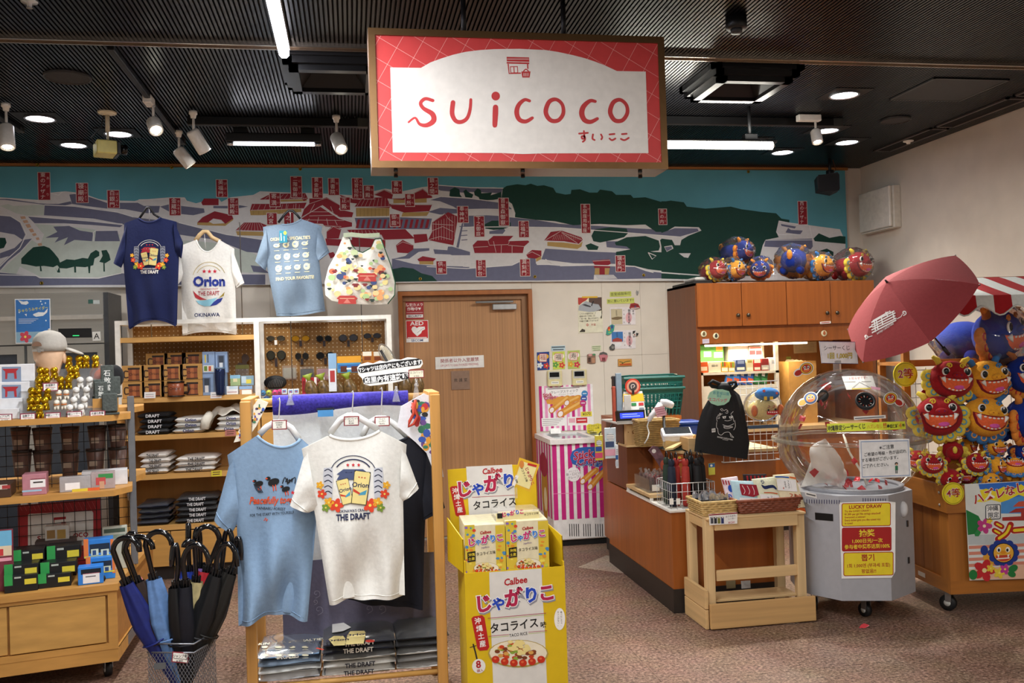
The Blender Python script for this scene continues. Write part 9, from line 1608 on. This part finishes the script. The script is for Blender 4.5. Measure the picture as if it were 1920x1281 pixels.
t=thing('shop_poster','red and white shop poster behind the lower wire mesh','poster',gp(-.2,.47,.49));(u0,zt),(u1,_)=gl_(*zB(150,735),.47),gl_(*zB(860,735),.47);MB(M('#a8262c',.5)).box((u0,.47,.49),(u1,.473,zt-.02),TG_).build('sheet',t);A=Art(gp(0,.47,0),GU,(0,0,1),eps=.0006).zoom(*z2);A.poly('#e6e4e0',[(240,850),(255,840),(790,815),(800,830),(800,1110),(240,1120)]);A.lay(2).text('#a8262c','s',335,1045,95,2,.01);A.text('#a8262c','u',420,1040,85,2,.01);A.text('#a8262c','i',500,1035,85,2,.01);A.text('#a8262c','c',585,1025,85,2,.01);A.text('#a8262c','o',650,1020,85,2,.01);A.text('#a8262c','c',690,1015,85,2,.01);A.text('#a8262c','o',735,1012,85,2,.01);A.rect('#a8262c',460,868,565,890);A.line('#a8262c',[(465,890),(468,935),(530,932)],6);A.rect('#a8262c',525,910,565,935);[A.line('#d87a74',[(150+k*40,735),(190+k*40,815)],2)for k in range(17)];A.build('poster_print',t)
z3=(0,1000,4.56);BZ=.4875;bm_=(('#2f9a4c',0,0,.25,1),('#d8c83a',.6,.3,.95,.8),('#b0b8b0',.3,.15,.5,.3))
for i,(x0,y0,x1,y1,v,zb,lb)in enumerate(((35,360,325,452,.04,BZ,'lowest black and green box at the picture edge'),(35,268,330,360,.07,None,'middle black and green box at the picture edge'),(115,145,380,240,.16,None,'upper black and green box at the picture edge'),(325,348,610,432,.06,BZ,'lowest black and green box beside the toy bus'),(345,250,655,350,.09,None,'middle black and green box beside the toy bus'),(400,110,690,225,.18,None,'upper black and green box beside the toy bus'))):
 zb=BZ if zb else gl_(z3[0]+(x0+x1)/2/z3[2],z3[1]+y1/z3[2],v)[1];gbox('sweets_box',lb,'box',x0,y0,x1,y1,v,.12,'#16181a',zb,bm_,z3,'black and green sweets boxes')
for i,(x0,y0,x1,y1,v,lb)in enumerate(((735,205,985,340,.12,'lower boxed blue toy bus'),(715,50,970,205,.16,'upper boxed blue toy bus'))):gbox('toy_bus_box',lb+' in an orange window box','toy box',x0,y0,x1,y1,v,.08,'#2f7fd0',BZ if not i else gl_(z3[0]+850/z3[2],z3[1]+205/z3[2],v)[1],(('#e07a3c',0,0,.16,1),('#e07a3c',.9,0,1,1),('#16283c',.2,.25,.88,.75),('#cfd8c0',.25,.55,.5,.9,2),('#cfd8c0',.58,.55,.85,.9,2),('#2a4a7a',.3,.62,.42,.88,3),('#2a4a7a',.65,.62,.78,.88,3),('#d9d24a',.02,.9,.98,1,2)),z3,'boxed toy buses')
t=gbox('toy_bus','unboxed blue toy bus with a price card on the gondola base','toy bus',665,285,885,385,.035,.07,'#2f7fd8',BZ,(('#0e1620',.12,.2,.9,.62),('#e9e9ea',.2,.55,.85,1.4,2),('#a04a5c',.2,.55,.85,.6,3),('#4a4a50',.3,.8,.7,.88,3)),z3);[MB(M('#141416'),True).lathe([(.0,-.008),(.014,-.008),(.014,.008),(0,.008)],14,TG_@Tr((gl_(720/4.56+k*34,1085,.035)[0],.075,BZ+.014),0,PI/2)).build('wheel',t)for k in(0,1)]
gbox('lion_case','clear case with two brown lion ornaments on the gondola base','case',385,945,595,1065,.30,.08,'#c9c4bc',gl_(*zB(490,1065),.30)[1],(('#7a5a2c',.08,.3,.42,.9),('#8a6a2c',.5,.25,.85,.9)),z2,mat=M('#c9c4bc',.1,alpha=.5));solo(MB(M('#3a2a26',.6)).box((gl_(*zB(300,1065),.3)[0],.29,BZ),(gl_(*zB(650,1065),.3)[0],.385,gl_(*zB(490,1066),.30)[1]),TG_),'dark_carton','dark carton carrying the clear lion case','carton');gbox('flyer_stack','leaning pale printed packets near the gondola upright','packet',880,950,1095,1120,.33,.04,'#b9bcae',BZ,(('#4a5a4c',.05,.1,.9,.3),('#8a9a8c',.1,.4,.9,.6)));gbox('picture_card','framed beach picture card at the picture edge','card',-60,975,118,1260,.10,.006,'#7a3440',BZ,(('#6fb4d8',.0,.04,.9,.5),('#e3d0b0',0,.5,.9,.8),('#c83a3c',.0,.6,.5,.8,2),('#e9a0b0',.3,.85,.9,.95,2)))
# umbrella bin
bc=[PZ(x,y,.42)for x,y in((276,1207),(363,1208),(404,1184))];bc.append(bc[0]+bc[2]-bc[1]);t=thing('umbrella_bin','square grey wire mesh bin full of umbrellas','bin',Vector((sum(p.x for p in bc)/4,sum(p.y for p in bc)/4,0)));BM_=M('#8d9096',.35,metal=.7)
for z in(.42,.385):MB(BM_,True).tube([(p.x,p.y,z)for p in bc],.0032,6,closed=True).build('rim_wire',t)
MB(BM_).add([(p.x,p.y,.004)for p in bc],[(0,1,2,3)]).build('bottom',t);mb=MB(BM_)
for k in range(4):
 a,b=bc[k],bc[(k+1)%4];nx=13;hn=16
 for sg in(0,1):
  for i in range(-hn,nx+hn):
   s0,s1=i/nx,(i+hn*1.0)/nx;f0,f1=max(0,-s0/(s1-s0)),min(1,(1-s0)/(s1-s0))
   if f1-f0>.02:q=[Vector(a).lerp(b,(s0+(s1-s0)*f)if not sg else 1-(s0+(s1-s0)*f))for f in(f0,f1)];mb.tube([(q[0].x,q[0].y,.005+.38*f0),(q[1].x,q[1].y,.005+.38*f1)],.0011,3,caps=False)
mb.build('mesh',t,kind='stuff')
p=bc[0].lerp(bc[1],.62);MB(M('#5a5c5e')).box((p.x-.085,p.y-.006,.325),(p.x-.04,p.y-.004,.35)).build('clip',t)
t,A=card('price_card','red-bordered handwritten umbrella price card on the mesh bin','price card','#8a2434',[(180+x/4.257,980+y/4.257)for x,y in((610,1030),(740,1040),(735,1125),(602,1115))],p.y-.012,th=.002);A.zoom(180,980,4.257).poly('#f0eee6',[(618,1038),(732,1048),(728,1117),(611,1107)]);A.lay(2).text('#2c2a2c','ジャンプ傘',670,1068,30,-4,.01,xs=.75);A.text('#2c2a2c','¥ 800',668,1105,22,-4,.01);A.line('#2c2a2c',[(620,1084),(728,1092)],4);A.build('lettering',t)
zU=lambda x,y:(180+x/4.257,980+y/4.257);BC=Vector((sum(p.x for p in bc)/4,sum(p.y for p in bc)/4,.01))
for i,(cx_,cy_,hx,hy,ex,ey,col,yo,lb)in enumerate(((232,475,135,120,345,225,'#121f66',-.05,'royal blue umbrella leaning out towards the gondola'),(325,460,235,112,455,215,'#2a1c16',-.03,'dark brown umbrella beside the royal blue one'),(300,440,225,82,350,235,'#b86a78',.05,'pinkish umbrella mostly hidden behind the brown one'),(455,430,395,72,605,180,'#5f84b8',-.04,'light blue umbrella with its handle standing free'),(640,490,655,172,605,350,'#0b0c0f',-.06,'black umbrella with its handle turned to the gondola'),(715,480,695,178,900,330,'#0d121f',-.08,'dark navy umbrella in the middle of the bin front'),(800,450,790,150,700,200,'#b5a878',.0,'beige umbrella in the middle of the bin'),(745,370,735,8,740,160,'#1f3fa8',.06,'bright blue umbrella at the back of the bin'),(835,345,830,50,790,150,'#7a5a9a',.07,'purple umbrella at the back of the bin'),(885,375,985,30,790,140,'#b01f2a',.04,'bright red umbrella at the back of the bin'),(960,400,960,168,1130,350,'#101114',-.02,'black umbrella leaning towards the rack'),(1075,385,1110,120,1160,300,'#15130f',.02,'black-brown umbrella leaning furthest towards the rack'),(1000,390,1020,60,1090,200,'#0f1012',.06,'black umbrella behind the leaning ones'))):
 Y=BC.y+yo;c=PY(*zU(cx_,cy_),Y);cl=lambda q,m:min(m,max(-m,q));Rm=Vector((BC.x+cl((c.x-BC.x)*.5,.065),BC.y+cl((c.y-BC.y)*.5,.06),.42));ft_=c+(Rm-c)*((c.z-.012)/(c.z-.42));ft_=Vector((BC.x+cl(ft_.x-BC.x,.07),BC.y+cl(ft_.y-BC.y,.06),.012));d=(c-ft_).normalized();t=thing('stick_umbrella',lb,'umbrella',ft_,'umbrellas in the mesh bin');L=(c-ft_).length
 Q=d.to_track_quat('Z','Y').to_matrix().to_4x4();T=Matrix.Translation(ft_)@Q;m=M(col,rough=.6,var=.15,scale=40)
 rv=lambda u,v:(.004+.05*v**.9*(1-.55*max(0,v-.72)/.28))*(1+.22*sin(4*PI*u+v*6)+.14*sin(12*PI*u+3*v))
 MB(m,True).grid(lambda u,v:T@Vector((rv(u,v)*cos(2*PI*u),rv(u,v)*sin(2*PI*u),.05+(L-.06)*v)),20,12,wrap=True).build('furled_canopy',t)
 for k in range(8):an=k*PI/4;MB(BLACK).cbox((.016*cos(an),.016*sin(an),L),(.005,.005,.03),T).build('rib_tip',t)
 MB(steel('#5a5a5c'),True).tube([ft_,T@Vector((0,0,.06))],.004,6).build('ferrule',t);MB(M(col,rough=.5),True).tube([T@Vector((cos(q)*.05,sin(q)*.05,L*.62))for q in[k*.7 for k in range(9)]],.004,5,closed=True).build('tie_band',t)
 hk=[c-d*.02,c]+[PY(*zU((hx+ex)/2+(hx-ex)/2*cos(q),ey+(hy-ey)*sin(q)),Y-.02*q/PI)for q in[k*PI/9 for k in range(10)]];MB(M('#0d0d0f',.12,coat=.5),True).tube(hk,[.0085,.0095]+[.0115]*9+[.0105],10).build('crook_handle',t)
# yellow snack display
YX=3.90;x0,x1,zt=PY(871,1077,YX).x,PY(1058.5,1062,YX).x,.617;dp=.26;zY=(830,1050,5.546);zH=(820,860,5.57);YEL_=M('#d8b516',.45,var=.03)
t=thing('snack_display','tall yellow cardboard display box of potato snacks','display box',((x0+x1)/2,YX+dp/2,0))
MB(YEL_).box((x0,YX,0),(x1,YX+.006,zt)).build('front_panel',t);MB(YEL_).box((x0,YX+.006,0),(x0+.006,YX+dp,zt+.05)).build('side_panel',t);MB(YEL_).box((x1-.006,YX+.006,0),(x1,YX+dp,zt+.02)).build('side_panel',t);MB(YEL_).box((x0,YX+dp-.006,0),(x1,YX+dp,zt+.1)).build('back_panel',t);MB(M('#c9b98a',.8)).box((x0+.006,YX+.006,.40),(x1-.006,YX+dp-.006,.41)).build('inner_tray',t)
YH=YX+dp+.004;P=[PY(*p,YH)for p in((839,881),(958,872),(1004,872),(1010,1010),(846,1010))];MB(YEL_).add([tuple(p)for p in P]+[(p.x,p.y+.005,p.z)for p in P],[(0,1,2,3,4),(5,6,7,8,9)]+[(i,(i+1)%5,5+(i+1)%5,5+i)for i in range(5)]).build('header_board',t)
P=[PY(x,y,YX+.02)for x,y in((1030,985),(1053,1005),(1056,1062),(1034,1062))];P[0].y=P[3].y=YX+.2;MB(YEL_).add([tuple(p)for p in P]+[tuple(p+Vector((.004,.004,0)))for p in P],[(0,1,2,3),(4,5,6,7),(0,1,5,4)]).build('side_wing',t)
P=[PY(x,y,YX+.01)for x,y in((848,985),(869,1012),(871,1076),(850,1070))];P[0].y=P[3].y=YX+.2;MB(YEL_).add([tuple(p)for p in P]+[tuple(p-Vector((.004,-.004,0)))for p in P],[(0,1,2,3),(4,5,6,7),(0,1,5,4)]).build('side_wing',t)
def jaga(A,x,y,s,an,sh=True,cs=('#b01f4a','#2348b8')):
 for i,(ch,dx_,dy_,k)in enumerate((('じ',-2.05,.32,1.15),('や',-1.08,.32,.85),('が',-.12,-.05,1.2),('り',.98,-.25,1.05),('こ',1.95,-.38,1.1))):
  X,Y_=x+dx_*s,y+dy_*s;L=A.L
  if sh:A.text('#8f8f98',ch,X+s*.05,Y_+s*.09,s*k,an,.10);A.L=L+1;A.text('#f4f2f0',ch,X,Y_,s*k,an,.09)
  A.L=L+2;A.text(cs[i in(1,3)],ch,X,Y_,s*k,an,.045);A.L=L
def dish(A,x,y,w):
 L=A.L;A.ell('#b39a4a',x,y,w,w*.46);A.L=L+1;A.ell('#e9dfc6',x,y-w*.02,w*.95,w*.42);rr=random.Random(9)
 for i in range(70):
  an,r_=rr.uniform(0,6.28),rr.random()**.5;A.L=L+2+i//18;A.ell(('#9a4a24','#c8421c','#7a3a1c','#d8a050','#8aa83c')[i%5]if i<45 else '#ead68c',x+w*(.72 if i<45 else.35)*r_*cos(an),y-w*.08-(0 if i<45 else w*.16)+w*.24*r_*sin(an),w*.09,w*.06,n=8)
 for k in range(6):A.L=L+7;A.ell('#c22f16',x-w*.75+k*w*.3,y+w*(.18+.12*sin(k*.63)),w*.13,w*.12,n=12);A.L=L+8;A.ell('#e0683c',x-w*.77+k*w*.3,y+w*(.15+.12*sin(k*.63)),w*.05,w*.04,n=8)
 A.L=L
A=Art((0,YX,0),eps=.0006,rough=.45).zoom(*zY);A.poly('#dcd9d2',[(484,130),(1028,88),(1040,400),(1060,700),(1085,1300),(525,1300),(510,900),(490,400)]);A.lay(2).text('#b01c26','Calbee',756,222,95,4,.03,shear=.12,xs=.92);jaga(A,760,415,165,4);A.lay(2)
for y,w in((578,6),(765,5)):A.line('#a83a48',[(468,y+30),(1075,y-25)]if y<700 else[(475,y+30),(690,y+10)],w);A.line('#a8b83a',[(470,y+45),(1075,y-10)]if y<700 else[(475,y+45),(690,y+25)],4)
A.line('#a83a48',[(890,752),(1085,735)],5);A.line('#a8b83a',[(890,768),(1085,750)],4);A.text('#1c1a1c','タコライス',745,690,112,3,.02,xs=.92);A.text('#1c1a1c','味',1047,678,66,3,.02);A.text('#2c2a2c','TACO RICE',787,777,44,3,.01,xs=.85);A.poly('#b8201f',[(298,610),(320,588),(410,575),(435,600),(485,905),(465,938),(385,945),(360,920)]);A.lay(3);[A.text('#f4efe8',ch,365+k*17,638+k*79,70,6,.02)for k,ch in enumerate('沖縄土産')]
A.lay(2).stroke('#2a2420',[(318,880),(340,960),(358,1040)],16);A.line('#2a2420',[(282,912),(350,890)],8);A.ell('#e9e6e0',375,1105,70,75);A.lay(3).text('#b01c26','8',372,1090,105,4,.03);A.text('#a8323a','袋入',388,1152,34,4,.01);A.lay(2).ell('#efece6',1216,615,57,115);A.lay(3).vtext('#3a3436','食べだしたら、',1232,545,22,1.0);A.vtext('#3a3436','キリンがない。',1200,545,22,1.0);A.lay(2);dish(A,785,975,315);A.build('front_print',t)
A=Art((0,YH,0),eps=.0006,rough=.45).zoom(*zH);A.poly('#dcdad6',[(300,85),(780,62),(805,300),(830,800),(345,810)]);A.lay(2).text('#b01c26','Calbee',572,128,82,4,.03,shear=.12,xs=.92);jaga(A,595,280,155,4);A.lay(2).text('#1c1a1c','タコライス',600,475,98,3,.02,xs=.95);A.line('#a83a48',[(362,405),(830,380)],5);A.poly('#b8201f',[(130,305),(150,290),(225,283),(248,305),(298,570),(285,598),(210,605),(190,590)]);A.lay(3);[A.text('#f4efe8',ch,185+k*17,340+k*66,62,5,.02)for k,ch in enumerate('沖縄土産')];A.build('header_print',t)
def snack(xl,xr,yt,k,c):
 Y=YX+.012+k*.027;xa,xb=PY(xl,1030,YX+.012).x,PY(xr,1030,YX+.012).x;zt_=PY((xl+xr)/2,yt,YX+.012).z+k*.0012;t=thing('snack_box',f'{("first", "second", "third", "fourth", "fifth", "sixth", "seventh", "eighth")[k]} potato snack box of the {c} file in the yellow display','snack box',((xa+xb)/2,Y,.4105),'snack boxes in the yellow display');MB(M('#e3d8b4',.4)).rbox(((xa+xb)/2,Y+.0125,(zt_+.4105)/2),(xb-xa-.003,.025,zt_-.4105),.0015).build('carton',t)
 if k:return
 A=Art((0,Y,0),eps=.0004,rough=.4).zoom(*zH);X=lambda u:(xl+(xr-xl)*u-820)*5.57;y0=(yt-860)*5.57;A.rect('#d8bc3c',X(0),y0+4,X(.25),y0+520);A.rect('#d8bc3c',X(.76),y0+4,X(1),y0+520);A.lay(2);rr=random.Random(2)
 for i in range(34):u=rr.choice((rr.uniform(.02,.23),rr.uniform(.78,.98)));A.L=2+i%3;A.ell(rr.choice(('#d8482c','#8a6ab8','#4a8ab8','#e0902c','#b8c44a','#e9d85a')),X(u),y0+rr.uniform(20,500),rr.uniform(8,22),rr.uniform(8,20),n=8)
 m=X(.5);A.lay(5).text('#b01c26','Calbee',m,y0+80,42,4,.03,shear=.12);jaga(A,m+5,y0+165,74,4,True,('#c8246c','#2a7ad0'));A.lay(5).text('#6a4a8a','JagaRico',m,y0+235,26,3,0);A.text('#1c1a1c','タコライス味',m+5,y0+300,38,3,.01,xs=.9);A.poly('#16130e',[(X(.16)-45,y0+290),(X(.16)+40,y0+275),(X(.16)+42,y0+380),(X(.16)-40,y0+390)]);A.lay(6).text('#e0c83a','沖縄',X(.16),y0+315,34,3,.02);A.text('#e0c83a','土産',X(.16),y0+358,34,3,.02);A.lay(5);dish(A,m+10,y0+455,135);A.build('box_print',t)
for k in range(8):snack(872,948,984,k,'rack-side');snack(949,1029,976,k,'freezer-side')
zt_=PY(1010,975,YX+.1).z+.006;a,b=PY(929,968,YX+.06),PY(1010,968,YX+.06);t=thing('sample_box','clear-topped sample snack box lying on the snack boxes','snack box',((a.x+b.x)/2,YX+.06,zt_));MB(clear(alpha=.5)).box((a.x,YX+.05,zt_+.005),(b.x,YX+.19,zt_+.05)).build('clear_lid',t);MB(M('#dccf9a',.4)).box((a.x,YX+.045,zt_),(b.x,YX+.049,zt_+.042)).build('front',t);A=Art((0,YX+.045,0),eps=.0005).zoom(*zH);m=(969-820)*5.57;jaga(A,m-40,575,46,3,False,('#c8246c','#2a5ad0'));A.lay(3).text('#1c1a1c','タコライス味',m+150,580,26,3);A.rect('#1a1812',m-205,572,m-150,625);A.build('lettering',t)
t,A=card('snack_price_card','tilted yellow price card clipped to the snack display header','price card','#e6b62c',[(820+x/5.57,860+y/5.57)for x,y in((860,-10),(1068,62),(970,352),(778,270))],YX+.03,th=.002);A.zoom(*zH);A.poly('#f0e3a0',[(875,25),(1040,80),(960,320),(800,258)]);A.lay(2).poly('#c22a24',[(945,45),(1040,70),(1032,92),(940,68)]);A.text('#b01c4a','じゃがりこ',962,185,40,-70,.03);A.text('#1c1a1c','タコライス味',905,165,28,-70,.01);A.poly('#f4f0e6',[(818,170),(850,182),(808,290),(780,275)]);A.lay(3).text('#23201f','1,350',822,225,28,-70,.02);A.lay(2).ell('#d8863c',880,60,25,40);A.build('lettering',t)
P=[(966,868),(966,925)];MB(clear(alpha=.6)).box((PY(962,920,YX+.03).x,YX+.033,PY(962,935,YX+.03).z),(PY(970,920,YX+.03).x,YX+.036,PY(962,915,YX+.03).z)).build('clip',t)
